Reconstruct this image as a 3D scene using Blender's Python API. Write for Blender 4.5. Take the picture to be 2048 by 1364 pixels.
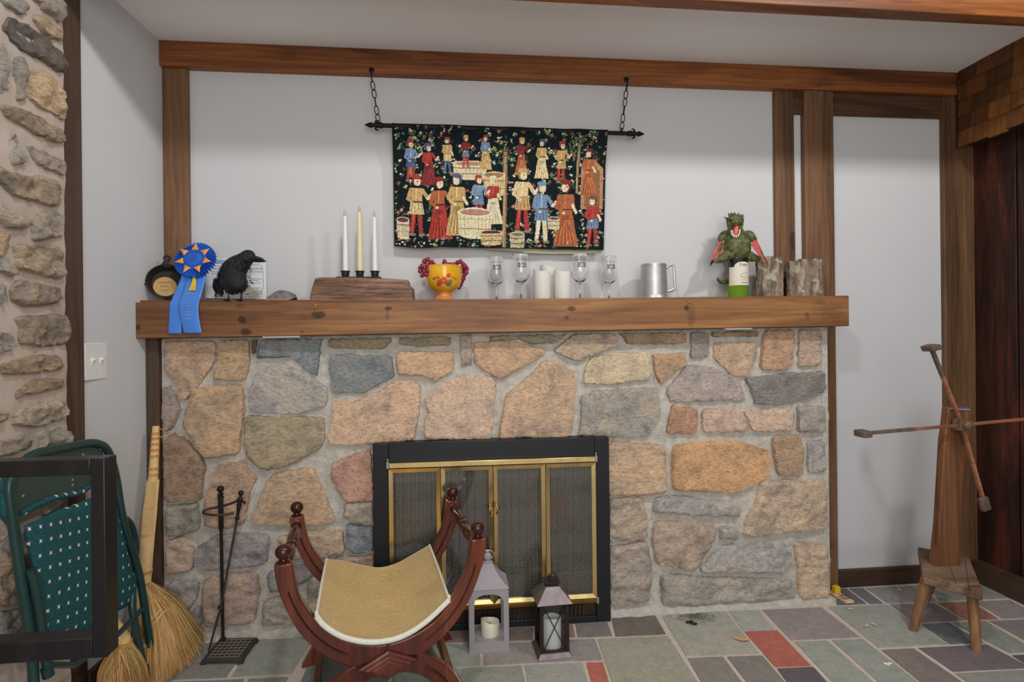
import bpy, bmesh, math, random
import numpy as np
from mathutils import Vector, Matrix, noise
from mathutils.geometry import delaunay_2d_cdt

for _o in list(bpy.data.objects):
    bpy.data.objects.remove(_o)
SC = bpy.context.scene
COL = SC.collection

# ------------------------------------------------------------------ camera
F = 1120.0
YAW = math.atan(114 / F)
ROLL = 0.011
EYE = 1.2
FWD = Vector((math.sin(YAW), math.cos(YAW), 0))
R0 = Vector((math.cos(YAW), -math.sin(YAW), 0))
RIGHT = math.cos(ROLL) * R0 - math.sin(ROLL) * Vector((0, 0, 1))
UP = math.sin(ROLL) * R0 + math.cos(ROLL) * Vector((0, 0, 1))
CAMPOS = Vector((0, 0, EYE))
cam_data = bpy.data.cameras.new('camera')
cam_data.sensor_width = 36.0
cam_data.lens = F / 2048 * 36.0
cam_data.clip_start = 0.02
cam = bpy.data.objects.new('camera', cam_data)
COL.objects.link(cam)
rot = Matrix((RIGHT, UP, -FWD)).transposed()
cam.matrix_world = Matrix.Translation(CAMPOS) @ rot.to_4x4()
SC.camera = cam

# ------------------------------------------------------------------ light and exposure
world = bpy.data.worlds.new('world')
SC.world = world
world.use_nodes = True
world.node_tree.nodes['Background'].inputs[0].default_value = (1.0, 0.99, 0.975, 1)
world.node_tree.nodes['Background'].inputs[1].default_value = 0.56
SC.view_settings.view_transform = 'Standard'
SC.view_settings.look = 'None'
SC.view_settings.gamma = 1.0
SC.view_settings.use_curve_mapping = False
SC.view_settings.exposure = -0.11


def lamp(name, kind, loc, energy, size, color=(1, 1, 1), target=None, size_y=None):
    d = bpy.data.lights.new(name, kind)
    d.energy = energy
    d.color = color
    if kind == 'AREA':
        d.size = size
        if size_y:
            d.shape = 'RECTANGLE'
            d.size_y = size_y
    else:
        d.shadow_soft_size = size
    o = bpy.data.objects.new(name, d)
    COL.objects.link(o)
    o.location = loc
    if target:
        o.rotation_euler = (Vector(target) - Vector(loc)).to_track_quat('-Z', 'Y').to_euler()
    return o


lamp('ceiling_lamp_right', 'POINT', (1.75, 0.70, 2.93), 64, 0.09, (1, 0.985, 0.96))
lamp('ceiling_lamp_left', 'POINT', (0.05, 0.70, 2.93), 52, 0.09, (1, 0.985, 0.96))
lamp('fill_light_behind', 'AREA', (0.3, -1.2, 1.6), 36, 1.4, (1, 0.99, 0.97), (0.35, 2.5, 1.55))  # added soft fill from behind the camera, not a lamp of the room


# ------------------------------------------------------------------ picture rays to points in the room
def ray(px, py):
    return FWD + (px - 1024) / F * RIGHT - (py - 682) / F * UP


def P(px, py, Y):
    d = ray(px, py)
    return CAMPOS + d * (Y / d.y)


def PX(px, py, X):
    d = ray(px, py)
    return CAMPOS + d * (X / d.x)


def G(px, py, z=0.0):
    d = ray(px, py)
    return CAMPOS + d * ((z - EYE) / d.z)


def PL(px, py, p0, n):
    d = ray(px, py)
    return CAMPOS + d * ((p0 - CAMPOS).dot(n) / d.dot(n))


def V(*a):
    return Vector(a)


# ------------------------------------------------------------------ materials
def lin(c, g=1.0):
    out = []
    for v in c[:3]:
        v = v / 255.0
        v = v / 12.92 if v <= 0.04045 else ((v + 0.055) / 1.055) ** 2.4
        out.append(min(v * g, 0.92))
    return (out[0], out[1], out[2], 1)


class NT:
    def __init__(self, name):
        self.m = bpy.data.materials.new(name)
        self.m.use_nodes = True
        self.t = self.m.node_tree
        self.n = self.t.nodes
        self.b = self.n['Principled BSDF']
        self.out = self.n['Material Output']

    def node(self, typ, **kw):
        x = self.n.new(typ)
        for k, v in kw.items():
            setattr(x, k, v)
        return x

    def link(self, a, b):
        self.t.links.new(a, b)

    def coords(self, scale=(1, 1, 1), rot=(0, 0, 0), loc=(0, 0, 0)):
        tc = self.node('ShaderNodeTexCoord')
        mp = self.node('ShaderNodeMapping')
        mp.inputs['Scale'].default_value = scale
        mp.inputs['Rotation'].default_value = rot
        mp.inputs['Location'].default_value = loc
        self.link(tc.outputs['Object'], mp.inputs[0])
        return mp.outputs[0]

    def noise(self, vec, scale, detail=4, rough=0.55, dist=0.0):
        x = self.node('ShaderNodeTexNoise')
        x.inputs['Scale'].default_value = scale
        x.inputs['Detail'].default_value = detail
        x.inputs['Roughness'].default_value = rough
        x.inputs['Distortion'].default_value = dist
        if vec is not None:
            self.link(vec, x.inputs['Vector'])
        return x.outputs['Fac']

    def ramp(self, fac, stops):
        r = self.node('ShaderNodeValToRGB')
        els = r.color_ramp.elements
        while len(els) < len(stops):
            els.new(0.5)
        for e, (p, c) in zip(els, stops):
            e.position = p
            e.color = c if len(c) == 4 else (*c, 1)
        self.link(fac, r.inputs[0])
        return r.outputs[0]

    def mix(self, a, b, fac=0.5, mode='MIX'):
        x = self.node('ShaderNodeMix', data_type='RGBA', blend_type=mode)
        for sock, v in ((x.inputs[0], fac), (x.inputs[6], a), (x.inputs[7], b)):
            if isinstance(v, (int, float)):
                sock.default_value = v
            elif isinstance(v, tuple):
                sock.default_value = v
            else:
                self.link(v, sock)
        return x.outputs[2]

    def math(self, op, a, b=0.0):
        x = self.node('ShaderNodeMath', operation=op)
        for s, v in ((x.inputs[0], a), (x.inputs[1], b)):
            if isinstance(v, (int, float)):
                s.default_value = v
            else:
                self.link(v, s)
        return x.outputs[0]

    def bump(self, h, strength=0.3, dist=0.01, prev=None):
        x = self.node('ShaderNodeBump')
        x.inputs['Strength'].default_value = strength
        x.inputs['Distance'].default_value = dist
        self.link(h, x.inputs['Height'])
        if prev is not None:
            self.link(prev, x.inputs['Normal'])
        self.link(x.outputs[0], self.b.inputs['Normal'])
        return x.outputs[0]

    def color(self, c):
        if isinstance(c, tuple):
            self.b.inputs['Base Color'].default_value = c
        else:
            self.link(c, self.b.inputs['Base Color'])

    def set(self, rough=0.5, metal=0.0, spec=None, **kw):
        self.b.inputs['Roughness'].default_value = rough
        self.b.inputs['Metallic'].default_value = metal
        if spec is not None:
            self.b.inputs['Specular IOR Level'].default_value = spec
        for k, v in kw.items():
            self.b.inputs[k].default_value = v
        return self


GAIN = 1.45


def plain(name, rgb, rough=0.5, metal=0.0, g=GAIN, var=0.12, vs=18, bump=0.0, bs=90, spec=None, stretch=(1, 1, 1), bd=0.004, **kw):
    t = NT(name)
    c = lin(rgb, g)
    vec = t.coords(stretch)
    if var:
        f = t.noise(vec, vs, 5)
        t.color(t.ramp(f, [(0.3, tuple(x * (1 - var) for x in c[:3])), (0.7, tuple(min(x * (1 + var), .95) for x in c[:3]))]))
    else:
        t.color(c)
    if bump:
        t.bump(t.noise(vec, bs, 6, 0.6), bump, bd)
    t.set(rough, metal, spec, **kw)
    return t.m


def wood(name, dark, base, light, axis='X', g=GAIN, rough=0.5, scale=1.0, knots=(), ring=0.35, bump=0.15, spec=0.4, coat=0.0, worn=None):
    t = NT(name)
    st = {'X': (0.10, 1, 1), 'Y': (1, 0.10, 1), 'Z': (1, 1, 0.10)}[axis]
    st = tuple(s * scale for s in st)
    vec = t.coords(st)
    # let the grain swirl a little
    f1 = t.noise(vec, 9, 5, 0.55, 0.9)
    col = t.ramp(f1, [(0.28, lin(dark, g)), (0.48, lin(base, g)), (0.72, lin(light, g))])
    w = t.node('ShaderNodeTexWave', wave_type='BANDS', bands_direction={'X': 'Z', 'Y': 'Z', 'Z': 'X'}[axis], wave_profile='SAW')
    w.inputs['Scale'].default_value = 13.0
    w.inputs['Distortion'].default_value = 11.0
    w.inputs['Detail'].default_value = 3.0
    w.inputs['Detail Scale'].default_value = 1.2
    t.link(vec, w.inputs['Vector'])
    col = t.mix(col, t.ramp(w.outputs['Fac'], [(0.0, (0.55, 0.5, 0.46)), (0.8, (1.08, 1.08, 1.08))]), ring, 'MULTIPLY')
    fine = t.noise(vec, 110, 3, 0.6)
    col = t.mix(col, t.ramp(fine, [(0.3, (0.72, 0.7, 0.68)), (0.62, (1.08, 1.08, 1.08))]), 0.5, 'MULTIPLY')
    tc = t.node('ShaderNodeTexCoord')
    wob = t.noise(tc.outputs['Object'], 45, 3)
    for (p, r, stch, dk) in knots:
        mp = t.node('ShaderNodeMapping')
        mp.inputs['Location'].default_value = tuple(-a for a in p)
        t.link(tc.outputs['Object'], mp.inputs[0])
        m2 = t.node('ShaderNodeMapping')
        m2.inputs['Scale'].default_value = tuple(1.0 / (r * s) for s in stch)
        t.link(mp.outputs[0], m2.inputs[0])
        ln = t.node('ShaderNodeVectorMath', operation='LENGTH')
        t.link(m2.outputs[0], ln.inputs[0])
        dd = t.math('ADD', ln.outputs['Value'], t.math('MULTIPLY', t.math('SUBTRACT', wob, 0.5), 1.1))
        k = t.ramp(dd, [(0.0, (1, 1, 1)), (0.7, (0.85, 0.85, 0.85)), (0.95, (0.35, 0.35, 0.35)), (1.0, (0.0, 0.0, 0.0))] if dk > 0.7 else [(0.0, (0.8, 0.8, 0.8)), (0.4, (0.6, 0.6, 0.6)), (1.0, (0, 0, 0))])
        col = t.mix(col, lin((40, 30, 24), 1.0), t.math('MULTIPLY', k, dk))
    t.color(col)
    t.bump(fine, bump, 0.003)
    t.set(rough, 0, spec)
    if coat:
        t.b.inputs['Coat Weight'].default_value = coat
        t.b.inputs['Coat Roughness'].default_value = 0.12
    return t.m


def stone_mat(name, g=1.0, rough=0.85, bump=0.6, speck=0.5):
    t = NT(name)
    at = t.node('ShaderNodeAttribute', attribute_name='Col')
    vec = t.coords()
    vs = t.coords((1, 1, 2.2))
    big = t.noise(vec, 9, 4, 0.6, 0.6)
    mid = t.noise(vs, 60, 8, 0.72, 0.3)
    fin = t.noise(vec, 420, 4, 0.75)
    col = t.mix(at.outputs['Color'], t.ramp(big, [(0.28, (0.60, 0.63, 0.67)), (0.5, (1, 1, 1)), (0.72, (1.22, 1.14, 1.02))]), 0.95, 'MULTIPLY')
    col = t.mix(col, t.ramp(mid, [(0.30, (0.40, 0.39, 0.37)), (0.5, (1, 1, 1)), (0.70, (1.32, 1.31, 1.29))]), 0.95, 'MULTIPLY')
    col = t.mix(col, t.ramp(fin, [(0.33, (0.5, 0.48, 0.46)), (0.5, (1, 1, 1)), (0.68, (1.4, 1.4, 1.4))]), speck, 'MULTIPLY')
    rust = t.noise(vec, 14, 5, 0.6, 0.8)
    col = t.mix(col, lin((178, 134, 92), g * 1.1), t.ramp(rust, [(0.58, (0, 0, 0)), (0.74, (0.32, 0.32, 0.32))]))
    t.color(col)
    b1 = t.bump(mid, bump * 0.8, 0.007)
    t.bump(fin, bump, 0.003, b1)
    t.set(rough, 0, 0.25)
    return t.m


# ------------------------------------------------------------------ mesh collector
ORG = {}


def smoothpath(pts, sub=6, closed=False):
    pts = [Vector(p) for p in pts]
    n = len(pts)
    out = []
    rng = range(n) if closed else range(n - 1)
    for i in rng:
        if closed:
            p0, p1, p2, p3 = pts[(i - 1) % n], pts[i], pts[(i + 1) % n], pts[(i + 2) % n]
        else:
            p0, p1, p2, p3 = pts[max(i - 1, 0)], pts[i], pts[i + 1], pts[min(i + 2, n - 1)]
        for k in range(sub):
            t = k / sub
            out.append(0.5 * ((2 * p1) + (p2 - p0) * t + (2 * p0 - 5 * p1 + 4 * p2 - p3) * t * t + (3 * p1 - p0 - 3 * p2 + p3) * t ** 3))
    if not closed:
        out.append(pts[-1])
    return out


def interp(vals, n):
    xs = np.linspace(0, 1, len(vals))
    return [float(q) for q in np.interp(np.linspace(0, 1, n), xs, vals)]


class B:
    def __init__(self):
        self.v = []
        self.f = []
        self.mi = []
        self.cur = 0
        self.col = None

    def add(self, vs, fs):
        o = len(self.v)
        self.v.extend([tuple(x) for x in vs])
        for f in fs:
            self.f.append(tuple(i + o for i in f))
            self.mi.append(self.cur)
        return self

    def box(self, x0, x1, y0, y1, z0, z1):
        vs = [(x, y, z) for x in (x0, x1) for y in (y0, y1) for z in (z0, z1)]
        self.add(vs, [(0, 1, 3, 2), (4, 6, 7, 5), (0, 4, 5, 1), (2, 3, 7, 6), (0, 2, 6, 4), (1, 5, 7, 3)])
        return self

    def obox(self, c, a, b, h):
        c, a, b, h = Vector(c), Vector(a), Vector(b), Vector(h)
        if a.cross(b).dot(h) < 0:
            a = -a
        vs = [c + sx * a + sy * b + sz * h for sx in (-1, 1) for sy in (-1, 1) for sz in (-1, 1)]
        return self.add(vs, [(0, 1, 3, 2), (4, 6, 7, 5), (0, 4, 5, 1), (2, 3, 7, 6), (0, 2, 6, 4), (1, 5, 7, 3)])

    def prism(self, pts, off):
        pts = [Vector(p) for p in pts]
        off = Vector(off)
        n = len(pts)
        nrm = Vector((0, 0, 0))
        for i in range(n):
            nrm += pts[i].cross(pts[(i + 1) % n])
        if nrm.dot(off) > 0:
            pts = pts[::-1]
        vs = pts + [p + off for p in pts]
        fs = [tuple(range(n)), tuple(range(2 * n - 1, n - 1, -1))]
        for i in range(n):
            j = (i + 1) % n
            fs.append((j, i, i + n, j + n))
        return self.add(vs, fs)

    def rings(self, rings, closed=True, cap=True, loop=False):
        n = len(rings[0])
        vs = [p for r in rings for p in r]
        fs = []
        m = len(rings)
        for i in range(m if loop else m - 1):
            i2 = (i + 1) % m
            for k in range(n if closed else n - 1):
                k2 = (k + 1) % n
                fs.append((i * n + k, i * n + k2, i2 * n + k2, i2 * n + k))
        if cap and closed and not loop:
            fs.append(tuple(range(n - 1, -1, -1)))
            fs.append(tuple(range((m - 1) * n, m * n)))
        return self.add(vs, fs)

    def tube(self, pts, r, n=10, closed=False, cap=True, flat=1.0, up=None):
        pts = [Vector(p) for p in pts]
        m = len(pts)
        rs = [r] * m if isinstance(r, (int, float)) else interp(r, m)
        rings = []
        prev = None
        for i, p in enumerate(pts):
            if closed:
                t = pts[(i + 1) % m] - pts[(i - 1) % m]
            else:
                t = pts[min(i + 1, m - 1)] - pts[max(i - 1, 0)]
            if t.length < 1e-9:
                t = Vector((0, 0, 1))
            t.normalize()
            if prev is None:
                a = Vector(up) if up is not None else (Vector((0, 0, 1)) if abs(t.z) < 0.9 else Vector((1, 0, 0)))
            else:
                a = prev if up is None else Vector(up)
            a = (a - t * a.dot(t))
            if a.length < 1e-6:
                a = t.orthogonal()
            a.normalize()
            prev = a
            b = t.cross(a)
            rings.append([p + rs[i] * (math.cos(2 * math.pi * k / n) * a * flat + math.sin(2 * math.pi * k / n) * b) for k in range(n)])
        return self.rings(rings, True, cap, closed)

    def lathe(self, prof, c=(0, 0, 0), n=32, ax=(0, 0, 1), ref=None, cap=True, sx=1.0):
        c = Vector(c)
        ax = Vector(ax).normalized()
        a = Vector(ref) if ref is not None else (Vector((1, 0, 0)) if abs(ax.x) < 0.9 else Vector((0, 1, 0)))
        a = (a - ax * a.dot(ax)).normalized()
        b = ax.cross(a)
        rings = []
        for (r, z) in prof:
            r = max(r, 1e-5)
            rings.append([c + ax * z + r * (sx * math.cos(2 * math.pi * k / n) * a + math.sin(2 * math.pi * k / n) * b) for k in range(n)])
        return self.rings(rings, True, cap)

    def ball(self, c, r, s=(1, 1, 1), n=16, m=None, axes=None):
        m = m or max(n // 2, 4)
        c = Vector(c)
        ax = axes or (Vector((1, 0, 0)), Vector((0, 1, 0)), Vector((0, 0, 1)))
        rings = []
        for i in range(m + 1):
            th = math.pi * (i / m) if 0 < i < m else (1e-3 if i == 0 else math.pi - 1e-3)
            z = -math.cos(th)
            q = math.sin(th)
            rings.append([c + r * (s[0] * q * math.cos(2 * math.pi * k / n) * ax[0] + s[1] * q * math.sin(2 * math.pi * k / n) * ax[1] + s[2] * z * ax[2]) for k in range(n)])
        return self.rings(rings)

    def sheet(self, fn, nu, nv):
        vs = [fn(i / nu, j / nv) for j in range(nv + 1) for i in range(nu + 1)]
        fs = [(j * (nu + 1) + i, j * (nu + 1) + i + 1, (j + 1) * (nu + 1) + i + 1, (j + 1) * (nu + 1) + i) for j in range(nv) for i in range(nu)]
        return self.add(vs, fs)

    def text(self, s, origin, ux, uy, size, depth=0.0003):
        cu = bpy.data.curves.new('tmp', 'FONT')
        cu.body = s
        cu.size = size
        cu.align_x = 'CENTER'
        cu.align_y = 'CENTER'
        cu.resolution_u = 2
        cu.extrude = 0.0
        ob = bpy.data.objects.new('tmp', cu)
        COL.objects.link(ob)
        dg = bpy.context.evaluated_depsgraph_get()
        me = bpy.data.meshes.new_from_object(ob.evaluated_get(dg))
        ux = Vector(ux).normalized()
        uy = Vector(uy).normalized()
        o = Vector(origin)
        self.add([o + ux * v.co.x + uy * v.co.y for v in me.vertices], [tuple(p.vertices) for p in me.polygons])
        bpy.data.objects.remove(ob)
        bpy.data.meshes.remove(me)
        bpy.data.curves.remove(cu)
        return self

    def pieces(self):
        """one collector for every loose piece"""
        par = list(range(len(self.v)))

        def find(i):
            while par[i] != i:
                par[i] = par[par[i]]
                i = par[i]
            return i
        for f in self.f:
            r = find(f[0])
            for q in f[1:]:
                par[find(q)] = r
        groups = {}
        for k, f in enumerate(self.f):
            groups.setdefault(find(f[0]), []).append(f)
        out = []
        for fs in groups.values():
            idx = {}
            nb = B()
            for f in fs:
                for q in f:
                    if q not in idx:
                        idx[q] = len(nb.v)
                        nb.v.append(self.v[q])
                nb.f.append(tuple(idx[q] for q in f))
                nb.mi.append(0)
            out.append(nb)
        return out

    def build_each(self, name, mat, parent, label=None, **kw):
        return [q.build(name, mat, parent, label=label, **kw) for q in self.pieces()]

    def build(self, name, mat, parent=None, label=None, cat=None, group=None, kind=None, loc=None, smooth=True, angle=35, bevel=0.0, bseg=2, sub=0, solid=0.0, remesh=0.0, smoothmod=0, colors=None, weld=0.0):
        me = bpy.data.meshes.new(name)
        if parent is not None:
            base = ORG[parent.name]
        elif loc is not None:
            base = Vector(loc)
        else:
            base = Vector((0, 0, 0))
        me.from_pydata([(x[0] - base.x, x[1] - base.y, x[2] - base.z) for x in self.v], [], self.f)
        mats = mat if isinstance(mat, (list, tuple)) else [mat]
        for m_ in mats:
            me.materials.append(m_)
        if len(mats) > 1:
            me.polygons.foreach_set('material_index', self.mi)
        if colors is not None:
            ca = me.color_attributes.new('Col', 'FLOAT_COLOR', 'POINT')
            ca.data.foreach_set('color', np.asarray(colors, dtype=np.float32).ravel())
        me.validate()
        me.update()
        if smooth:
            me.shade_smooth()
            me.set_sharp_from_angle(angle=math.radians(angle))
        o = bpy.data.objects.new(name, me)
        COL.objects.link(o)
        if parent is not None:
            o.parent = parent
        else:
            o.location = base
        ORG[o.name] = base.copy()
        if weld:
            w = o.modifiers.new('weld', 'WELD')
            w.merge_threshold = weld
        if remesh:
            r = o.modifiers.new('remesh', 'REMESH')
            r.mode = 'VOXEL'
            r.voxel_size = remesh
            r.use_smooth_shade = True
        if smoothmod:
            s = o.modifiers.new('smooth', 'SMOOTH')
            s.factor = 0.5
            s.iterations = smoothmod
        if solid:
            s = o.modifiers.new('solid', 'SOLIDIFY')
            s.thickness = solid
            s.offset = 0
        if bevel:
            b = o.modifiers.new('bevel', 'BEVEL')
            b.width = bevel
            b.segments = bseg
            b.limit_method = 'ANGLE'
            b.angle_limit = math.radians(40)
            b.harden_normals = False
        if sub:
            s = o.modifiers.new('sub', 'SUBSURF')
            s.levels = sub
            s.render_levels = sub
        tag(o, label, cat, group, kind)
        return o


def tag(o, label=None, cat=None, group=None, kind=None):
    for k, v in (('label', label), ('category', cat), ('group', group), ('kind', kind)):
        if v:
            o[k] = v
    return o


def thing(name, label, cat, loc, group=None):
    o = bpy.data.objects.new(name, None)
    o.empty_display_size = 0.05
    COL.objects.link(o)
    o.location = loc
    ORG[o.name] = Vector(loc)
    return tag(o, label, cat, group)


def dup(o, delta, label=None, parent=None):
    c = o.copy()
    COL.objects.link(c)
    if parent is not None:
        c.parent = parent
    else:
        c.location = Vector(o.location) + Vector(delta)
        if label:
            c['label'] = label
    ORG[c.name] = ORG[o.name] + Vector(delta)
    for ch in list(o.children):
        dup(ch, delta, None, c)
    return c


# ------------------------------------------------------------------ stones and tiles
def chaikin(poly, it=1, q=0.25):
    for _ in range(it):
        out = []
        n = len(poly)
        for i in range(n):
            a, b = poly[i], poly[(i + 1) % n]
            out.append((a[0] * (1 - q) + b[0] * q, a[1] * (1 - q) + b[1] * q))
            out.append((a[0] * q + b[0] * (1 - q), a[1] * q + b[1] * (1 - q)))
        poly = out
    return poly


def slab(poly, h, edge, spacing, seed=0, jit=0.003, amp=0.006, freq=14, sink=0.012, round_=1, tilt=0.0, sag=0.5):
    """A faced stone: outline polygon (u, v), raised by h with a rounded rim; returns (u, v, w) points and triangles."""
    rnd = random.Random(seed)
    if round_:
        poly = chaikin(poly, round_, 0.09)
    area = sum(poly[i][0] * poly[(i + 1) % len(poly)][1] - poly[(i + 1) % len(poly)][0] * poly[i][1] for i in range(len(poly)))
    if area < 0:
        poly = poly[::-1]
    out = []
    n = len(poly)
    for i in range(n):
        a, b = poly[i], poly[(i + 1) % n]
        L = math.hypot(b[0] - a[0], b[1] - a[1])
        k = max(1, int(L / spacing))
        for j in range(k):
            t = j / k
            x, y = a[0] + (b[0] - a[0]) * t, a[1] + (b[1] - a[1]) * t
            if jit:
                d = noise.noise_vector(Vector((x * 52, y * 52, seed * 3.7)))
                x += d.x * jit
                y += d.y * jit
            out.append((x, y))
    arr = np.array(out)
    n = len(arr)
    lo, hi = arr.min(0), arr.max(0)
    gx = np.arange(lo[0] + spacing * .5, hi[0], spacing)
    gy = np.arange(lo[1] + spacing * .5, hi[1], spacing * 0.87)
    pts = []
    for r, y in enumerate(gy):
        for x in gx:
            pts.append((x + (spacing / 2 if r % 2 else 0) + rnd.uniform(-.15, .15) * spacing, y + rnd.uniform(-.15, .15) * spacing))
    pts = np.array(pts) if pts else np.zeros((0, 2))
    A = arr
    Bn = np.roll(arr, -1, 0)
    if len(pts):
        inside = np.zeros(len(pts), bool)
        for a, b in zip(A, Bn):
            cond = (a[1] > pts[:, 1]) != (b[1] > pts[:, 1])
            xx = (b[0] - a[0]) * (pts[:, 1] - a[1]) / (b[1] - a[1] + 1e-12) + a[0]
            inside ^= cond & (pts[:, 0] < xx)
        pts = pts[inside]
    if len(pts):
        ab = Bn - A
        ap = pts[:, None, :] - A[None]
        tt = np.clip((ap * ab[None]).sum(2) / ((ab ** 2).sum(1)[None] + 1e-12), 0, 1)
        d = np.sqrt(((ap - tt[..., None] * ab[None]) ** 2).sum(2)).min(1)
        keep = d > max(spacing * 0.62, edge * 0.45 + spacing * 0.35)
        pts, d = pts[keep], d[keep]
    else:
        d = np.zeros(0)
    # a second ring just inside the outline keeps the rim steep
    e1 = edge * 0.45
    sg = np.roll(arr, -1, 0) - arr
    sg /= np.linalg.norm(sg, axis=1, keepdims=True) + 1e-9
    n2_ = np.stack([-sg[:, 1], sg[:, 0]], 1)
    n1_ = np.roll(n2_, 1, 0)
    nin = (n1_ + n2_) / np.maximum(1 + (n1_ * n2_).sum(1, keepdims=True), 0.35)
    ins = arr + nin * e1 * 1.15
    ap = ins[:, None, :] - A[None]
    ab = Bn - A
    tt = np.clip((ap * ab[None]).sum(2) / ((ab ** 2).sum(1)[None] + 1e-12), 0, 1)
    di = np.sqrt(((ap - tt[..., None] * ab[None]) ** 2).sum(2)).min(1)
    ki = di > e1 * 0.7
    pts = np.concatenate([pts, ins[ki]], 0)
    d = np.concatenate([d, di[ki]])
    verts = [Vector((p[0], p[1])) for p in arr] + [Vector((p[0], p[1])) for p in pts]
    edges = [(i, (i + 1) % n) for i in range(n)]
    res = delaunay_2d_cdt(verts, edges, [], 1, 1e-6)
    vv, ff, orig = res[0], res[2], res[3]
    tx, ty = rnd.uniform(-tilt, tilt), rnd.uniform(-tilt, tilt)
    cx, cy = arr.mean(0)
    outv = []
    for i, p in enumerate(vv):
        k = orig[i][0] if orig[i] else 0
        if k < n:
            w = -sink
        else:
            q = min(d[k - n] / edge, 1.0)
            w = h * math.sqrt(max(0.0, 1 - (1 - q) ** 2))
            if amp:
                w += amp * q * noise.fractal(Vector((p.x * freq, p.y * freq * 1.4, seed * 1.3)), 0.9, 2.1, 5) * 0.8
            w += (tx * (p.x - cx) + ty * (p.y - cy)) * q
        outv.append((p.x, p.y, w))
    fs = []
    for f in ff:
        a, b, c = (vv[f[0]], vv[f[1]], vv[f[2]])
        if (b.x - a.x) * (c.y - a.y) - (b.y - a.y) * (c.x - a.x) < 0:
            f = f[::-1]
        fs.append(tuple(f))
    return outv, fs


class Stones:
    def __init__(self, fn, flip=False, sat=0.66):
        self.sat = sat
        self.b = B()
        self.c = []
        self.fn = fn
        self.flip = flip

    def stone(self, poly, rgb, g=1.3, grow=0.0, **kw):
        if grow:
            cx = sum(p[0] for p in poly) / len(poly)
            cy = sum(p[1] for p in poly) / len(poly)
            poly = [(x + (x - cx) / (math.hypot(x - cx, y - cy) + 1e-6) * grow, y + (y - cy) / (math.hypot(x - cx, y - cy) + 1e-6) * grow) for x, y in poly]
        vs, fs = slab(poly, **kw)
        if self.flip:
            fs = [f[::-1] for f in fs]
        self.b.add([self.fn(*v) for v in vs], fs)
        m_ = 0.299 * rgb[0] + 0.587 * rgb[1] + 0.114 * rgb[2]
        sat = self.sat
        c = lin(tuple(m_ + (v - m_) * sat for v in rgb), g)
        self.c.extend([c] * len(vs))

# ================================================================== THE ROOM
D = 2.53            # back wall
CEIL = 2.481
XL = -1.250          # white wall on the left
XS = -1.20          # face of the left stone wall
XR = 2.545          # dark plank wall on the right

m_paint = plain('white_wall_paint', (210, 211, 213), 0.7, g=1.0, var=0.015, vs=3, bump=0.12, bs=160, spec=0.25, bd=0.002)
m_ceil = plain('ceiling_paint', (246, 244, 242), 0.8, g=1.0, var=0.02, vs=2, bump=0.15, bs=200, spec=0.2, bd=0.002)
m_mortar = plain('stone_mortar', (204, 199, 189), 0.95, g=1.12, var=0.16, vs=40, bump=1.0, bs=150, spec=0.1, bd=0.008)
m_mortar_left = plain('buff_mortar', (192, 177, 165), 0.95, g=0.98, var=0.10, vs=7, bump=0.4, bs=70, spec=0.1, bd=0.004)
m_stone = stone_mat('fieldstone', 1.25, speck=0.55)
m_stone_left = stone_mat('rubble_stone', 1.15, bump=0.9)

b = B()
for (x0, x1, z0, z1) in ((XL - .2, -0.30, 0, 0.75), (0.62, XR + .1, 0, 0.75), (XL - .2, XR + .1, 0.75, CEIL + .05)):
    b.box(x0, x1, D, D + 0.10, z0, z1)
b.build('wall_back', m_paint, kind='structure', smooth=False)
B().prism([(XL - .12, 1.90, 0), (-1.2643, 1.90, 0), (-1.220, D, 0), (XL - .12, D, 0)], (0, 0, CEIL + .04)).build('wall_left', m_paint, kind='structure', smooth=False)
B().box(XL - 0.2, XR + .1, 1.85, D + .1, CEIL, CEIL + 0.06).build('ceiling', m_ceil, kind='structure', smooth=False)

# --- dark plank wall on the right, grooves between the boards
m_plank = wood('dark_stained_planks', (34, 20, 16), (60, 34, 26), (104, 52, 34), 'Z', g=1.0, rough=0.5, scale=1.6, ring=0.7, bump=0.4, spec=0.3)
b = B()
y = D
wd = 0.235
while y > -0.4:
    b.box(XR, XR + 0.025, y - wd + 0.008, y, 0, 3.2)
    y -= wd
b.box(XR + 0.012, XR + 0.08, -0.4, D, 0, 3.2)
b.build('wall_right', m_plank, kind='structure', bevel=0.003)

# --- beams and posts
m_beam = wood('red_brown_beam', (84, 46, 22), (130, 76, 36), (164, 102, 54), 'X', g=1.0, rough=0.5, scale=0.9, ring=0.6, bump=0.25,
              knots=[((1.75, 2.487, 2.41), 0.05, (1.6, 1, 0.8), 0.6), ((-0.7, 2.487, 2.44), 0.04, (1.5, 1, .7), 0.5), ((0.4, 2.487, 2.40), 0.03, (2.2, 1, .6), 0.4)])
m_post = wood('brown_post', (76, 54, 38), (114, 82, 56), (142, 106, 78), 'Z', g=1.0, rough=0.55, scale=0.9, ring=0.4, bump=0.25,
              knots=[((1.60, 2.49, 1.66), 0.03, (0.8, 1, 1.9), 0.75), ((1.595, 2.49, 1.6), 0.05, (0.8, 1, 1.6), 0.45), ((1.78, 2.49, 1.98), 0.018, (1.2, 1, 1), 0.7),
                     ((2.46, 2.49, 0.99), 0.014, (1, 1, 1.2), 0.85), ((2.475, 2.49, 1.02), 0.012, (1, 1, 1), 0.8), ((2.45, 2.49, 1.62), 0.03, (1, 1, 1.6), 0.5),
                     ((1.86, 2.49, 1.35), 0.09, (0.35, 1, 1.1), 0.55), ((1.84, 2.49, 0.9), 0.05, (0.6, 1, 1.4), 0.6)])
m_post_dark = wood('dark_brown_post', (56, 42, 34), (80, 60, 47), (98, 76, 60), 'Z', g=1.0, rough=0.6, scale=0.9, ring=0.3, bump=0.2)
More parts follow.
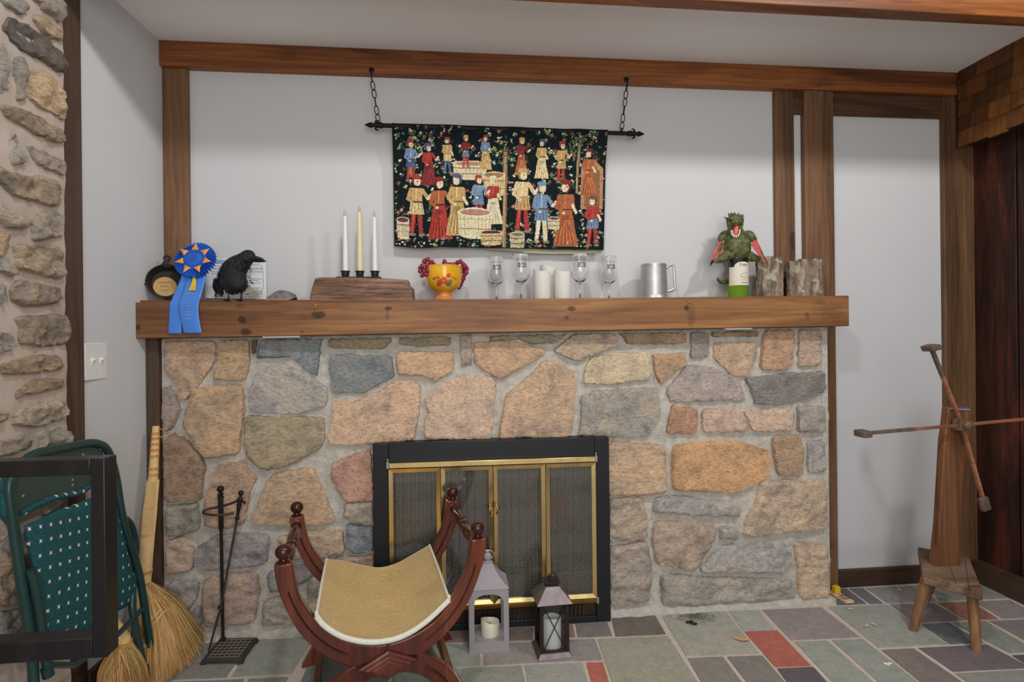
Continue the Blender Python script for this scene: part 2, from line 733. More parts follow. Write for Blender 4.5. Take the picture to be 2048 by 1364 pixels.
m_header = wood('dark_header_board', (52, 36, 26), (76, 54, 38), (110, 78, 50), 'X', g=1.0, rough=0.55, scale=1.0, ring=0.5, knots=[((2.02, 2.49, 2.29), 0.02, (1.6, 1, .8), 0.6)])


def trim(name, x0, x1, y0, y1, z0, z1, mat, bevel=0.004):
    return B().box(x0, x1, y0, y1, z0, z1).build(name, mat, kind='structure', bevel=bevel)


trim('trim_1', XL, 2.50, 2.487, D, 2.374, CEIL, m_beam)                    # beam along the top of the back wall
trim('trim_2', XL - .0, XR, 1.846, 1.902, 2.362, CEIL, m_beam)             # nearer ceiling beam
pl, pr = P(330, 300, 2.505), P(376, 300, 2.505)
trim('trim_3', -1.222, pr.x, 2.505, D, 1.30, 2.374, m_post)                  # post at the left of the white wall
trim('trim_4', P(1552, 400, 2.505).x, P(1590, 400, 2.505).x, 2.505, D, 1.30, 2.374, m_post)
trim('trim_5', P(1611, 400, 2.495).x, P(1669, 400, 2.495).x, 2.495, D, 0.0, 2.374, m_post)
trim('trim_6', P(1888, 400, 2.505).x, XR, 2.505, D, 0.0, 2.374, m_post)
trim('trim_7', P(1590, 400, 2.51).x, P(1888, 400, 2.51).x, 2.512, D, P(1750, 232, 2.51).z, 2.374, m_header)
trim('trim_8', XL - 0.02, XL + 0.010, 1.86, 2.020, 0.0, 3.0, m_post_dark)   # dark upright at the end of the stone wall
trim('trim_9', -1.229, P(319, 900, 2.37).x, 2.37, D, 0.0, 1.235, m_post_dark)   # dark upright under the mantel
m_base = wood('dark_baseboard', (50, 36, 28), (74, 54, 42), (92, 70, 56), 'X', g=1.0, rough=0.55)
m_base_y = wood('dark_baseboard_right', (50, 36, 28), (74, 54, 42), (92, 70, 56), 'Y', g=1.0, rough=0.55)
trim('baseboard_back', P(1669, 1150, 2.50).x, P(1888, 1150, 2.5).x, 2.508, D, 0, P(1760, 1137, 2.508).z, m_base)
trim('baseboard_right', 2.505, XR + .002, -0.4, 2.50, 0, PX(1960, 1126, 2.505).z, m_base_y)
trim('baseboard_left', XL, XL + 0.016, 2.02, 2.37, 0, 0.10, m_post_dark)

# --- shingled pelmet along the top of the plank wall
m_shingle = NT('cedar_shingle')
_at = m_shingle.node('ShaderNodeAttribute', attribute_name='Col')
_v = m_shingle.coords((1, 1, 0.12))
m_shingle.color(m_shingle.mix(_at.outputs['Color'], m_shingle.ramp(m_shingle.noise(_v, 70, 5), [(0.3, (.6, .58, .55)), (0.65, (1.15, 1.15, 1.15))]), 0.8, 'MULTIPLY'))
m_shingle.bump(m_shingle.noise(_v, 120, 4), 0.4, 0.003)
m_shingle.set(0.6, 0, 0.3)
m_shingle = m_shingle.m
rnd = random.Random(4)
b = B()
cols = []
xp = 2.43
zb = PX(2048, 243, xp).z
rows = 5
hh = (CEIL - zb) / rows
for r in range(rows):
    z0 = zb + r * hh
    y = 2.478 - 0.0
    first = True
    while y > 0.2:
        w = rnd.choice((0.07, 0.085, 0.10, 0.12)) * (0.6 if first and r % 2 else 1)
        first = False
        dz = rnd.uniform(-0.004, 0.004) + (-0.012 if r == 0 and rnd.random() < .4 else 0)
        z1 = min(z0 + hh + 0.012, CEIL)
        t0 = xp + rnd.uniform(-0.002, 0.003)
        n0 = len(b.v)
        b.add([(t0, y - w + .002, z0 + dz), (t0, y, z0 + dz), (t0 + .008, y, z1), (t0 + .008, y - w + .002, z1),
               (t0 + .014, y - w + .002, z0 + dz), (t0 + .014, y, z0 + dz), (t0 + .02, y, z1), (t0 + .02, y - w + .002, z1)],
              [(0, 1, 2, 3), (7, 6, 5, 4), (0, 4, 5, 1), (1, 5, 6, 2), (2, 6, 7, 3), (3, 7, 4, 0)])
        c = rnd.choice(((118, 74, 34), (128, 82, 38), (96, 60, 30), (78, 50, 28), (110, 66, 32)))
        cols += [lin(c, 1.05)] * (len(b.v) - n0)
        y -= w
n0 = len(b.v)
b.box(xp + .02, XR, 0.2, 2.476, zb + .012, CEIL)
cols += [lin((60, 40, 26))] * (len(b.v) - n0)
b.build('trim_10', m_shingle, kind='structure', colors=cols, smooth=False)

# --- left rubble stone wall (faces +X)
L1 = [
    ([(20, 0), (140, 0), (150, 60), (125, 80), (60, 45)], (150, 142, 134)),
    ([(200, -10), (340, -10), (372, 30), (365, 90), (340, 110), (260, 40)], (142, 128, 114)),
    ([(225, 100), (260, 95), (365, 165), (362, 240), (290, 205), (220, 130)], (165, 142, 112)),
    ([(55, 125), (75, 110), (180, 170), (330, 290), (376, 350), (378, 420), (350, 425), (215, 320), (150, 305), (70, 220), (45, 190)], (104, 92, 86)),
    ([(0, 280), (20, 280), (50, 350), (55, 510), (20, 535), (0, 480)], (150, 140, 130)),
    ([(110, 365), (130, 350), (155, 380), (155, 560), (110, 580), (105, 430)], (155, 140, 125)),
    ([(200, 440), (250, 425), (330, 470), (370, 550), (383, 680), (375, 695), (350, 690), (190, 600), (195, 480)], (190, 156, 112)),
    ([(20, 640), (55, 615), (200, 680), (372, 780), (376, 840), (350, 850), (230, 790), (60, 700)], (162, 138, 108)),
    ([(70, 860), (80, 800), (110, 830), (130, 900), (155, 960), (80, 960)], (160, 148, 132)),
    ([(175, 860), (230, 880), (370, 950), (378, 1020), (360, 1030), (230, 970)], (156, 142, 128)),
    ([(0, 980), (60, 1020), (160, 1055), (250, 1050), (345, 1080), (355, 1180), (335, 1220), (250, 1200), (120, 1160), (60, 1120), (0, 1060)], (164, 140, 112)),
    ([(0, 1190), (60, 1260), (140, 1280), (145, 1350), (60, 1330), (0, 1300)], (168, 152, 132)),
    ([(225, 1280), (300, 1250), (370, 1270), (372, 1400), (215, 1420), (215, 1300)], (160, 146, 128)),
]
L2 = [
    ([(0, 75), (40, 75), (45, 150), (20, 185), (0, 185)], (172, 142, 102)),
    ([(105, 160), (140, 140), (310, 150), (350, 190), (358, 320), (300, 325), (190, 285), (150, 280), (120, 250)], (172, 148, 116)),
    ([(0, 230), (50, 230), (100, 300), (80, 315), (0, 290)], (150, 142, 132)),
    ([(90, 380), (140, 350), (320, 375), (345, 460), (240, 475), (150, 485), (100, 450)], (152, 132, 112)),
    ([(0, 355), (15, 360), (35, 430), (0, 460)], (150, 140, 130)),
    ([(100, 560), (180, 545), (360, 535), (375, 600), (365, 700), (250, 710), (140, 700), (130, 620)], (152, 132, 108)),
    ([(0, 640), (60, 670), (75, 720), (0, 755)], (146, 132, 118)),
    ([(15, 825), (80, 805), (200, 780), (340, 765), (360, 840), (230, 860), (50, 880)], (162, 132, 102)),
    ([(115, 970), (210, 910), (360, 895), (365, 955), (215, 980), (120, 1005)], (158, 132, 96)),
    ([(110, 1110), (160, 1065), (340, 1020), (375, 1050), (370, 1120), (200, 1175), (100, 1160)], (174, 154, 128)),
    ([(235, 1220), (340, 1185), (385, 1200), (385, 1265), (340, 1295), (240, 1300)], (160, 146, 126)),
    ([(0, 1260), (160, 1220), (170, 1300), (0, 1345)], (156, 140, 122)),
    ([(0, 1095), (40, 1110), (0, 1170)], (166, 132, 96)),
]
S = Stones(lambda u, v, w: (XS + w, u, v))
polys = []
for k, (pl_, c) in enumerate(L1):
    polys.append(([(p.y, p.z) for p in (PX(x * .3373, y * .3373, XS + .01) for x, y in pl_)], c))
for k, (pl_, c) in enumerate(L2):
    polys.append(([(p.y, p.z) for p in (PX(x * .352, 440 + y * .352, XS + .01) for x, y in pl_)], c))
for pl_, c in (([(0, 1000), (20, 1010), (25, 1060), (0, 1080)], (160, 145, 130)), ([(0, 1100), (40, 1115), (55, 1190), (20, 1210), (0, 1200)], (160, 135, 110)),
               ([(30, 930), (70, 925), (80, 985), (35, 1000)], (150, 138, 124)), ([(85, 990), (128, 980), (130, 1010), (90, 1030)], (158, 142, 124)),
               ([(0, 1225), (45, 1225), (70, 1290), (0, 1330)], (150, 138, 126)), ([(75, 1080), (135, 1060), (140, 1150), (85, 1160)], (158, 140, 120))):
    polys.append(([(p.y, p.z) for p in (PX(x, y, XS + .01) for x, y in pl_)], c))
rnd = random.Random(9)
zz = 0.05
while zz < 3.0:
    yy = 1.22 + rnd.uniform(-.1, .03)
    hgt = rnd.uniform(.09, .16)
    while yy > -0.1:
        w = rnd.uniform(.16, .36)
        polys.append(([(yy - w + .03, zz + rnd.uniform(.01, .03)), (yy - w * .5, zz + rnd.uniform(0, .02)), (yy - .01, zz + rnd.uniform(.01, .04)), (yy, zz + hgt * .6),
                       (yy - .05, zz + hgt - rnd.uniform(.01, .03)), (yy - w * .6, zz + hgt - .02), (yy - w + .02, zz + hgt - rnd.uniform(.02, .05))],
                      rnd.choice(((155, 140, 125), (165, 142, 112), (150, 142, 134), (172, 148, 116)))))
        yy -= w + .03
    zz += hgt + .02
for k, (pl_, c) in enumerate(polys):
    near = max(u for u, v in pl_) > 1.2
    S.stone(pl_, c, g=1.5, grow=.012, h=0.018, edge=0.014, spacing=0.010 if near else 0.03, seed=k + 200, amp=0.024 if near else .01, freq=16, sink=0.02, jit=0.008, round_=1, tilt=0.05)
n_stone = len(S.b.f)
mb = B()


def left_mortar(u, v):
    yy, z_ = -0.4 + u * (1.868 + 0.4), v * 3.2
    w = 0.006 * noise.fractal(Vector((yy * 9, z_ * 9, 3.3)), 0.9, 2.0, 4)
    return (XS + w, yy, z_)


mb.sheet(left_mortar, 220, 220)
mb.box(XL - .1, XS - .012, -0.4, 1.862, 0, 3.2)
S.b.cur = 1
S.b.add(mb.v, mb.f)
S.c.extend([lin((200, 190, 180))] * len(mb.v))
S.b.build('wall_near_left', [m_stone_left, m_mortar_left], kind='structure', colors=S.c, angle=50)

# --- slate floor
m_slate = NT('slate_tile')
_at = m_slate.node('ShaderNodeAttribute', attribute_name='Col')
_v = m_slate.coords()
_a = m_slate.noise(_v, 6, 5, 0.6, 0.8)
_b2 = m_slate.noise(_v, 30, 7, 0.68, 1.2)
_c2 = m_slate.noise(_v, 140, 5, 0.7)
_col = m_slate.mix(_at.outputs['Color'], m_slate.ramp(_a, [(0.3, (.90, .93, .90)), (0.5, (1, 1, 1)), (0.7, (1.10, 1.02, 1.04))]), 1.0, 'MULTIPLY')
_col = m_slate.mix(_col, m_slate.ramp(_b2, [(0.3, (.72, .72, .72)), (0.5, (1, 1, 1)), (0.7, (1.2, 1.2, 1.2))]), 0.8, 'MULTIPLY')
_col = m_slate.mix(_col, m_slate.ramp(_c2, [(0.3, (.85, .85, .85)), (0.7, (1.12, 1.12, 1.12))]), 0.6, 'MULTIPLY')
# ash and soot stain left on the slate in front of the hearth
_mp = m_slate.coords((1 / 0.12, 1 / 0.075, 1), loc=(-1.02 / 0.12, -2.325 / 0.075, 0))
_ln = m_slate.node('ShaderNodeVectorMath', operation='LENGTH')
m_slate.link(_mp, _ln.inputs[0])
_sd = m_slate.math('ADD', _ln.outputs['Value'], m_slate.math('MULTIPLY', m_slate.math('SUBTRACT', _b2, 0.5), 2.2))
_col = m_slate.mix(_col, lin((62, 52, 42)), m_slate.ramp(_sd, [(0.1, (.75, .75, .75)), (0.9, (0, 0, 0))]))
m_slate.color(_col)
m_slate.bump(_b2, 0.25, 0.003)
m_slate.set(0.55, 0, 0.35)
m_slate = m_slate.m
m_grout = plain('floor_grout', (205, 192, 180), 0.95, g=1.1, var=0.1, vs=40, bump=0.5, bs=150, spec=0.1)
TILES = [
    ([(1488.7, 1264.5), (1555, 1262), (1622, 1332.5), (1550, 1334.5)], (160, 78, 62)),
    ([(1320, 1228), (1451, 1223), (1519, 1308.5), (1372.5, 1314)], (134, 136, 122)),
    ([(1458, 1223), (1517, 1221), (1549, 1261), (1487, 1263.5)], (134, 138, 130)),
    ([(1525, 1221), (1643, 1216), (1720, 1275), (1582, 1281)], (122, 112, 112)),
    ([(1222, 1234), (1310, 1231), (1332, 1269), (1231, 1274)], (96, 86, 80)),
    ([(1195, 1279), (1336, 1273), (1418, 1400), (1236, 1400)], (132, 130, 114)),
    ([(1375, 1317.5), (1446, 1314.5), (1510, 1400), (1423, 1400)], (112, 107, 99)),
    ([(1454.5, 1314.5), (1524.5, 1312), (1600, 1400), (1520, 1400)], (108, 103, 98)),
    ([(1554, 1338), (1627, 1335), (1686, 1400), (1600, 1400)], (82, 73, 80)),
    ([(1590, 1285), (1654, 1282), (1786, 1400), (1698, 1400)], (124, 130, 119)),
    ([(1664, 1281.5), (1725, 1279), (1882, 1400), (1796, 1400)], (122, 128, 118)),
    ([(1656, 1215), (1774, 1210.5), (1896, 1289), (1757, 1296)], (126, 129, 121)),
    ([(1763, 1301), (1827, 1298), (1975, 1400), (1884, 1400)], (106, 96, 90)),
    ([(1837, 1297), (1974.5, 1290.5), (2062, 1336), (1906, 1344)], (96, 86, 90)),
    ([(1910, 1348), (2066, 1340), (2180, 1400), (1984, 1400)], (116, 118, 110)),
    ([(1780, 1210), (1868, 1207), (1927, 1241), (1831, 1246.5)], (110, 101, 101)),
    ([(1876, 1206.5), (1942, 1204), (1997, 1239), (1931, 1241)], (138, 84, 74)),
    ([(1950, 1204), (2020, 1201), (2082, 1235), (2005, 1238)], (120, 112, 110)),
    ([(1842, 1249), (1897, 1246.5), (1967, 1286), (1900, 1289)], (86, 91, 99)),
    ([(1904, 1246), (1971, 1243.5), (2076, 1304), (2019, 1307)], (118, 122, 112)),
    ([(1979, 1243), (2062, 1239.5), (2160, 1292), (2084, 1300)], (110, 102, 102)),
    ([(2024, 1312), (2090, 1309), (2150, 1338), (2075, 1342)], (80, 72, 72)),
    ([(1676, 1178), (1693, 1178), (1733, 1208), (1672, 1211)], (82, 84, 87)),
    ([(1698, 1178), (1726, 1177), (1766, 1207.5), (1740, 1208.5)], (88, 92, 100)),
    ([(1732, 1177), (1842, 1172), (1873, 1203), (1775, 1207)], (118, 115, 115)),
    ([(1849, 1171), (1966, 1165), (2016, 1197), (1881, 1203)], (116, 118, 110)),
    ([(885, 1250), (940, 1249), (940, 1285), (872, 1286.5)], (116, 90, 82)),
    ([(944, 1249), (1066, 1246), (1066, 1281), (945, 1284)], (108, 92, 86)),
    ([(872, 1290), (960, 1288), (961, 1333), (897, 1336.5)], (126, 132, 120)),
    ([(967, 1288.5), (1070, 1285), (1080, 1326), (967, 1332.5)], (126, 119, 112)),
    ([(1076, 1283), (1190, 1279), (1206, 1321), (1086, 1325.5)], (120, 116, 111)),
    ([(1072, 1246), (1145, 1244), (1151, 1275), (1074, 1279)], (128, 98, 88)),
    ([(1150, 1244), (1214, 1242), (1224.5, 1273), (1155.5, 1276)], (106, 101, 96)),
    ([(908, 1338.5), (1043, 1332), (1058, 1400), (950, 1405)], (122, 126, 112)),
    ([(1049, 1331.5), (1165, 1326.5), (1186, 1400), (1062, 1400)], (130, 132, 122)),
    ([(1172, 1327), (1206, 1325.5), (1229, 1400), (1192, 1400)], (166, 80, 65)),
    ([(372, 1262), (522, 1256), (452, 1356), (300, 1362)], (106, 109, 103)),
    ([(529, 1256), (642, 1251), (582, 1349.5), (461, 1355.5)], (128, 132, 122)),
    ([(650, 1250), (800, 1246), (768, 1400), (586, 1400)], (98, 107, 107)),
    ([(808, 1246), (878, 1244), (862, 1290), (890, 1338), (900, 1400), (776, 1400)], (110, 118, 112)),
    ([(300, 1366.5), (488, 1359.5), (470, 1400), (270, 1400)], (106, 112, 108)),
    ([(498, 1359), (576, 1355.5), (556, 1400), (480, 1400)], (110, 114, 106)),
]
S = Stones(lambda u, v, w: (u, v, w), sat=.72)
for k, (pl_, c) in enumerate(TILES):
    S.stone([(p.x, p.y) for p in (G(x, y) for x, y in pl_)], c, g=1.85, h=0.0035, edge=0.0015, spacing=0.03, seed=k, amp=0.0005, freq=10, sink=0.003, jit=0.0, round_=0)
rnd = random.Random(21)
FILL = [(-1.25, -1.06, 2.05, 2.36), (-1.25, -1.06, 1.80, 2.04)]
yy = 1.855
while yy > -0.2:
    hh_ = .08 if yy > 1.6 else rnd.choice((.15, .25, .3))
    xx = -1.24
    while xx < 2.5:
        w = rnd.choice((.15, .3, .3, .22))
        FILL.append((xx, min(xx + w, 2.50), yy - hh_, yy - .008))
        xx += w + .009
    yy -= hh_
TP = [[(p.x, p.y) for p in (G(x, y) for x, y in pl_)] for pl_, c in TILES]


def inpoly(x, y, q):
    r = False
    for i in range(len(q)):
        (x1, y1), (x2, y2) = q[i], q[(i + 1) % len(q)]
        if (y1 > y) != (y2 > y) and x < (x2 - x1) * (y - y1) / (y2 - y1 + 1e-12) + x1:
            r = not r
    return r


for (x0, x1, y0, y1) in FILL:
    if x1 - x0 < .03 or any(inpoly(x0 + (x1 - x0) * i / 6, y0 + (y1 - y0) * j / 6, q) for q in TP for i in range(7) for j in range(7)):
        continue
    S.stone([(x0, y0), (x1, y0), (x1, y1), (x0, y1)], rnd.choice(((126, 130, 120), (112, 107, 99), (122, 112, 112), (96, 86, 90), (130, 130, 115), (160, 78, 62) if rnd.random() < .3 else (120, 118, 112))),
            g=1.85, h=0.0035, edge=0.0015, spacing=0.05, seed=rnd.randint(0, 999), amp=0.001, sink=0.003, jit=0.0, round_=0)
S.b.cur = 1
n0 = len(S.b.v)
S.b.sheet(lambda u, v: (XL + u * (XR - XL), -0.4 + v * (D + 0.4), -0.0005 + 0.0012 * noise.noise(Vector((u * 80, v * 80, 1)))), 120, 120)
S.b.box(XL, XR, -0.4, D + .5, -0.05, -0.006)
S.c.extend([lin((200, 190, 180))] * (len(S.b.v) - n0))
S.b.build('floor', [m_slate, m_grout], kind='structure', colors=S.c, angle=40)

# ================================================================== FIREPLACE
YF = 2.40
fp = thing('fireplace', 'wide fieldstone fireplace of tan and grey stones in pale mortar below the wooden mantel', 'fireplace', (0.25, YF, 0))
SA = [
    ([(65, 85), (65, 215), (95, 260), (130, 350), (160, 345), (215, 285), (280, 190), (290, 130), (285, 75)], (192, 152, 118)),
    ([(305, 90), (435, 80), (437, 180), (420, 265), (275, 262), (300, 185)], (186, 148, 106)),
    ([(446, 85), (475, 85), (466, 140), (448, 150)], (110, 86, 80)),
    ([(490, 65), (760, 60), (750, 100), (735, 245), (700, 235), (620, 160), (475, 172), (470, 140)], (122, 132, 138)),
    ([(780, 65), (1060, 50), (1060, 95), (1020, 130), (790, 125)], (150, 132, 100)),
    ([(1095, 50), (1320, 40), (1320, 110), (1180, 118), (1100, 108)], (150, 132, 100)),
    ([(795, 150), (1060, 155), (1075, 250), (990, 290), (930, 322), (800, 320), (790, 230), (788, 175)], (124, 131, 134)),
    ([(1085, 140), (1330, 140), (1340, 190), (1330, 225), (1255, 268), (1210, 245), (1090, 240)], (198, 154, 112)),
    ([(1362, 60), (1415, 60), (1420, 195), (1370, 200)], (165, 146, 126)),
    ([(580, 185), (740, 270), (780, 300), (778, 375), (640, 412), (440, 405), (432, 350), (460, 235), (500, 215)], (172, 162, 154)),
    ([(190, 300), (410, 282), (410, 400), (390, 590), (240, 608), (190, 530), (148, 455), (175, 350)], (190, 152, 112)),
    ([(52, 300), (90, 290), (115, 350), (130, 400), (100, 470), (65, 490), (52, 420)], (160, 136, 126)),
    ([(60, 530), (100, 500), (170, 540), (240, 630), (230, 790), (65, 800)], (162, 124, 96)),
    ([(420, 420), (600, 430), (760, 425), (770, 520), (740, 575), (610, 640), (500, 662), (430, 600), (415, 520)], (168, 148, 112)),
    ([(805, 355), (900, 360), (1010, 310), (1070, 265), (1175, 262), (1190, 300), (1185, 420), (1160, 530), (900, 550), (790, 545), (778, 510), (800, 450)], (206, 164, 130)),
    ([(1260, 290), (1370, 245), (1500, 250), (1525, 290), (1505, 480), (1500, 523), (1210, 525), (1205, 470), (1225, 400), (1210, 350)], (204, 168, 138)),
    ([(290, 640), (400, 620), (470, 690), (440, 760), (420, 890), (330, 920), (240, 905), (240, 800), (260, 740)], (190, 148, 116)),
    ([(530, 685), (640, 655), (720, 650), (760, 750), (820, 885), (740, 900), (560, 905), (445, 893), (470, 820)], (196, 158, 120)),
    ([(800, 630), (905, 590), (970, 570), (985, 790), (855, 800), (800, 690)], (200, 142, 118)),
    ([(855, 810), (985, 800), (985, 890), (900, 895), (850, 860)], (172, 154, 136)),
    ([(865, 900), (985, 905), (985, 1020), (900, 1030), (862, 1000)], (130, 136, 142)),
    ([(810, 1045), (985, 1030), (990, 1095), (810, 1100)], (184, 152, 132)),
    ([(70, 820), (215, 805), (220, 920), (150, 945), (70, 955)], (150, 142, 126)),
    ([(70, 970), (150, 950), (195, 1010), (190, 1100), (70, 1125)], (184, 152, 132)),
    ([(200, 1010), (280, 950), (420, 935), (530, 945), (515, 1060), (480, 1085), (250, 1105), (190, 1080)], (152, 142, 144)),
    ([(55, 1170), (120, 1145), (215, 1150), (210, 1230), (130, 1310), (80, 1290), (45, 1210)], (162, 152, 142)),
    ([(240, 1140), (310, 1120), (475, 1110), (480, 1200), (460, 1330), (240, 1350), (230, 1200)], (180, 148, 128)),
    ([(560, 950), (700, 935), (850, 920), (860, 1025), (760, 1045), (600, 1060)], (188, 158, 128)),
    ([(515, 1110), (600, 1090), (720, 1080), (720, 1130), (620, 1185), (530, 1200)], (142, 137, 138)),
    ([(500, 1230), (640, 1210), (660, 1330), (490, 1345)], (166, 152, 137)),
    ([(690, 1150), (960, 1120), (975, 1300), (700, 1320)], (166, 152, 137)),
    ([(140, 1310), (225, 1250), (222, 1350), (140, 1345)], (160, 150, 146)),
]
SB = [
    ([(-70, 95), (100, 95), (240, 130), (240, 150), (50, 262), (0, 235), (-72, 185)], (198, 152, 112)),
    ([(5, 40), (110, 40), (130, 88), (0, 92)], (150, 132, 104)),
    ([(120, 45), (345, 40), (290, 100), (190, 105), (112, 80)], (148, 136, 108)),
    ([(290, 125), (370, 60), (550, 50), (565, 110), (385, 180), (285, 140)], (178, 152, 126)),
    ([(565, 40), (860, 36), (855, 105), (610, 108), (598, 80)], (166, 130, 96)),
    ([(885, 38), (965, 38), (962, 160), (885, 165)], (152, 137, 132)),
    ([(978, 36), (1180, 36), (1178, 75), (982, 75)], (154, 128, 96)),
    ([(987, 97), (1175, 98), (1165, 175), (1130, 245), (1065, 245), (987, 165)], (194, 156, 120)),
    ([(1205, 40), (1335, 36), (1330, 140), (1320, 215), (1190, 220)], (190, 144, 106)),
    ([(1360, 38), (1455, 34), (1455, 180), (1440, 200), (1355, 205)], (182, 152, 127)),
    ([(240, 175), (300, 185), (370, 230), (380, 260), (370, 420), (350, 515), (45, 520), (40, 500), (70, 330), (120, 290), (180, 240)], (198, 158, 122)),
    ([(450, 165), (560, 145), (690, 140), (710, 215), (700, 262), (520, 285), (410, 278), (420, 210)], (202, 176, 134)),
    ([(720, 150), (860, 145), (868, 190), (750, 283), (722, 220)], (190, 144, 102)),
    ([(400, 340), (460, 310), (740, 295), (750, 400), (745, 440), (700, 512), (540, 515), (390, 508), (400, 430)], (162, 152, 138)),
    ([(785, 300), (870, 195), (960, 205), (1090, 250), (1125, 355), (960, 355), (800, 362), (780, 325)], (168, 152, 144)),
    ([(1130, 255), (1300, 235), (1470, 225), (1475, 300), (1460, 325), (1300, 370), (1170, 372), (1150, 310)], (132, 128, 122)),
    ([(796, 375), (915, 390), (905, 500), (775, 498)], (186, 132, 96)),
    ([(935, 390), (1103, 395), (1135, 480), (1118, 490), (935, 492)], (200, 164, 138)),
    ([(1112, 395), (1330, 390), (1335, 490), (1160, 490)], (202, 168, 142)),
    ([(1355, 380), (1470, 380), (1475, 490), (1355, 492)], (162, 152, 142)),
    ([(520, 535), (770, 550), (775, 760), (640, 770), (520, 772)], (194, 158, 122)),
    ([(810, 550), (1000, 530), (1120, 540), (1230, 575), (1238, 640), (1225, 680), (1170, 720), (1080, 758), (960, 755), (805, 745), (800, 650)], (212, 154, 96)),
    ([(1240, 515), (1360, 505), (1380, 570), (1375, 685), (1270, 685), (1255, 600)], (178, 142, 106)),
    ([(1395, 530), (1470, 530), (1478, 660), (1400, 672)], (176, 167, 158)),
    ([(1195, 705), (1465, 705), (1475, 760), (1478, 920), (1330, 930), (1160, 955), (1105, 940), (1130, 880), (1170, 790)], (196, 166, 136)),
    ([(730, 780), (800, 770), (1060, 795), (1095, 830), (1105, 868), (900, 860), (720, 845)], (166, 161, 156)),
    ([(520, 785), (670, 778), (690, 870), (690, 960), (520, 980)], (174, 154, 132)),
    ([(720, 890), (860, 885), (1000, 910), (980, 980), (900, 1105), (730, 1075), (710, 980)], (178, 152, 131)),
    ([(1010, 910), (1090, 910), (1090, 965), (1010, 965)], (165, 156, 152)),
    ([(985, 1020), (1000, 990), (1325, 985), (1330, 1080), (1280, 1115), (930, 1115), (925, 1090)], (168, 163, 159)),
    ([(520, 1000), (690, 970), (712, 1080), (700, 1240), (550, 1260), (520, 1235)], (166, 152, 137)),
    ([(750, 1115), (860, 1125), (1000, 1135), (1340, 1140), (1340, 1220), (1240, 1262), (800, 1280), (760, 1255)], (166, 157, 147)),
    ([(1337, 980), (1470, 975), (1490, 1060), (1488, 1230), (1360, 1240), (1352, 1100)], (196, 165, 134)),
]
S = Stones(lambda u, v, w: (u, YF - w, v), flip=False)
rnd = random.Random(3)
for lst, ox, k0 in ((SA, 300, 0), (SB, 980, 60)):
    for k, (pl_, c) in enumerate(lst):
        q = [(p.x, p.z) for p in (P(ox + x / 2.2, 640 + y / 2.2, YF - .012) for x, y in pl_)]
        q = [(x, min(max(z_, 0.02), 1.2125 + (x + 1.247) * .024 / 2.983)) for x, z_ in q]
        low = sum(z_ for _, z_ in q) / len(q) < 0.55
        S.stone(q, c, g=1.36, grow=.004, h=rnd.uniform(.016, .026) + (.008 if low else 0), edge=0.007 if not low else .014, spacing=0.0105, seed=k + k0, jit=0.0055, amp=0.007 if not low else .015, freq=18, sink=0.015, round_=1, tilt=0.05)
S.b.build('stone_facing', m_stone, fp, colors=S.c, angle=55)
b = B()
X0, X1, ZT = -1.195, 1.690, 1.262


def under_mantel(x):
    return 1.2245 + (x + 1.247) * .024 / 2.983
nx, nz = 240, 106


def mort(x, z_):
    w = 0.010 * noise.fractal(Vector((x * 16, z_ * 16, 7.7)), 0.8, 2.1, 5) + 0.004 * noise.noise(Vector((x * 60, z_ * 60, 0)))
    edge_ = 0.012 * noise.noise(Vector((0, z_ * 9, 2)))
    foot = 0.05 * max(0, 1 - z_ / 0.05) ** 2
    return (x + (edge_ if x > X1 - .02 else 0), YF - w - foot, z_ * under_mantel(x) / ZT)


hole = (-0.27, 0.585, 0.0, 0.715)
vs = [mort(X0 + (X1 - X0) * i / nx, ZT * j / nz) for j in range(nz + 1) for i in range(nx + 1)]
fs = []
for j in range(nz):
    for i in range(nx):
        cx, cz = X0 + (X1 - X0) * (i + .5) / nx, ZT * (j + .5) / nz
        if hole[0] < cx < hole[1] and hole[2] < cz < hole[3]:
            continue
        o = j * (nx + 1) + i
        fs.append((o, o + 1, o + nx + 2, o + nx + 1))
b.add(vs, fs)
for (xa, xb) in ((X0, X0 + .03), (X1 - .03, X1)):
    b.box(xa, xb, YF - .004, D - .002, 0, under_mantel(xa) - .002)
b.build('mortar', m_mortar, fp, angle=60)
m_soot = plain('sooty_firebrick', (88, 80, 74), 0.95, g=1.0, var=0.3, vs=12, bump=0.5, bs=40)
b = B()
b.box(-0.30, -0.272, YF - .0, 2.90, 0.0, .745)
b.box(0.587, 0.618, YF - .0, 2.90, 0.0, .745)
b.box(-0.30, 0.618, YF - .0, 2.90, 0.717, .745)
b.box(-0.30, 0.618, 2.86, 2.90, 0.0, .745)
b.box(-0.30, 0.618, YF - .0, 2.90, -0.004, .012)
b.build('firebox', m_soot, fp, smooth=False, label='sooty dark firebox')

# ================================================================== MANTEL
YM = 2.315
mTL, mBL, mTR, mBR = P(265, 605, YM), P(265, 677, YM), P(1698, 591, YM), P(1698, 652, YM)
MX0, MX1 = -1.2355, mTR.x
MO = ((MX0 + MX1) / 2, 2.42, 1.24)


def mtop(x):
    t = (x - mTL.x) / (mTR.x - mTL.x)
    return mTL.z + (mTR.z - mTL.z) * t


def mbot(x):
    t = (x - mBL.x) / (mBR.x - mBL.x)
    return mBL.z + (mBR.z - mBL.z) * t


def mk(px, py):
    p = P(px, py, YM)
    return (p.x - MO[0], p.y - MO[1], p.z - MO[2])


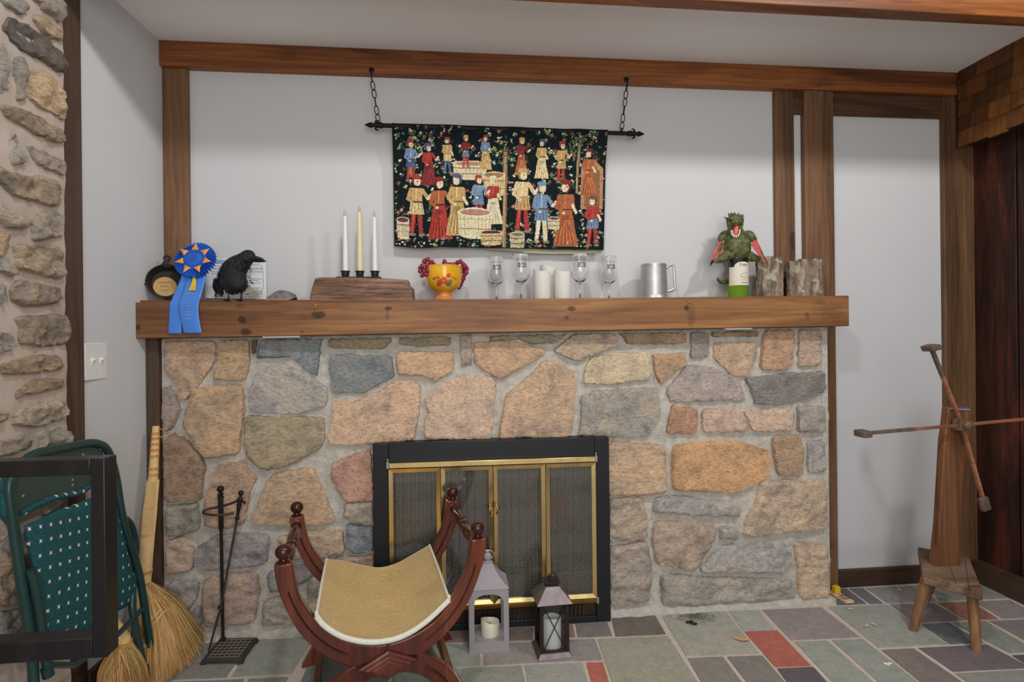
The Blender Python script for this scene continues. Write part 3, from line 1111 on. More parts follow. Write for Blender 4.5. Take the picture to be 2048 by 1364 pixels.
KN = [(mk(485, 640), 0.017, (1.1, 1, 1), 0.9), (mk(492, 664), 0.018, (1.3, 1, .8), 0.85), (mk(480, 612), 0.022, (1.2, 1, .7), 0.6), (mk(500, 640), 0.05, (1.2, 1, .8), 0.35),
      (mk(638, 629), 0.020, (1.6, 1, .75), 0.9), (mk(615, 632), 0.035, (1.4, 1, .6), 0.35), (mk(777, 617), 0.014, (1.1, 1, .8), 0.85), (mk(775, 632), 0.02, (.6, 1, 1.4), 0.5),
      (mk(1143, 618), 0.016, (1.2, 1, .8), 0.8), (mk(1134, 635), 0.009, (1.2, 1, .9), 0.8), (mk(1373, 616), 0.012, (1, 1, 1), 0.85), (mk(1382, 630), 0.05, (.5, 1, 1.4), 0.5),
      (mk(1660, 625), 0.10, (1.1, 1, .55), 0.5), (mk(1614, 632), 0.022, (.7, 1, 1.1), 0.6), (mk(1640, 603), 0.03, (1.6, 1, .5), 0.4), (mk(276, 655), 0.014, (.8, 1, 1), 0.8),
      (mk(604, 664), 0.008, (1.4, 1, .7), 0.7)]
m_mantel = wood('mantel_pine', (90, 60, 38), (144, 98, 62), (182, 134, 84), 'X', g=1.0, rough=0.5, scale=0.8, ring=0.45, bump=0.15, knots=KN)
m_mantel_top = wood('mantel_shelf_pine', (88, 54, 34), (126, 80, 50), (150, 100, 62), 'X', g=1.05, rough=0.5)
mt = thing('mantel', 'long brown knotty pine mantel beam across the top of the stone fireplace', 'mantel', MO)
b = B()
b.prism([(MX0, YM, mbot(MX0)), (MX1, YM, mbot(MX1)), (MX1, YM, mtop(MX1)), (MX0, YM, mtop(MX0))], (0, 0.195, 0))
b.build('beam', m_mantel, mt, bevel=0.003)
b = B()
xs0, xs1 = P(290, 597, 2.40).x, P(622, 597, 2.40).x
b.prism([(xs0, 2.345, mtop(xs0)), (xs1, 2.345, mtop(xs1)), (xs1, 2.345, mtop(xs1) + .006), (xs0, 2.345, mtop(xs0) + .011)], (0, 0.16, 0))
b.build('shelf_board', m_mantel_top, mt, bevel=0.001, label='thin board laid along the left end of the mantel top')
m_gold = plain('brass_hook', (214, 170, 80), 0.25, 1.0, g=1.0, var=0)
for px, py in ((631, 614), (1376, 604)):
    c = P(px, py, YM - .004)
    b = B()
    b.tube(smoothpath([c + V(0, .006, .008), c + V(0, -.004, .008), c + V(0, -.010, 0), c + V(0, -.006, -.007), c + V(0, 0, -.006), c + V(0, .002, 0)], 4), 0.0016, 8)
    b.lathe([(0.004, 0), (0.004, .001)], c + V(0, .003, .008), 12, (0, -1, 0))
    b.build('cup_hook', m_gold, mt, label='small brass cup hook')
m_white = plain('white_plastic', (236, 236, 232), 0.45, g=1.0, var=0.02)
for n_, (xa, xb, py, lb) in enumerate(((527, 601, 671, 'small white strip fixed under the mantel below the log block at left'), (1448, 1501, 656, 'small white strip fixed under the mantel below the dragon bottle'))):
    a, c = P(xa, py, 2.34), P(xb, py, 2.34)
    bb = B()
    za, zc = mbot(a.x), mbot(c.x)
    bb.prism([(a.x, 2.325, za - .007), (c.x, 2.325, zc - .007), (c.x, 2.325, zc), (a.x, 2.325, za)], (0, .03, 0))
    bb.build('strip', m_white, None, lb, 'strip', 'white strips under the mantel', loc=(a.x, 2.34, za), bevel=.001)

# ================================================================== FIREPLACE DOORS
YS = 2.33
sTL, sTR, sBR = P(745, 885, YS), P(1218, 878, YS), P(1218, 1247, YS)
SX0, SX1, SZ1 = sTL.x, sTR.x, (sTL.z + sTR.z) / 2
m_blackmetal = plain('matte_black_metal', (38, 40, 44), 0.45, 0.3, g=1.0, var=0.08, vs=6, spec=0.4)
m_brass = plain('antique_brass', (236, 208, 146), 0.24, 1.0, g=1.0, var=0.14, vs=22, stretch=(1, 1, .3))
m_brass_dark = plain('dark_brass_edge', (150, 112, 56), 0.4, 1.0, g=1.0, var=0.15)  # darker brass tone for the bottom rail
m_clip = plain('grey_clip', (160, 166, 170), 0.4, 0.6, g=1.0, var=0)
fd = thing('fireplace_doors', 'black framed fireplace door set with four brass-edged glass panels', 'fireplace doors', ((SX0 + SX1) / 2, YS, 0))
ox0, ox1 = P(777, 935, YS).x, P(1190, 920, YS).x
oz1 = P(980, 920, YS).z
oz0 = P(1000, 1222, YS).z
b = B()
b.box(SX0, ox0, YS, YF + .01, 0.002, SZ1)
b.box(ox1, SX1, YS, YF + .01, 0.002, SZ1)
b.box(ox0, ox1, YS, YF + .01, oz1, SZ1)
b.box(ox0, ox1, YS + .0, YF + .01, 0.002, 0.030)
b.build('surround', m_blackmetal, fd, bevel=0.003)
b = B()
k = 0
x = ox0 + .05
while x < ox1 - .05:
    b.box(x, x + .006, YS + .004, YS + .012, 0.028, oz0 + .002)
    x += .0175
b.box(ox0, ox1, YS + .016, YS + .03, 0.02, oz0 + .003)
b.build('air_vent_grille', plain('dark_vent_metal', (70, 58, 50), 0.5, 0.5, g=1.0, var=.2), fd, label='slotted dark vent strip')
dz1 = P(980, 932, YS - .02).z
dz0 = P(1000, 1207, YS - .02).z
b = B()
b.box(ox0 + .004, ox1 - .004, YS - .022, YS - .004, dz1 + .003, P(980, 920, YS - .02).z)
b.build('top_rail', m_brass, fd, bevel=0.002)
b = B()
b.box(ox0 + .004, ox1 - .002, YS - .018, YS - .002, dz0 - .022, dz0 - .004)
b.build('bottom_rail', m_brass_dark, fd, bevel=0.002)
for cx, sgn in ((ox0 - .002, 1), (ox1 + .002, -1)):
    for zc, up in ((dz1 + .014, 1), (dz0 - .014, 0)):
        b = B()
        b.box(cx - .005, cx + .005, YS - .016, YS, zc - .013, zc + .013)
        if up:
            b.tube([(cx, YS - .008, zc + .012), (cx, YS - .008, zc + .020)], 0.003, 10)
            b.ball((cx, YS - .008, zc + .022), .0045, n=10)
        b.build('corner_clip', m_clip, fd, bevel=.001, label='small grey corner clip')
# glass: a real thin pane, tinted by smoke
gt = NT('smoked_pane')
gl = gt.node('ShaderNodeBsdfGlossy')
gl.inputs['Roughness'].default_value = 0.03
gl.inputs['Color'].default_value = (.9, .9, .9, 1)
tr = gt.node('ShaderNodeBsdfTransparent')
tr.inputs['Color'].default_value = (.84, .84, .84, 1)
fr = gt.node('ShaderNodeFresnel')
fr.inputs['IOR'].default_value = 1.5
mx = gt.node('ShaderNodeMixShader')
gt.link(fr.outputs[0], mx.inputs[0])
gt.link(tr.outputs[0], mx.inputs[1])
gt.link(gl.outputs[0], mx.inputs[2])
gt.link(mx.outputs[0], gt.out.inputs[0])
m_pane = gt.m
bx = [P(777.5, 940, YS).x, P(881.3, 940, YS).x, P(985.4, 940, YS).x, P(1089.5, 940, YS).x, P(1189.5, 940, YS).x]
for i in range(4):
    x0, x1 = bx[i] + .0015, bx[i + 1] - .0015
    fw_ = .0165
    yb = YS - .020
    b = B()
    # four mitred bars with a sloped inner face
    for (o0, o1, i0, i1) in (((x0, dz0), (x1, dz0), (x0 + fw_, dz0 + fw_), (x1 - fw_, dz0 + fw_)), ((x1, dz0), (x1, dz1), (x1 - fw_, dz0 + fw_), (x1 - fw_, dz1 - fw_)),
                             ((x1, dz1), (x0, dz1), (x1 - fw_, dz1 - fw_), (x0 + fw_, dz1 - fw_)), ((x0, dz1), (x0, dz0), (x0 + fw_, dz1 - fw_), (x0 + fw_, dz0 + fw_))):
        b.add([(o0[0], yb, o0[1]), (o1[0], yb, o1[1]), (i1[0], yb + .005, i1[1]), (i0[0], yb + .005, i0[1]),
               (o0[0], yb + .014, o0[1]), (o1[0], yb + .014, o1[1]), (i1[0], yb + .014, i1[1]), (i0[0], yb + .014, i0[1])],
              [(0, 1, 2, 3), (7, 6, 5, 4), (0, 4, 5, 1), (1, 5, 6, 2), (2, 6, 7, 3), (3, 7, 4, 0)])
    df = b.build('door_frame', m_brass, fd, smooth=False)
    g_ = B().box(x0 + fw_ - .002, x1 - fw_ + .002, yb + .010, yb + .012, dz0 + fw_ - .002, dz1 - fw_ + .002)
    g_.build('glass', m_pane, df, smooth=False)
    if i in (1, 2):
        hx = x1 - .006 if i == 1 else x0 + .006
        sg = -1 if i == 1 else 1
        hc = P(985, 1016, yb)
        hz = hc.z
        b = B()
        prof = [(0.0, .024), (0.35, .020), (0.75, .010), (1.0, .0), (.92, -.008), (0.5, -.018), (0.12, -.024)]
        b.tube(smoothpath([(hx + sg * .010 * q, yb - .010 - .010 * q, hz + dz_) for q, dz_ in prof], 3), [.002, .0035, .005, .0055, .005, .0035, .002], 10)
        b.tube([(hx, yb + .002, hz + .024), (hx, yb - .012, hz + .024), (hx, yb - .012, hz + .030)], .0022, 8)
        b.tube([(hx, yb + .002, hz - .024), (hx, yb - .012, hz - .024), (hx, yb - .012, hz - .030)], .0022, 8)
        b.build('door_handle', plain('bright_brass', (226, 196, 130), 0.2, 1.0, g=1.0, var=0) if i == 1 else bpy.data.materials['bright_brass'], df)
# woven mesh curtains behind the glass
mm = NT('woven_fire_mesh')
_v = mm.coords()
sp = mm.node('ShaderNodeSeparateXYZ')
mm.link(_v, sp.inputs[0])
p1_ = mm.math('ADD', sp.outputs[0], sp.outputs[2])
p2_ = mm.math('SUBTRACT', sp.outputs[0], sp.outputs[2])
fq = 2 * math.pi / 0.0105
s1 = mm.math('SINE', mm.math('MULTIPLY', p1_, fq))
s2 = mm.math('SINE', mm.math('MULTIPLY', p2_, fq))
msk = mm.math('GREATER_THAN', mm.math('MAXIMUM', s1, s2), 0.55)
tr = mm.node('ShaderNodeBsdfTransparent')
mx = mm.node('ShaderNodeMixShader')
mm.link(msk, mx.inputs[0])
mm.link(tr.outputs[0], mx.inputs[1])
mm.link(mm.b.outputs[0], mx.inputs[2])
mm.link(mx.outputs[0], mm.out.inputs[0])
mm.color(lin((226, 220, 208), 1.0))
mm.set(0.5, 0.1)
for (xa, xb, ph) in ((bx[0] + .008, bx[2] - .006, 0.3), (bx[2] + .006, bx[4] - .008, 1.4)):
    b = B()
    b.sheet(lambda u, v: (xa + (xb - xa) * u, YS + .028 + .010 * math.sin(u * (xb - xa) * 190 + ph + 0.6 * math.sin(v * 3)) + .004 * noise.noise(Vector((u * 6, v * 2, ph))), oz0 + .004 + (dz1 - oz0) * v), 160, 12)
    b.build('mesh_curtain', mm.m, fd, label='grey woven metal mesh curtain')

# ================================================================== TAPESTRY ON ITS ROD
m_iron = plain('black_wrought_iron', (34, 33, 33), 0.5, 0.6, g=1.0, var=0.1, spec=0.4)
rL, rR = P(752, 250.5, 2.455), P(1268, 267.5, 2.455)
rdir = (rR - rL).normalized()
rod = thing('curtain_rod', 'black iron rod with arrowhead finials holding the tapestry', 'rod', tuple((rL + rR) / 2))
B().tube([rL, rR], 0.0095, 16).build('rod_bar', m_iron, rod)
for e, dr in ((rL, -rdir), (rR, rdir)):
    b = B()
    b.lathe([(0.0095, -.03), (.0125, -.028), (.0125, -.012), (.0095, -.010), (.0125, -.004), (.0125, .004), (.008, .008), (.009, .014), (.012, .020), (.009, .032), (.001, .048)], e, 16, dr)
    upv = V(0, 0, 1)
    for sg in (1, -1):
        b.tube(smoothpath([e + upv * sg * .008, e + upv * sg * .016 + dr * .002, e + upv * sg * .021 - dr * .006, e + upv * sg * .018 - dr * .012], 4), [.005, .004, .003, .0015], 8)
    b.build('finial', m_iron, rod)


def chain(hook_px, end_px, lb):
    y0 = 2.487 - .004
    hz = 2.374
    h = P(hook_px[0], hook_px[1], y0)
    h = V(h.x, 2.483, hz + .012)
    e = P(end_px[0], end_px[1], 2.455) + V(0, 0, .004)
    t = thing('chain', lb, 'chain', tuple(h), 'chains that hold up the tapestry rod')
    b = B()
    b.lathe([(0.012, 0), (.012, .003), (.006, .005)], h + V(0, .004, 0), 16, (0, -1, 0))
    top = h + V(0, -.012, -.022)
    b.tube(smoothpath([h + V(0, -.002, 0), h + V(0, -.012, -.002), h + V(0, -.018, -.012), top, h + V(0, -.004, -.018)], 5), .0022, 8)
    b.build('hook', m_iron, t)
    b = B()
    seg = e - top
    dv = seg.normalized()
    n = 6
    L = seg.length / n
    side = dv.cross(V(0, 1, 0)).normalized()
    for i in range(n):
        c = top + dv * L * (i + .5)
        a1 = side if i not in (0, 3) else dv.cross(side).normalized()
        pts = []
        for k in range(18):
            q = 2 * math.pi * k / 18
            pts.append(c + dv * math.cos(q) * (L * .57) + a1 * math.sin(q) * .0085)
        b.tube(pts, .0019, 7, closed=True)
    # last loop around the rod
    pts = [e + V(0, 0, -.004) + rdir * 0.0 + V(0, math.cos(2 * math.pi * k / 18) * .013, math.sin(2 * math.pi * k / 18) * .013) for k in range(18)]
    b.tube(pts, .0022, 7, closed=True)
    b.build('chain_links', m_iron, t)


chain((743, 156), (757, 247), 'black iron chain holding the left end of the tapestry rod')
chain((1253, 172), (1243, 262), 'black iron chain holding the right end of the tapestry rod')

# a generic woven garden scene: dark flowery ground, trees, tubs and plainly dressed figures
TW, TH = 500, 292
img = np.zeros((TH, TW, 3), np.float32)
img[:] = (20, 30, 34)
YY, XX = np.mgrid[0:TH, 0:TW].astype(np.float32)
rs = np.random.RandomState(5)


def ell(cx, cy, rx, ry, c, ang=0.0):
    ca, sa = math.cos(ang), math.sin(ang)
    dx, dy = XX - cx, YY - cy
    m = ((dx * ca + dy * sa) / rx) ** 2 + ((-dx * sa + dy * ca) / ry) ** 2 < 1
    img[m] = c


def pol(pts, c, outline=True):
    m = np.zeros((TH, TW), bool)
    n = len(pts)
    for i in range(n):
        (x1, y1), (x2, y2) = pts[i], pts[(i + 1) % n]
        cond = (y1 > YY) != (y2 > YY)
        m ^= cond & (XX < (x2 - x1) * (YY - y1) / ((y2 - y1) or 1e-6) + x1)
    img[m] = c
    return m


def stroke(x1, y1, x2, y2, w, c):
    dx, dy = x2 - x1, y2 - y1
    L = dx * dx + dy * dy + 1e-6
    t = np.clip(((XX - x1) * dx + (YY - y1) * dy) / L, 0, 1)
    img[((XX - x1 - t * dx) ** 2 + (YY - y1 - t * dy) ** 2) < w * w] = c


for _ in range(560):
    x_, y_ = rs.uniform(0, TW), rs.uniform(0, TH)
    kind_ = rs.randint(4)
    gcol = [(58, 98, 66), (86, 116, 72), (48, 92, 84), (110, 128, 84)][rs.randint(4)]
    for _k in range(rs.randint(1, 3)):
        a_ = rs.uniform(-2.6, -.5)
        stroke(x_, y_, x_ + 8 * math.cos(a_), y_ + 8 * math.sin(a_), 0.9, gcol)
    fc = [(206, 150, 130), (226, 208, 160), (176, 66, 58), (222, 214, 190), (214, 180, 110), (190, 110, 110), (150, 170, 180)][rs.randint(7)]
    if kind_ < 3:
        for _k in range(3):
            ell(x_ + rs.uniform(-4, 4), y_ - 6 + rs.uniform(-4, 4), rs.uniform(1.2, 2.6), rs.uniform(1.0, 2.2), fc)
SKIN = (222, 190, 150)
RED, RED2, BLUE, BLUE2, GOLD, GOLD2, RUST, CREAM, BRN = (168, 52, 44), (132, 44, 44), (104, 132, 164), (70, 90, 126), (186, 146, 84), (206, 176, 120), (170, 88, 50), (214, 194, 150), (112, 78, 52)


def hatch(mask_fn, c, step, c2):
    pass


def figure(x, y, s, top, skirt, legs=None, hat=None, arm=1, robe=False):
    # x, y: feet; s: height
    u = s / 100.0
    if robe:
        pts = [(x - 7 * u, y - 74 * u), (x + 7 * u, y - 74 * u), (x + 11 * u, y - 45 * u), (x + 20 * u, y), (x - 18 * u, y), (x - 10 * u, y - 45 * u)]
        pol(pts, skirt)
        for k in range(5):
            xx = x - 12 * u + k * 6 * u
            stroke(x - 4 * u + k * 2 * u, y - 46 * u, xx, y - 3 * u, .55 * u + .2, tuple(v * .72 for v in skirt))
            stroke(x - 3 * u + k * 2 * u, y - 40 * u, xx + 2.6 * u, y - 5 * u, .4 * u + .2, tuple(min(v * 1.28, 240) for v in skirt))
    else:
        lg = legs or RED
        stroke(x - 4 * u, y - 42 * u, x - 8 * u, y - 3 * u, 3.4 * u, lg)
        stroke(x + 4 * u, y - 42 * u, x + 7 * u, y - 3 * u, 3.4 * u, lg)
        stroke(x - 4 * u, y - 40 * u, x - 7.4 * u, y - 8 * u, .8 * u, tuple(min(v * 1.4, 240) for v in lg))
        stroke(x - 10 * u, y - 2 * u, x - 4 * u, y - 2 * u, 2 * u, (120, 124, 96))
        stroke(x + 5 * u, y - 2 * u, x + 11 * u, y - 2 * u, 2 * u, (120, 124, 96))
        pol([(x - 8 * u, y - 62 * u), (x + 8 * u, y - 62 * u), (x + 12 * u, y - 36 * u), (x - 12 * u, y - 36 * u)], skirt)
        for k in range(4):
            stroke(x - 6 * u + 4 * k * u, y - 58 * u, x - 9 * u + 6 * k * u, y - 38 * u, .6 * u, tuple(v * .7 for v in skirt))
    pol([(x - 9 * u, y - 79 * u), (x + 9 * u, y - 79 * u), (x + 8 * u, y - 55 * u), (x - 8 * u, y - 55 * u)], top)
    stroke(x, y - 78 * u, x - 1 * u, y - 57 * u, .7 * u, tuple(min(v * 1.35, 245) for v in top))
    stroke(x - 8 * u, y - 56 * u, x + 8 * u, y - 56 * u, .9 * u, (60, 44, 36))
    # arms
    stroke(x - 9 * u, y - 76 * u, x - 13 * u, y - 60 * u, 3 * u, top)
    stroke(x - 13 * u, y - 60 * u, x - 4 * u, y - 52 * u, 2.4 * u, top)
    ell(x - 3 * u, y - 51 * u, 2.4 * u, 2 * u, SKIN)
    stroke(x + 9 * u, y - 76 * u, x + (14 + 4 * arm) * u, y - 62 * u, 3 * u, top)
    stroke(x + (14 + 4 * arm) * u, y - 62 * u, x + (19 + 4 * arm) * u, y - (60 + 8 * arm) * u, 2.3 * u, SKIN)
    # head
    hc_ = hat or BRN
    ell(x, y - 91 * u, 7.4 * u, 8.6 * u, tuple(v * .8 for v in hc_))
    ell(x + 1.4 * u * (1 if arm > 0 else -1), y - 89 * u, 5.2 * u, 6.8 * u, SKIN)
    if hat:
        ell(x, y - 97 * u, 7.6 * u, 3.8 * u, hat)
    stroke(x + 1 * u, y - 90 * u, x + 3 * u, y - 90 * u, .55 * u, (90, 60, 46))


def tree(x, y0, y1, w):
    stroke(x, y0, x + 3, y1, w, (142, 104, 66))
    stroke(x - 1, y0, x + 2, y1, w * .3, (182, 144, 96))
    for _k in range(60):
        ell(x + rs.normal(0, 22), y1 + rs.uniform(-6, 34) - 8, rs.uniform(1.5, 4), rs.uniform(1, 2.4), [(70, 104, 66), (96, 122, 74), (52, 84, 66), (134, 140, 86)][rs.randint(4)], rs.uniform(0, 3))


def tub(x, y, w, h, c, inner):
    pol([(x - w, y), (x + w, y), (x + w * .9, y + h), (x - w * .9, y + h)], c)
    ell(x, y + h, w * .9, h * .16, c)
    for k in range(-4, 5):
        stroke(x + k * w / 4.6, y, x + k * w / 5, y + h, .5, tuple(v * .7 for v in c))
    for q in (.3, .72):
        stroke(x - w * .97, y + h * q, x + w * .97, y + h * q, 1.1, tuple(v * .6 for v in c))
    ell(x, y, w, h * .2, tuple(v * 1.08 for v in c))
    ell(x, y, w * .88, h * .14, inner)


tree(256, 286, 60, 5)
tree(40, 120, 30, 3)
tree(430, 150, 30, 3)
tub(176, 86, 40, 34, (206, 184, 144), (170, 120, 96))
tub(232, 112, 26, 46, GOLD2, (150, 106, 70))
pol([(440, 90), (470, 66), (494, 90), (494, 190), (440, 190)], (176, 122, 80))
pol([(450, 98), (470, 80), (486, 98), (486, 186), (450, 186)], (132, 92, 60))
for k in range(6):
    stroke(440, 104 + 15 * k, 494, 104 + 15 * k, .8, (120, 80, 54))
for a in ((40, 132, 96, BLUE, BLUE2, RED, RED, 1, False), (80, 140, 98, RED, RED2, None, BLUE2, 1, True), (124, 112, 84, GOLD, GOLD2, BLUE2, RED, -1, False), (166, 96, 74, RED2, BLUE, RED, GOLD, 1, False), (212, 100, 80, BLUE, GOLD, BLUE2, RED, -1, True),
          (296, 108, 84, RED2, RUST, None, GOLD, 1, True), (344, 118, 92, GOLD, GOLD2, BLUE, BLUE2, -1, True), (392, 126, 98, GOLD, GOLD, RED, RED, 1, False), (458, 156, 112, RUST, RUST, None, RED2, -1, True)):
    figure(a[0], a[1], a[2], a[3], a[4], a[5], a[6], a[7], a[8])
for a in ((52, 262, 146, GOLD, GOLD2, RED, RED, 1, False), (104, 272, 150, RUST, RED, None, RED2, 1, True), (146, 262, 150, GOLD, GOLD, None, BLUE2, -1, True), (230, 232, 118, RED, CREAM, RED2, CREAM, -1, True), (196, 226, 112, BLUE, BLUE, RED, RED, 1, False),
          (300, 252, 158, GOLD2, GOLD, RED, GOLD, 1, False), (346, 276, 150, BLUE, BLUE, CREAM, BLUE, 1, False), (404, 284, 164, RUST, RUST, None, RED2, -1, True), (470, 282, 124, RED, BLUE, RED, BRN, -1, False)):
    figure(a[0], a[1], a[2], a[3], a[4], a[5], a[6], a[7], a[8])
tub(188, 204, 40, 56, CREAM, (170, 120, 100))
tub(226, 252, 26, 28, GOLD2, (96, 40, 52))
tub(288, 256, 18, 32, (196, 182, 140), (110, 120, 70))
tub(376, 214, 15, 24, CREAM, (120, 60, 60))
tub(20, 226, 15, 40, CREAM, (110, 52, 60))
for _ in range(120):
    x_, y_ = rs.uniform(0, TW), rs.uniform(TH - 26, TH)
    ell(x_, y_, rs.uniform(1.5, 3), rs.uniform(1, 2.2), [(206, 150, 130), (70, 110, 76), (176, 66, 58), (226, 208, 160), (96, 122, 74)][rs.randint(5)])
img[:3] = img[-3:] = (22, 26, 28)
img[:, :3] = img[:, -3:] = (22, 26, 28)
img *= (0.76 + 0.48 * rs.rand(TH, TW, 1)).astype(np.float32)
img = np.clip(img, 0, 255)

tTL, tTR, tBL, tBR = P(784, 247, 2.452), P(1215, 261, 2.452), P(789, 493, 2.488), P(1206, 501, 2.486)
nu, nv = 430, 250


def tap(u, v, off=0.0, ext=0.0):
    p = tTL * (1 - u) * (1 - v) + tTR * u * (1 - v) + tBL * (1 - u) * v + tBR * u * v
    yw = 0.004 * math.sin(u * 17 + 1) * (0.3 + .7 * v) + .003 * math.sin(u * 41 + v * 3) + .003 * noise.noise(Vector((u * 5, v * 4, 3)))
    pb = (tTL * (1 - u) + tTR * u)
    yb = 2.445 if v < .04 else 2.445 + min((v - .04) / .25, 1) * .032
    y = yb + yw + off
    dz_ = -.006 * math.sin(min(max((u - .02) / .2, 0), 1) * math.pi) * v if u < .22 else 0
    return V(p.x, y, p.z + .0008 * math.sin(u * 40) * (1 - v) + dz_ - ext)


tp = thing('tapestry', 'woven tapestry of robed figures on a dark flowery ground hanging above the mantel', 'tapestry', tuple((tTL + tTR) / 2))
b = B()
b.sheet(lambda u, v: tap(u, 1 - v), nu, nv)
cols = []
for j in range(nv + 1):
    for i in range(nu + 1):
        r_, g_, b_ = img[min(int((1 - j / nv) * (TH - 1)), TH - 1), min(int(i / nu * (TW - 1)), TW - 1)]
        m_ = .3 * r_ + .59 * g_ + .11 * b_
        cols.append(lin((m_ + (r_ - m_) * .78, m_ + (g_ - m_) * .78, m_ + (b_ - m_) * .78), 1.2))
tm = NT('woven_tapestry')
_at = tm.node('ShaderNodeAttribute', attribute_name='Col')
tm.color(_at.outputs['Color'])
tm.bump(tm.noise(tm.coords(), 700, 3), 0.4, 0.001)
tm.set(0.9, 0, 0.1)
b.build('woven_face', tm.m, tp, colors=cols, angle=180)
b = B()
b.sheet(lambda u, v: tap(u, (1 - v), .007 + .006 * (1 - v), (0.012 * (max(0.0, math.sin(max(u - .42, 0) / .58 * math.pi)) ** .5 if u > .42 else 0) + (.006 if u > .6 else 0)) * (1 - v)), 60, 30)
b.build('lining', plain('khaki_lining', (172, 166, 136), 0.9, g=1.1, var=.04), tp, angle=180, label='plain khaki lining showing below the hem')

# ================================================================== THINGS ON THE MANTEL
def scale_at(px, py, Y):
    """metres per pixel of the photo at that place"""
    a, c = P(px - 5, py, Y), P(px + 5, py, Y)
    return (c - a).length / 10


# --- cast iron skillet leaning in the corner
m_cast = plain('cast_iron', (44, 41, 39), 0.55, 0.4, g=1.0, var=0.1, bump=0.25, bs=220, spec=0.45)
c = P(334, 563, 2.405)
nrm = V(0.34, -0.90, 0.27).normalized()
upv = (V(-0.10, 0, 1) - nrm * V(-0.10, 0, 1).dot(nrm)).normalized()
sdv = nrm.cross(upv).normalized()
R_ = 0.074
sk = thing('skillet', 'small black cast iron skillet with a tan round sticker leaning against the brown post', 'skillet', (c.x, c.y, mtop(c.x) + .01))
b = B()
b.lathe([(0.001, -.030), (R_ * .80, -.030), (R_ * .84, -.028), (R_ * .97, .002), (R_ * 1.0, .004), (R_ * .99, .006), (R_ * .955, .005), (R_ * .80, -.022), (R_ * .76, -.025), (0.001, -.025)], c, 48, nrm, upv)
for sg in (1, -1):
    b.tube(smoothpath([c + sdv * sg * R_ * .93 + upv * .012, c + sdv * sg * (R_ + .008), c + sdv * sg * R_ * .93 - upv * .012], 4), .004, 8)
b.build('pan', m_cast, sk, angle=40)
b = B()
h0 = c + upv * R_ * .97
h1 = P(333, 504, 2.405)
hd = (h1 - h0)
hd -= nrm * hd.dot(nrm)
L = hd.length
hd.normalize()
hs = nrm.cross(hd)
ring_o, ring_i = [], []
outl = [(-.022, -.006), (-.012, .008), (-.0085, .022), (-.010, L * .62), (-.0135, L * .86), (-.010, L * .99), (0, L * 1.03), (.010, L * .99), (.0135, L * .86), (.010, L * .62), (.0085, .022), (.012, .008), (.022, -.006)]
hole_ = [(-.0052, L * .68), (-.0062, L * .82), (0, L * .92), (.0062, L * .82), (.0052, L * .68), (0, L * .60)]
oo = [h0 + hs * x + hd * y for x, y in outl]
# handle as two side bars joined round the hanging hole
b.prism([h0 + hs * x + hd * y for x, y in [(-.022, -.008), (-.012, .008), (-.0085, .022), (-.0098, L * .60), (.0098, L * .60), (.0085, .022), (.012, .008), (.022, -.008)]], nrm * -.011)
b.tube(smoothpath([h0 + hd * L * .58 - hs * .0066 - nrm * .0055, h0 + hd * L * .76 - hs * .0095 - nrm * .0055, h0 + hd * L * .93 - hs * .006 - nrm * .0055, h0 + hd * L * .98 - nrm * .0055,
                   h0 + hd * L * .93 + hs * .006 - nrm * .0055, h0 + hd * L * .76 + hs * .0095 - nrm * .0055, h0 + hd * L * .58 + hs * .0066 - nrm * .0055], 5), .0046, 10)
b.build('handle', m_cast, sk, bevel=.0015)
m_kraft = plain('tan_sticker', (196, 156, 100), 0.7, g=1.2, var=.05)
pc = c - nrm * .0246 + sdv * .010 - upv * .012
st_ = B().lathe([(R_ * .56, 0), (R_ * .56, .0006), (0.001, .0006)], pc, 40, nrm, upv).build('sticker', m_kraft, sk, label='tan round paper sticker with dark lettering')
m_ink = plain('dark_ink', (52, 40, 32), 0.8, g=1.0, var=0)
b = B()
for yy, ww in ((.020, .044), (.016, .036), (.004, .018), (-.001, .024), (-.014, .030), (-.019, .022)):
    p0 = pc + upv * yy + nrm * .0009
    x = -ww / 2
    rnd = random.Random(int(yy * 1e4))
    while x < ww / 2:
        w = rnd.uniform(.002, .005)
        b.obox(p0 + sdv * (x + w / 2), sdv * w / 2, upv * .0008, nrm * .0001)
        x += w + .0012
b.build('lettering', m_ink, st_, smooth=False)

# --- blue prize rosette with two long tails over the front of the mantel
m_satin = plain('blue_satin', (42, 96, 186), 0.4, g=1.35, var=.06, spec=.5)
m_satin_tail = plain('light_blue_satin', (72, 128, 212), 0.30, g=1.2, var=.05, spec=.5)
m_orange = plain('orange_satin', (240, 146, 66), 0.35, g=1.25, var=.05)
rc = P(391, 521, 2.362)
rn = V(0.0, -0.93, 0.36).normalized()
ru = (V(0, 0, 1) - rn * rn.z).normalized()
rsd = rn.cross(ru) * -1
if rsd.x < 0:
    rsd = -rsd
RR_ = .079
ro = thing('prize_rosette', 'blue prize rosette with orange points and two long ribbon tails hanging over the mantel', 'rosette', (rc.x, rc.y, mtop(rc.x)))


def pleat(r0, r1, n, amp, lift0, lift1, z=0):
    b = B()
    N = n * 4
    ringa, ringb = [], []
    for k in range(N):
        a = 2 * math.pi * k / N
        tri = abs((k % 4) - 2) - 1
        d = rsd * math.cos(a) + ru * math.sin(a)
        ringa.append(rc + d * r0 + rn * (lift0 + tri * amp * .5))
        ringb.append(rc + d * (r1 + .0012 * ((k // 2) % 2)) + rn * (lift1 + tri * amp))
    b.rings([ringa, ringb], True, False)
    return b


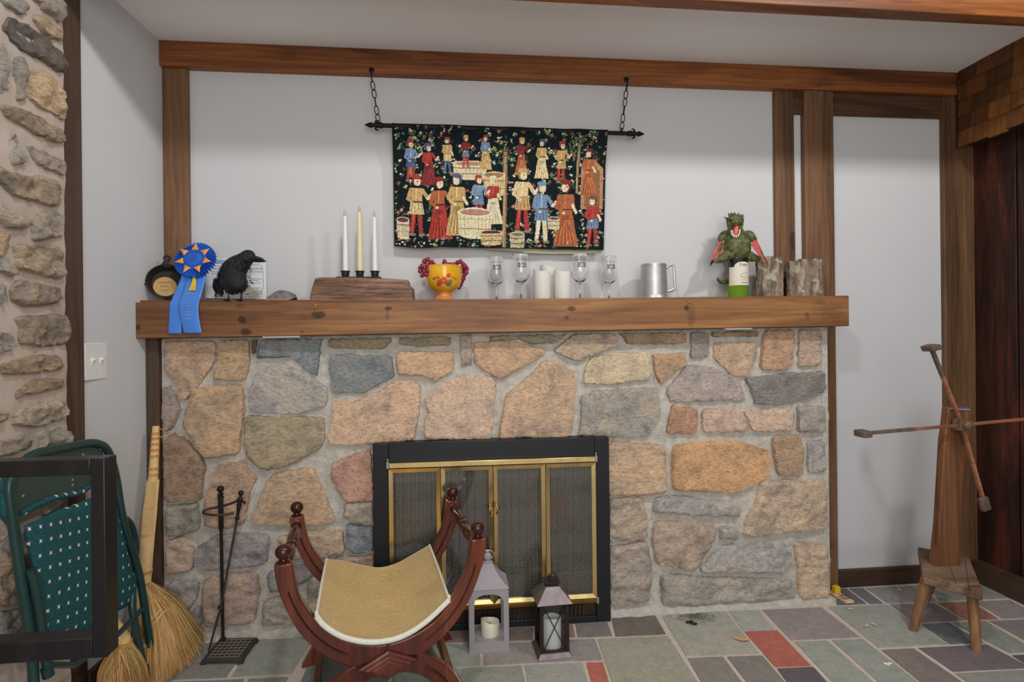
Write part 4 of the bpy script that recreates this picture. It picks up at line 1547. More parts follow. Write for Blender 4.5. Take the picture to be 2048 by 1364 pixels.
b = pleat(RR_ * .40, RR_ * .98, 36, .012, .005, .003)
b.rings([[rc + (rsd * math.cos(2 * math.pi * k / 40) + ru * math.sin(2 * math.pi * k / 40)) * r - rn * .006 for k in range(40)] for r in (.001, RR_ * .8)], True, False)
b.build('outer_pleats', m_satin, ro, smooth=False)
b = B()
for k in range(7):
    a = math.pi / 2 + 2 * math.pi * k / 7 + .02
    d = rsd * math.cos(a) + ru * math.sin(a)
    t_ = -rsd * math.sin(a) + ru * math.cos(a)
    p0, p1, p2 = rc + d * RR_ * .50 + t_ * .014 + rn * .017, rc + d * RR_ * .50 - t_ * .014 + rn * .017, rc + d * RR_ * .90 + rn * .018
    md = rc + d * RR_ * .62 + rn * .022
    b.add([p0, p1, p2, md], [(0, 1, 3), (1, 2, 3), (2, 0, 3), (2, 1, 0)])
b.build('orange_points', m_orange, ro, smooth=False, label='ring of seven orange ribbon points')
b = pleat(RR_ * .34, RR_ * .58, 30, .004, .014, .010)
for q, (ra, rb) in enumerate(((.22, .36), (.1, .24), (.0, .12))):
    b2 = pleat(RR_ * (ra + .01), RR_ * rb, 18 - q * 4, .002, .017 + q * .0015, .014 + q * .0015)
    b.add(b2.v, b2.f)
b.rings([[rc + (rsd * math.cos(2 * math.pi * k / 40) + ru * math.sin(2 * math.pi * k / 40)) * r + rn * .0095 for k in range(40)] for r in (RR_ * .56, .001)], True, False)
for k in range(260):
    a = k * .35
    r = RR_ * .50 * (1 - k / 260)
    pass
b.tube([rc + (rsd * math.cos(k * .28) + ru * math.sin(k * .28)) * RR_ * .52 * (1 - k / 150) + rn * (.013 + .008 * k / 150) for k in range(149)], .0016, 6)
b.build('center_spiral', m_satin, ro, angle=30, label='wound blue ribbon centre')


def tail(cpts, name, mat, twist=0.0):
    # cpts: list of (left px, right px, y px, Y)
    rows = []
    for (xl, xr, py, Yd) in cpts:
        rows.append((P(xl, py, Yd), P(xr, py, Yd)))
    Ls = smoothpath([r[0] for r in rows], 6)
    Rs = smoothpath([r[1] for r in rows], 6)
    b = B()
    nn = 10
    vs = []
    for l, r in zip(Ls, Rs):
        for k in range(nn + 1):
            t = k / nn
            vs.append(l.lerp(r, t) + V(0, -.0025 * math.sin(t * math.pi), 0))
    # pinked lower edge
    for k in range(nn + 1):
        if k % 2:
            vs[-(nn + 1) + k] += V(0, 0, .003)
    fs = [(j * (nn + 1) + k, j * (nn + 1) + k + 1, (j + 1) * (nn + 1) + k + 1, (j + 1) * (nn + 1) + k) for j in range(len(Ls) - 1) for k in range(nn)]
    b.add(vs, fs)
    return b.build(name, mat, ro, solid=.0008)


fY = YM - .004
tail([(366, 392, 540, 2.358), (360, 388, 560, 2.352), (346, 376, 592, 2.335), (341, 366, 603, 2.318), (339, 363, 611, fY), (338, 363, 635, fY - .002), (336, 363, 668, fY - .004)], 'tail', m_satin_tail)
t2 = tail([(372, 414, 540, 2.354), (372, 411, 560, 2.347), (362, 402, 592, 2.328), (358, 399, 603, 2.312), (357, 397, 611, fY - .006), (360, 398, 635, fY - .010), (368, 404, 667, fY - .012)], 'tail', m_satin_tail)
m_silver = plain('silver_print', (176, 188, 214), 0.35, 0.3, g=1.1, var=0)
b = B()
b.text('BEST', P(379, 588, 2.326), (1, 0, 0), (0.0, .5, .85), .014)
b.text("WOMEN'S", P(379, 596, 2.322), (1, 0, 0), (0, .6, .8), .011)
b.build('printed_lettering', m_silver, t2, smooth=False)
b = B()
rnd = random.Random(8)
for py, ww in ((613, .020), (618, .014), (624, .022), (630, .026), (637, .018)):
    p0 = P(377, py, fY - .0135)
    x = -ww / 2
    while x < ww / 2:
        w = rnd.uniform(.0015, .004)
        b.obox(p0 + V(x + w / 2, 0, 0), (w / 2, 0, 0), (0, 0, .0013), (0, .0002, 0))
        x += w + .001
b.build('printed_lettering', m_silver, t2, smooth=False)
m_yellow = plain('yellow_thread', (250, 190, 50), 0.6, g=1.2, var=.12, vs=120)
b = B()
tp0 = P(388, 552, 2.342)
b.ball(tp0, .005, n=10)
for k in range(26):
    rnd = random.Random(k)
    e = P(376 + rnd.random() * 15, 580 + rnd.uniform(-1, 1.5), 2.330 + rnd.uniform(-.006, .004))
    s0 = tp0 + V(rnd.uniform(-.003, .003), rnd.uniform(-.003, .003), -.003)
    b.tube(smoothpath([s0, s0.lerp(e, .4) + V(.003, 0, .002), e], 4), [.0016, .0017, .0014], 5)
b.build('tassel', m_yellow, ro)

# --- certificate in a clear sleeve
m_paper = plain('white_paper', (236, 238, 242), 0.7, g=1.0, var=.01)
cA, cB_, cC, cD = P(412, 516, 2.505), P(532, 519, 2.505), P(533, 598, 2.485), P(410, 596, 2.485)
ce = thing('certificate', 'white printed certificate sheet in a clear holder standing behind the black raven', 'certificate', (P(470, 596, 2.49).x, 2.49, mtop(-.8)))
B().prism([cA, cB_, cC, cD], (0, .0012, 0)).build('sheet', m_paper, ce, smooth=False)


def cpt(u, v, off=.0006):
    return (cA.lerp(cB_, u)).lerp(cD.lerp(cC, u), v) + V(0, -off, 0)


b = B()
rnd = random.Random(2)
ux, uy = (cB_ - cA).normalized(), (cA - cD).normalized()
nn_ = V(0, 1, 0)
for v_, u0, u1 in ((.20, .1, .22), (.26, .1, .2), (.34, .1, .24), (.40, .1, .22), (.48, .1, .25), (.54, .1, .24), (.66, .1, .22), (.24, .78, .92), (.32, .8, .9), (.50, .7, .93), (.54, .72, .88), (.60, .7, .9)):
    u = u0
    while u < u1:
        w = rnd.uniform(.012, .03)
        b.obox(cpt(u + w / 2, v_), ux * (w / 2 * .24), uy * .0011, nn_ * .0001)
        u += w + .008
for v_ in (.13, .72, .80, .88, .96):
    b.obox(cpt(.5, v_), ux * .10, uy * .0004, nn_ * .0001)
for u_ in (.09, .17, .25, .33, .66, .75, .84, .93):
    b.obox(cpt(u_, .84), ux * .0004, uy * .019, nn_ * .0001)
b.build('printed_text', plain('grey_print', (96, 100, 112), .8, g=1.0, var=0), ce, smooth=False)
b = B()
b.obox(cpt(.3, .08), ux * .055, uy * .008, nn_ * .0002)
b.tube(smoothpath([cpt(.93, .15, .002), cpt(.955, .4, .002), cpt(.95, .7, .002), cpt(.90, .86, .002)], 6), .0011, 6)
b.build_each('blue_band', plain('pale_blue_print', (150, 180, 220), .6, g=1.0, var=0), ce, smooth=False)

# --- black raven
m_feather = NT('black_feather')
_v = m_feather.coords((1, 1, .35), rot=(0, .5, 0))
_f = m_feather.noise(_v, 160, 5, .65)
m_feather.color(m_feather.ramp(_f, [(.35, (.004, .004, .0045)), (.6, (.020, .021, .024)), (.78, (.085, .09, .10))]))
m_feather.bump(_f, .9, .004)
m_feather.set(.55, 0, .35)
m_feather = m_feather.m
m_beak = plain('black_horn', (34, 34, 37), .3, g=1.0, var=.1, spec=.5)
YR = 2.352
rv = thing('raven_figure', 'black feathered raven figure with head turned right standing on the mantel', 'raven', (P(475, 600, YR).x, YR, mtop(P(475, 600, YR).x)))


def rp(px, py, dy=0.0):
    return P(px, py, YR + dy)


sc_ = scale_at(475, 550, YR)
b = B()
# trunk: from the lower back up over the breast to the neck, one skin
spine = [(440, 588, .03), (446, 572, .022), (455, 556, .012), (464, 543, .004), (474, 533, -.004), (484, 524, -.010), (491, 517, -.014), (497, 512, -.018), (503, 514, -.022), (508, 517, -.024)]
rad = [6, 13, 19, 23.5, 23, 19, 15, 13.5, 11, 5]
pts = smoothpath([rp(*s) for s in spine], 4)
b.tube(pts, [r * sc_ for r in rad], 24, flat=1.0)
b.ball(rp(470, 558, -.006), 25 * sc_, (.92, .95, 1.05), 24)
b.ball(rp(475, 568, -.012), 21 * sc_, (.95, .95, .95), 20)
b.ball(rp(466, 577, -.002), 16.5 * sc_, (1.1, 1, .85), 18)
b.ball(rp(458, 566, .004), 20 * sc_, (1, 1, 1), 18)
b.ball(rp(493, 517, -.018), 15.5 * sc_, (1.0, .95, .92), 24)
b.tube(smoothpath([rp(438, 560, .02), rp(434, 575, .03), rp(437, 588, .034)], 4), [11 * sc_, 9 * sc_, 3 * sc_], 14)
body = b.build('body', m_feather, rv, remesh=.004, smoothmod=6)
# layered feathers over back, wing and breast
b = B()
rnd = random.Random(11)
for k in range(620):
    t = rnd.random()
    i = int(t * (len(pts) - 1))
    p = pts[i]
    ang = rnd.uniform(0, 2 * math.pi)
    rr = float(np.interp(t, np.linspace(0, 1, len(rad)), rad)) * sc_
    d = V(math.cos(ang), -abs(math.sin(ang)) * .9 if rnd.random() < .8 else math.sin(ang), math.sin(ang * 2) * .3 + rnd.uniform(-.4, .4)).normalized()
    s = p + d * rr * (1.0 if t < .75 else .98)
    if t > .72:
        continue
    ln = rnd.uniform(.010, .022) * (1.0 if t < .7 else .6)
    dn = (V(rnd.uniform(-.5, .1), 0, -1) + d * rnd.uniform(.05, .35)).normalized()
    sd = d.cross(dn).normalized() * rnd.uniform(.0012, .0032)
    m_ = s + dn * ln * .55 + d * .0015
    e = s + dn * ln + d * rnd.uniform(-.001, .004)
    b.add([s - sd * .5, s + sd * .5, m_ + sd, m_ - sd, e], [(0, 1, 2, 3), (3, 2, 4)])
# ragged left wing
for k in range(46):
    y_ = rnd.uniform(533, 585)
    s = rp(rnd.uniform(437, 450), y_, rnd.uniform(-.01, .02))
    e = s + V(rnd.uniform(-.018, -.001), rnd.uniform(-.004, .004), rnd.uniform(-.026, -.004))
    sd = V(.0022, 0, .0016)
    b.add([s - sd, s + sd, (s + e) / 2 + sd * 1.2, (s + e) / 2 - sd * 1.2, e], [(0, 1, 2, 3), (3, 2, 4)])
for k in range(70):
    s = rp(rnd.uniform(488, 502), rnd.uniform(528, 572), rnd.uniform(-.03, 0))
    e = s + V(rnd.uniform(.002, .018), rnd.uniform(-.006, .004), rnd.uniform(-.018, .002))
    sd = V(.0009, 0, .0009)
    b.add([s - sd, s + sd, e], [(0, 1, 2)])
b.build('feathers', m_feather, rv, smooth=False, kind=None)
b = B()
for k in range(150):
    s = rp(rnd.uniform(448, 482), rnd.uniform(572, 584), rnd.uniform(-.02, .01))
    e = s + V(rnd.uniform(-.006, .008), rnd.uniform(-.008, .003), rnd.uniform(-.028, -.012))
    sd = V(.0014, 0, 0)
    b.add([s - sd, s + sd, e], [(0, 1, 2)])
for k in range(140):
    s = rp(rnd.uniform(488, 500), rnd.uniform(577, 594), rnd.uniform(-.01, .02))
    e = s + V(rnd.uniform(.02, .07), rnd.uniform(-.01, .01), rnd.uniform(-.010, .012))
    e.z = max(e.z, mtop(e.x) + .002)
    sd = V(0, 0, .0012)
    b.add([s - sd, s + sd, e], [(0, 1, 2)])
b.build('down_tuft', plain('pale_grey_down', (170, 164, 154), .9, g=1.1, var=.2, vs=60), rv, smooth=False, label='pale grey down and loose hair at the belly and tail')
b = B()
bk = smoothpath([rp(505, 516, -.022), rp(515, 517, -.026), rp(524, 519, -.028), rp(533, 523.5, -.030)], 5)
b.tube(bk, [6.6 * sc_, 5.0 * sc_, 3.6 * sc_, .5 * sc_], 14, flat=.9)
bk2 = smoothpath([rp(505, 521, -.022), rp(514, 522.5, -.026), rp(523, 523, -.028), rp(530, 524, -.030)], 5)
b.tube(bk2, [4.0 * sc_, 3.0 * sc_, 2.2 * sc_, .4 * sc_], 12, flat=.8)
b.build('beak', m_beak, rv)
b = B()
b.ball(rp(493, 519, -.0525), 3.2 * sc_, n=12)
b.build('eye', plain('glossy_black', (16, 16, 18), .08, g=1, var=0, spec=.7), rv)
for fx, fy in ((459, 600), (484, 600)):
    zt = mtop(rp(fx, fy).x)
    ft = rp(fx, fy)
    ft = V(ft.x, YR - .012, zt + .004)
    b = B()
    b.tube(smoothpath([ft + V(.002, .012, .055), ft + V(.0, .006, .028), ft + V(0, .004, .002)], 4), [.0065, .0045, .0045], 10)
    for tx, ty in ((-.010, -.024), (.001, -.028), (.012, -.022), (.001, .016)):
        b.tube(smoothpath([ft + V(0, .004, .003), ft + V(tx * .6, ty * .6, .0035), ft + V(tx, ty, .0018)], 4), [.0042, .0034, .0016], 8)
    b.build('leg', m_beak, rv)

# --- flat stone
b = B()
q0 = [(537, 597), (545, 591), (556, 583), (566, 579), (580, 583), (592, 588), (597, 597)]
st = [P(x, y, 2.42) for x, y in q0]
zb_ = mtop(st[0].x) + .001
rings_ = []
for dy_, k in ((-.045, .35), (-.035, .8), (-.01, 1.0), (.02, .95), (.035, .6)):
    rings_.append([V(st[3].x + (p.x - st[3].x) * (.6 + .4 * k), 2.40 + dy_ + .006 * noise.noise(p * 40), zb_ + max(p.z - zb_, 0) * k) for p in st] + [V(st[3].x, 2.40 + dy_, zb_)])
b.rings(rings_)
m_rock = stone_mat('grey_rock', 1.2)
vc = [lin((128, 122, 124) if v[2] > zb_ + .010 or v[1] > 2.38 else (176, 152, 118), 1.2) for v in b.v]
b.build('stone', m_rock, None, 'small flat grey and tan stone lying between the raven and the log block', 'stone', loc=(st[3].x, 2.40, zb_), colors=vc, bevel=.002, sub=1)

# --- weathered timber block with candle holder
m_old = wood('weathered_timber', (78, 60, 50), (136, 108, 92), (182, 154, 136), 'X', g=1.15, rough=.9, scale=1.4, ring=.7, bump=.8, spec=.15)
YB0, YB1 = 2.345, 2.455
zb_ = mtop(P(720, 600, 2.4).x) + .001
b = B()
prof = [(619, 604), (622, 580), (630, 556), (640, 554.5), (700, 555), (760, 556), (816, 559.5), (818, 571), (826, 575), (827, 602)]
front = [P(x, y, YB0) for x, y in prof]
for p in front:
    p.z = max(p.z, zb_)
front[0].z = front[-1].z = zb_
top_z = max(p.z for p in front)


def blk(u, v):
    # front face relief
    x = front[0].x + (front[-1].x - front[0].x) * u
    top = float(np.interp(x, [p.x for p in front], [p.z for p in front]))
    z = zb_ + (top - zb_) * v
    g_ = noise.fractal(Vector((x * 9, z * 60, 1.7)), .8, 2, 5)
    return V(x, YB0 + .004 - .007 * g_ * min(1, v * 6) * min(1, (1 - v) * 8 + .1), z)


nu_, nv_ = 90, 30
b.sheet(blk, nu_, nv_)
back = [(blk(i / nu_, 1).x, blk(i / nu_, 1).z) for i in range(nu_ + 1)]
topf = [blk(i / nu_, 1) for i in range(nu_ + 1)]
b.rings([topf, [V(p.x, YB1, p.z) for p in topf], [V(p.x, YB1, zb_) for p in topf], [blk(i / nu_, 0) for i in range(nu_ + 1)]], False, False)
for i in (0, nu_):
    L_ = [blk(i / nu_, j / nv_) for j in range(nv_ + 1)]
    b.add(L_ + [V(L_[-1].x, YB1, L_[-1].z), V(L_[0].x, YB1, zb_)], [tuple(range(nv_ + 3))])
b.build('timber_block', m_old, None, 'rough weathered brown timber block under the black three-cup candle holder', 'timber block', loc=(P(720, 600, 2.4).x, 2.40, zb_), angle=40)
m_blk = plain('black_holder_metal', (42, 42, 44), .5, .3, g=1.0, var=.05)
zc_ = P(720, 554.5, YB0).z + .001
hx0, hx1 = P(675, 554, 2.40).x, P(763, 556, 2.40).x
hc_ = V((hx0 + hx1) / 2, 2.40, zc_)
chd = thing('candle_holder', 'black metal candle holder with three cups on top of the timber block', 'candle holder', tuple(hc_))
B().box(hx0, hx1, 2.365, 2.435, zc_, zc_ + .004).build('base_plate', m_blk, chd, bevel=.001)
m_wax_w = plain('white_wax', (238, 238, 240), .4, g=1.0, var=.01, spec=.4)
m_wax_c = plain('cream_wax', (232, 222, 176), .4, g=1.0, var=.02, spec=.4)
m_flame = plain('plastic_flame_tip', (196, 186, 160), .35, g=1.0, var=.03)
for (px, top, mat_, lb) in ((691, 432, m_wax_w, 'white taper candle in the left cup of the black holder'), (720, 424, m_wax_c, 'cream yellow taper candle in the middle cup of the black holder'), (750, 434, m_wax_w, 'white taper candle in the right cup of the black holder')):
    cx = P(px, 548, 2.40).x
    b = B()
    b.lathe([(.012, .004), (.0145, .010), (.0165, .027), (.020, .029), (.020, .031), (.0125, .031), (.0118, .012), (.001, .012)], (cx, 2.40, zc_), 24)
    b.build('cup', m_blk, chd)
    zt_ = P(px, top, 2.40).z
    cb = zc_ + .0125
    tc_ = thing('taper_candle', lb, 'candle', (cx, 2.40, cb), 'taper candles in the black holder')
    b = B()
    hgt = zt_ - cb
    b.lathe([(.0112, 0), (.0112, .02), (.0105, hgt * .4), (.0082, hgt * .85), (.0072, hgt * .985), (.005, hgt), (.001, hgt - .002)], (cx, 2.40, cb), 24)
    b.build('wax', mat_, tc_)
    b = B()
    b.lathe([(.002, -.004), (.0052, .004), (.0062, .011), (.0045, .020), (.0006, .031)], (cx, 2.40, zt_), 14)
    b.build('flame_tip', m_flame, tc_, label='pale flame-shaped tip')

# --- painted footed bowl and grapes
bc_x = P(888, 560, 2.41).x
zb_ = mtop(bc_x) + .0005
s_ = scale_at(888, 560, 2.41)
bw = thing('fruit_bowl', 'glossy yellow footed bowl painted with red flowers, holding red grapes', 'bowl', (bc_x, 2.41, zb_))
rimz = P(888, 533, 2.41).z - zb_
fz = rimz * .26
outer = [(.001, 0), (22 * s_, 0), (22 * s_, .004), (19 * s_, .009), (15 * s_, fz * .6), (14.5 * s_, fz * .8), (16 * s_, fz * 1.02)]
bowl_ = [(16 * s_, fz * 1.02), (24 * s_, fz * 1.25), (30.5 * s_, fz * 1.6), (35 * s_, fz * 2.15), (36.8 * s_, fz * 2.7), (36.6 * s_, rimz * .88), (36.2 * s_, rimz * .98), (37 * s_, rimz), (35.4 * s_, rimz + .001), (34 * s_, rimz * .9),
         (33.5 * s_, fz * 2.5), (27 * s_, fz * 1.7), (14 * s_, fz * 1.3), (.001, fz * 1.25)]
m_foot = plain('orange_brown_glaze', (196, 124, 62), .2, g=1.2, var=.08, spec=.5)
ym = NT('yellow_flower_glaze')
_v = ym.coords()
_n = ym.noise(_v, 14, 4)
_col = ym.ramp(_n, [(.3, lin((206, 146, 26), 1.2)), (.7, lin((236, 180, 48), 1.2))])


def spot(nt, col, center, rx, rz, c, nscale=60, wob=.9):
    mp = nt.node('ShaderNodeMapping')
    mp.vector_type = 'POINT'
    tc = nt.node('ShaderNodeTexCoord')
    sub = nt.node('ShaderNodeVectorMath', operation='SUBTRACT')
    nt.link(tc.outputs['Object'], sub.inputs[0])
    sub.inputs[1].default_value = center
    sc2 = nt.node('ShaderNodeVectorMath', operation='MULTIPLY')
    nt.link(sub.outputs[0], sc2.inputs[0])
    sc2.inputs[1].default_value = (1 / rx, 1 / (rx * 3), 1 / rz)
    ln = nt.node('ShaderNodeVectorMath', operation='LENGTH')
    nt.link(sc2.outputs[0], ln.inputs[0])
    d = nt.math('ADD', ln.outputs['Value'], nt.math('MULTIPLY', nt.math('SUBTRACT', nt.noise(tc.outputs['Object'], nscale, 3), .5), wob))
    return nt.mix(col, c, nt.ramp(d, [(.85, (1, 1, 1)), (1.0, (0, 0, 0))]))


for (ux_, uz_, r_, cc) in ((-.024, .62, .010, (196, 96, 30)), (-.016, .50, .012, (90, 110, 90)), (.018, .46, .013, (86, 104, 110)), (.028, .52, .010, (120, 120, 70)), (-.020, .44, .010, (168, 66, 50)), (.0, .54, .017, (206, 66, 36)), (.0, .54, .007, (236, 130, 60)),
                           (.020, .68, .012, (204, 62, 36)), (.012, .72, .007, (180, 50, 40)), (.036, .64, .006, (176, 120, 60)), (-.006, .70, .007, (230, 150, 40)), (.048, .60, .008, (196, 120, 40)), (-.040, .60, .007, (150, 90, 50))):
    _col = spot(ym, _col, (ux_, -.06, rimz * uz_ + .0), r_, r_ * .9, lin(cc, 1.2), 120, 1.0)
ym.color(_col)
ym.set(.12, 0, .5)
b = B()
b.lathe(outer, (bc_x, 2.41, zb_), 40)
b.build('foot', m_foot, bw, label='orange brown glazed foot')
B().lathe(bowl_, (bc_x, 2.41, zb_), 48).build('bowl', ym.m, bw)
gm = plain('dark_red_grape', (128, 34, 58), .25, g=1.2, var=.25, vs=30, spec=.5)
m_stem = plain('grape_stem', (110, 90, 50), .7)


def bunch(lb, spots, seed):
    p0 = P(spots[0][0], spots[0][1], spots[0][2])
    t = thing('grape_bunch', lb, 'grapes', tuple(p0), 'bunches of red grapes in the bowl')
    proto = None
    for k, (px, py, Yd) in enumerate(spots):
        p = P(px, py, Yd)
        rr = .0092
        if proto is None:
            bb = B().ball(p, rr, (1, 1, 1.12), 16)
            proto = bb.build('grape', gm, t)
            pp = p
        else:
            c_ = proto.copy()
            COL.objects.link(c_)
            c_.parent = t
            c_.location = Vector(proto.location) + (p - pp)
            c_.name = 'grape'
            c_.scale = (1 + .1 * math.sin(k * 3.1),) * 3
    bb = B()
    ps = [P(*s) for s in spots]
    cen = sum(ps, Vector()) / len(ps)
    for p in ps[::2]:
        bb.tube([cen, p], .0012, 5)
    bb.build('stem', m_stem, t)
    return t


bunch('bunch of red grapes hanging over the left rim of the yellow bowl', [(848, 523, 2.38), (856, 519, 2.385), (864, 524, 2.38), (844, 532, 2.375), (853, 530, 2.37), (861, 531, 2.375), (868, 529, 2.39), (840, 542, 2.38), (848, 543, 2.37), (856, 541, 2.366),
                                                                        (844, 551, 2.378), (852, 549, 2.37), (840, 536, 2.40), (850, 522, 2.42), (860, 527, 2.42), (858, 548, 2.372), (846, 538, 2.42), (871, 533, 2.42)], 1)
bunch('bunch of red grapes heaped at the right rim of the yellow bowl', [(889, 523, 2.41), (892, 528, 2.39), (900, 529, 2.40), (908, 529, 2.39), (915, 525, 2.41), (921, 523, 2.40), (926, 528, 2.40), (930, 532, 2.40), (934, 537, 2.41), (933, 545, 2.41), (929, 550, 2.42),
                                                                       (927, 557, 2.43), (924, 563, 2.44), (918, 574, 2.45), (886, 530, 2.42), (896, 531, 2.44), (912, 531, 2.44), (925, 536, 2.43), (931, 541, 2.44), (904, 532, 2.42), (922, 569, 2.45), (929, 544, 2.44)], 2)

# --- wine glasses
gm_ = NT('clear_glass')
gm_.set(.0, 0, .5)
gm_.b.inputs['Transmission Weight'].default_value = 1.0
gm_.b.inputs['IOR'].default_value = 1.45
gm_.color((1, 1, 1, 1))
m_glass = gm_.m
m_print = plain('dark_grey_print', (70, 70, 74), .5, g=1.0, var=0)
proto = None
GL = [(993, 2.445, 'wine glass standing leftmost, between the yellow bowl and the other glasses'), (1042, 2.375, 'wine glass second from the left, just left of the three pillar candles'),
      (1160, 2.375, 'wine glass standing just right of the three pillar candles'), (1218, 2.445, 'wine glass standing rightmost, nearest the pewter tankard')]
for (px, Yd, lb) in GL:
    cx = P(px, 560, Yd).x
    z0 = mtop(cx) + .0004
    if proto is None:
        t = thing('wine_glass', lb, 'wine glass', (cx, Yd, z0), 'printed wine glasses on the mantel')
        H_ = P(px, 514, Yd).z - z0
        b = B()
        r = .0385
        prof = [(.001, 0), (.034, 0), (.035, .0012), (.026, .003), (.010, .006), (.0046, .011), (.0036, .03), (.0038, H_ * .30), (.006, H_ * .345), (.016, H_ * .385), (.030, H_ * .46), (.0375, H_ * .56), (r, H_ * .64), (.0372, H_ * .78), (.0345, H_ * .92), (.0328, H_ * .998), (.0324, H_),
                (.0318, H_ * .998), (.0334, H_ * .92), (.0360, H_ * .78), (r - .0014, H_ * .64), (.0360, H_ * .56), (.0285, H_ * .47), (.014, H_ * .400), (.001, H_ * .385)]
        b.lathe(prof, (cx, Yd, z0), 48)
        g0 = b.build('goblet', m_glass, t, angle=60)
        # print on the front of the bowl, curved round it
        b = B()
        tb = B().text('great nose', (0, 0, 0), (1, 0, 0), (0, 1, 0), .0105)
        zc = H_ * .865
        b.add([(cx + (.0366) * math.sin(v[0] / .036), Yd - (.0366) * math.cos(v[0] / .036), z0 + zc + v[1]) for v in tb.v], tb.f)

        def barrel(x0, z0_, w, h, fill):
            bb_ = B()
            N_ = 10
            vs = []
            for j in range(7):
                q = j / 6
                bw_ = w * (.82 + .18 * math.sin(q * math.pi))
                for i in range(N_ + 1):
                    xx = x0 + (i / N_ - .5) * bw_
                    vs.append((cx + .0376 * math.sin(xx / .037), Yd - .0387 * math.cos(xx / .037), z0 + z0_ + h * (q - .5)))
            fs = [(j * (N_ + 1) + i, j * (N_ + 1) + i + 1, (j + 1) * (N_ + 1) + i + 1, (j + 1) * (N_ + 1) + i) for j in range(6) for i in range(N_) if (fill and (i % 3 != 1)) or j in (0, 5) or i in (0, N_ - 1)]
            bb_.add(vs, fs)
            return bb_
        for x0_, fl in ((-.0125, True), (.0005, False), (.0125, True)):
            q_ = barrel(x0_, H_ * .745, .0115, .020, fl)
            b.add(q_.v, q_.f)
        b.build('print', m_print, t, smooth=False, label='dark printed lettering and barrels')
        proto, p0 = t, V(cx, Yd, z0)
    else:
        dup(proto, V(cx, Yd, z0) - p0, lb)

# --- three white pillar candles
m_pil = plain('ivory_pillar_wax', (222, 220, 212), .5, g=1.0, var=.02, spec=.3)
m_wick = plain('grey_plastic_wick', (120, 116, 108), .6, g=1.0, var=0)


def pillar(name, lb, cx, cy, z0, r, h, ph, mat_, group, dip=.010):
    t = thing(name, lb, 'candle', (cx, cy, z0), group)
    b = B()
    n = 40
    rings_ = []
    for rr, kind_ in ((.001, 0), (r * .97, 0), (r, .003), (r, 1), (r * .985, 2), (r * .93, 3), (r * .80, 4), (r * .4, 5), (.001, 6)):
        ring = []
        for k in range(n):
            a = 2 * math.pi * k / n
            top = h + dip * (math.sin(a + ph) * .7 + .3 * math.sin(2 * a + ph * 1.7))
            z = {0: 0, .003: .003, 1: top - .002, 2: top, 3: top - .001, 4: h - dip * 1.4, 5: h - dip * 1.9, 6: h - dip * 2}[kind_]
            ring.append(V(cx + rr * math.cos(a), cy + rr * math.sin(a), z0 + z))
        rings_.append(ring)
    b.rings(rings_)
    b.build('wax', mat_, t, angle=50)
    B().tube([(cx, cy, z0 + h - dip * 2), (cx + .001, cy, z0 + h - dip * .8)], [.0018, .0008], 8).build('wick', m_wick, t)
    return t


for (px, top, Yd, ph, lb) in ((1084, 542, 2.385, 5.2, 'ivory pillar candle at the front left of the group of three'), (1098, 535, 2.472, 4.4, 'taller ivory pillar candle standing behind the other two'), (1125.5, 542, 2.385, 5.4, 'ivory pillar candle at the front right of the group of three')):
    cx = P(px, 570, Yd).x
    z0 = mtop(cx) + .0004
    pillar('pillar_candle', lb, cx, Yd, z0, 17 * scale_at(px, 570, Yd), P(px, top, Yd).z - z0, ph, m_pil, 'ivory pillar candles on the mantel')

# --- pewter tankard
m_pew = plain('pewter', (198, 199, 202), .42, .75, g=1.0, var=.08, vs=22)
cx, Yd = P(1307.5, 560, 2.41).x, 2.41
z0 = mtop(cx) + .0005
s_ = scale_at(1307, 560, Yd)
tk = thing('tankard', 'dull silver pewter tankard with an angular handle at right', 'tankard', (cx, Yd, z0))
H_ = P(1307, 529, Yd).z - z0
b = B()
b.lathe([(.001, 0), (27 * s_, 0), (27 * s_, .004), (26 * s_, .008), (25.6 * s_, H_ * .12), (25.4 * s_, H_ * .5), (24.4 * s_, H_ * .85), (24.0 * s_, H_ * .93), (24.6 * s_, H_ * .96), (24.2 * s_, H_), (23.2 * s_, H_), (23.2 * s_, H_ * .9), (24 * s_, H_ * .3), (23 * s_, .01), (.001, .008)], (cx, Yd, z0), 48)
b.build('body', m_pew, tk)
b = B()
hp = [(1330, 541, 0), (1334, 535, 0), (1341, 530, 0), (1347, 533, 0), (1349, 560, 0), (1350, 574, 0), (1347, 579, 0), (1334, 583, 0), (1330, 582, 0)]
b.tube(smoothpath([P(x, y, Yd) for x, y, _ in hp], 4), 2.6 * s_, 8, flat=1.0)
b.build('handle', m_pew, tk)

# --- green bottle with a dragon figure hugging its neck
cx, Yd = P(1476, 560, 2.405).x, 2.405
z0 = mtop(cx) + .0005
s_ = scale_at(1476, 560, Yd)
bt = thing('wine_bottle', 'green wine bottle with an arched cream label under the dragon figure', 'bottle', (cx, Yd, z0))
gm_ = NT('green_bottle_glass')
gm_.color((.42, .78, .06, 1))
gm_.set(.03, 0, .5)
gm_.b.inputs['Transmission Weight'].default_value = .75
gm_.b.inputs['IOR'].default_value = 1.3
rB = 18.5 * s_
hB = P(1476, 511, Yd).z - z0
b = B()
b.lathe([(.001, .006), (rB * .7, .001), (rB * .92, 0), (rB, .005), (rB, hB * .55)], (cx, Yd, z0), 40)
b.build('bottle_base', gm_.m, bt, label='bright green lower glass')
m_dkglass = plain('dark_green_glass', (22, 34, 20), .06, g=1.0, var=.2, spec=.6)
b = B()
b.lathe([(rB * .995, hB * .36), (rB, hB * .80), (rB * .99, hB * .9), (rB * .9, hB * .97), (rB * .6, hB * 1.03), (.016, hB * 1.12), (.015, hB * 1.5), (.001, hB * 1.5)], (cx, Yd, z0), 40)
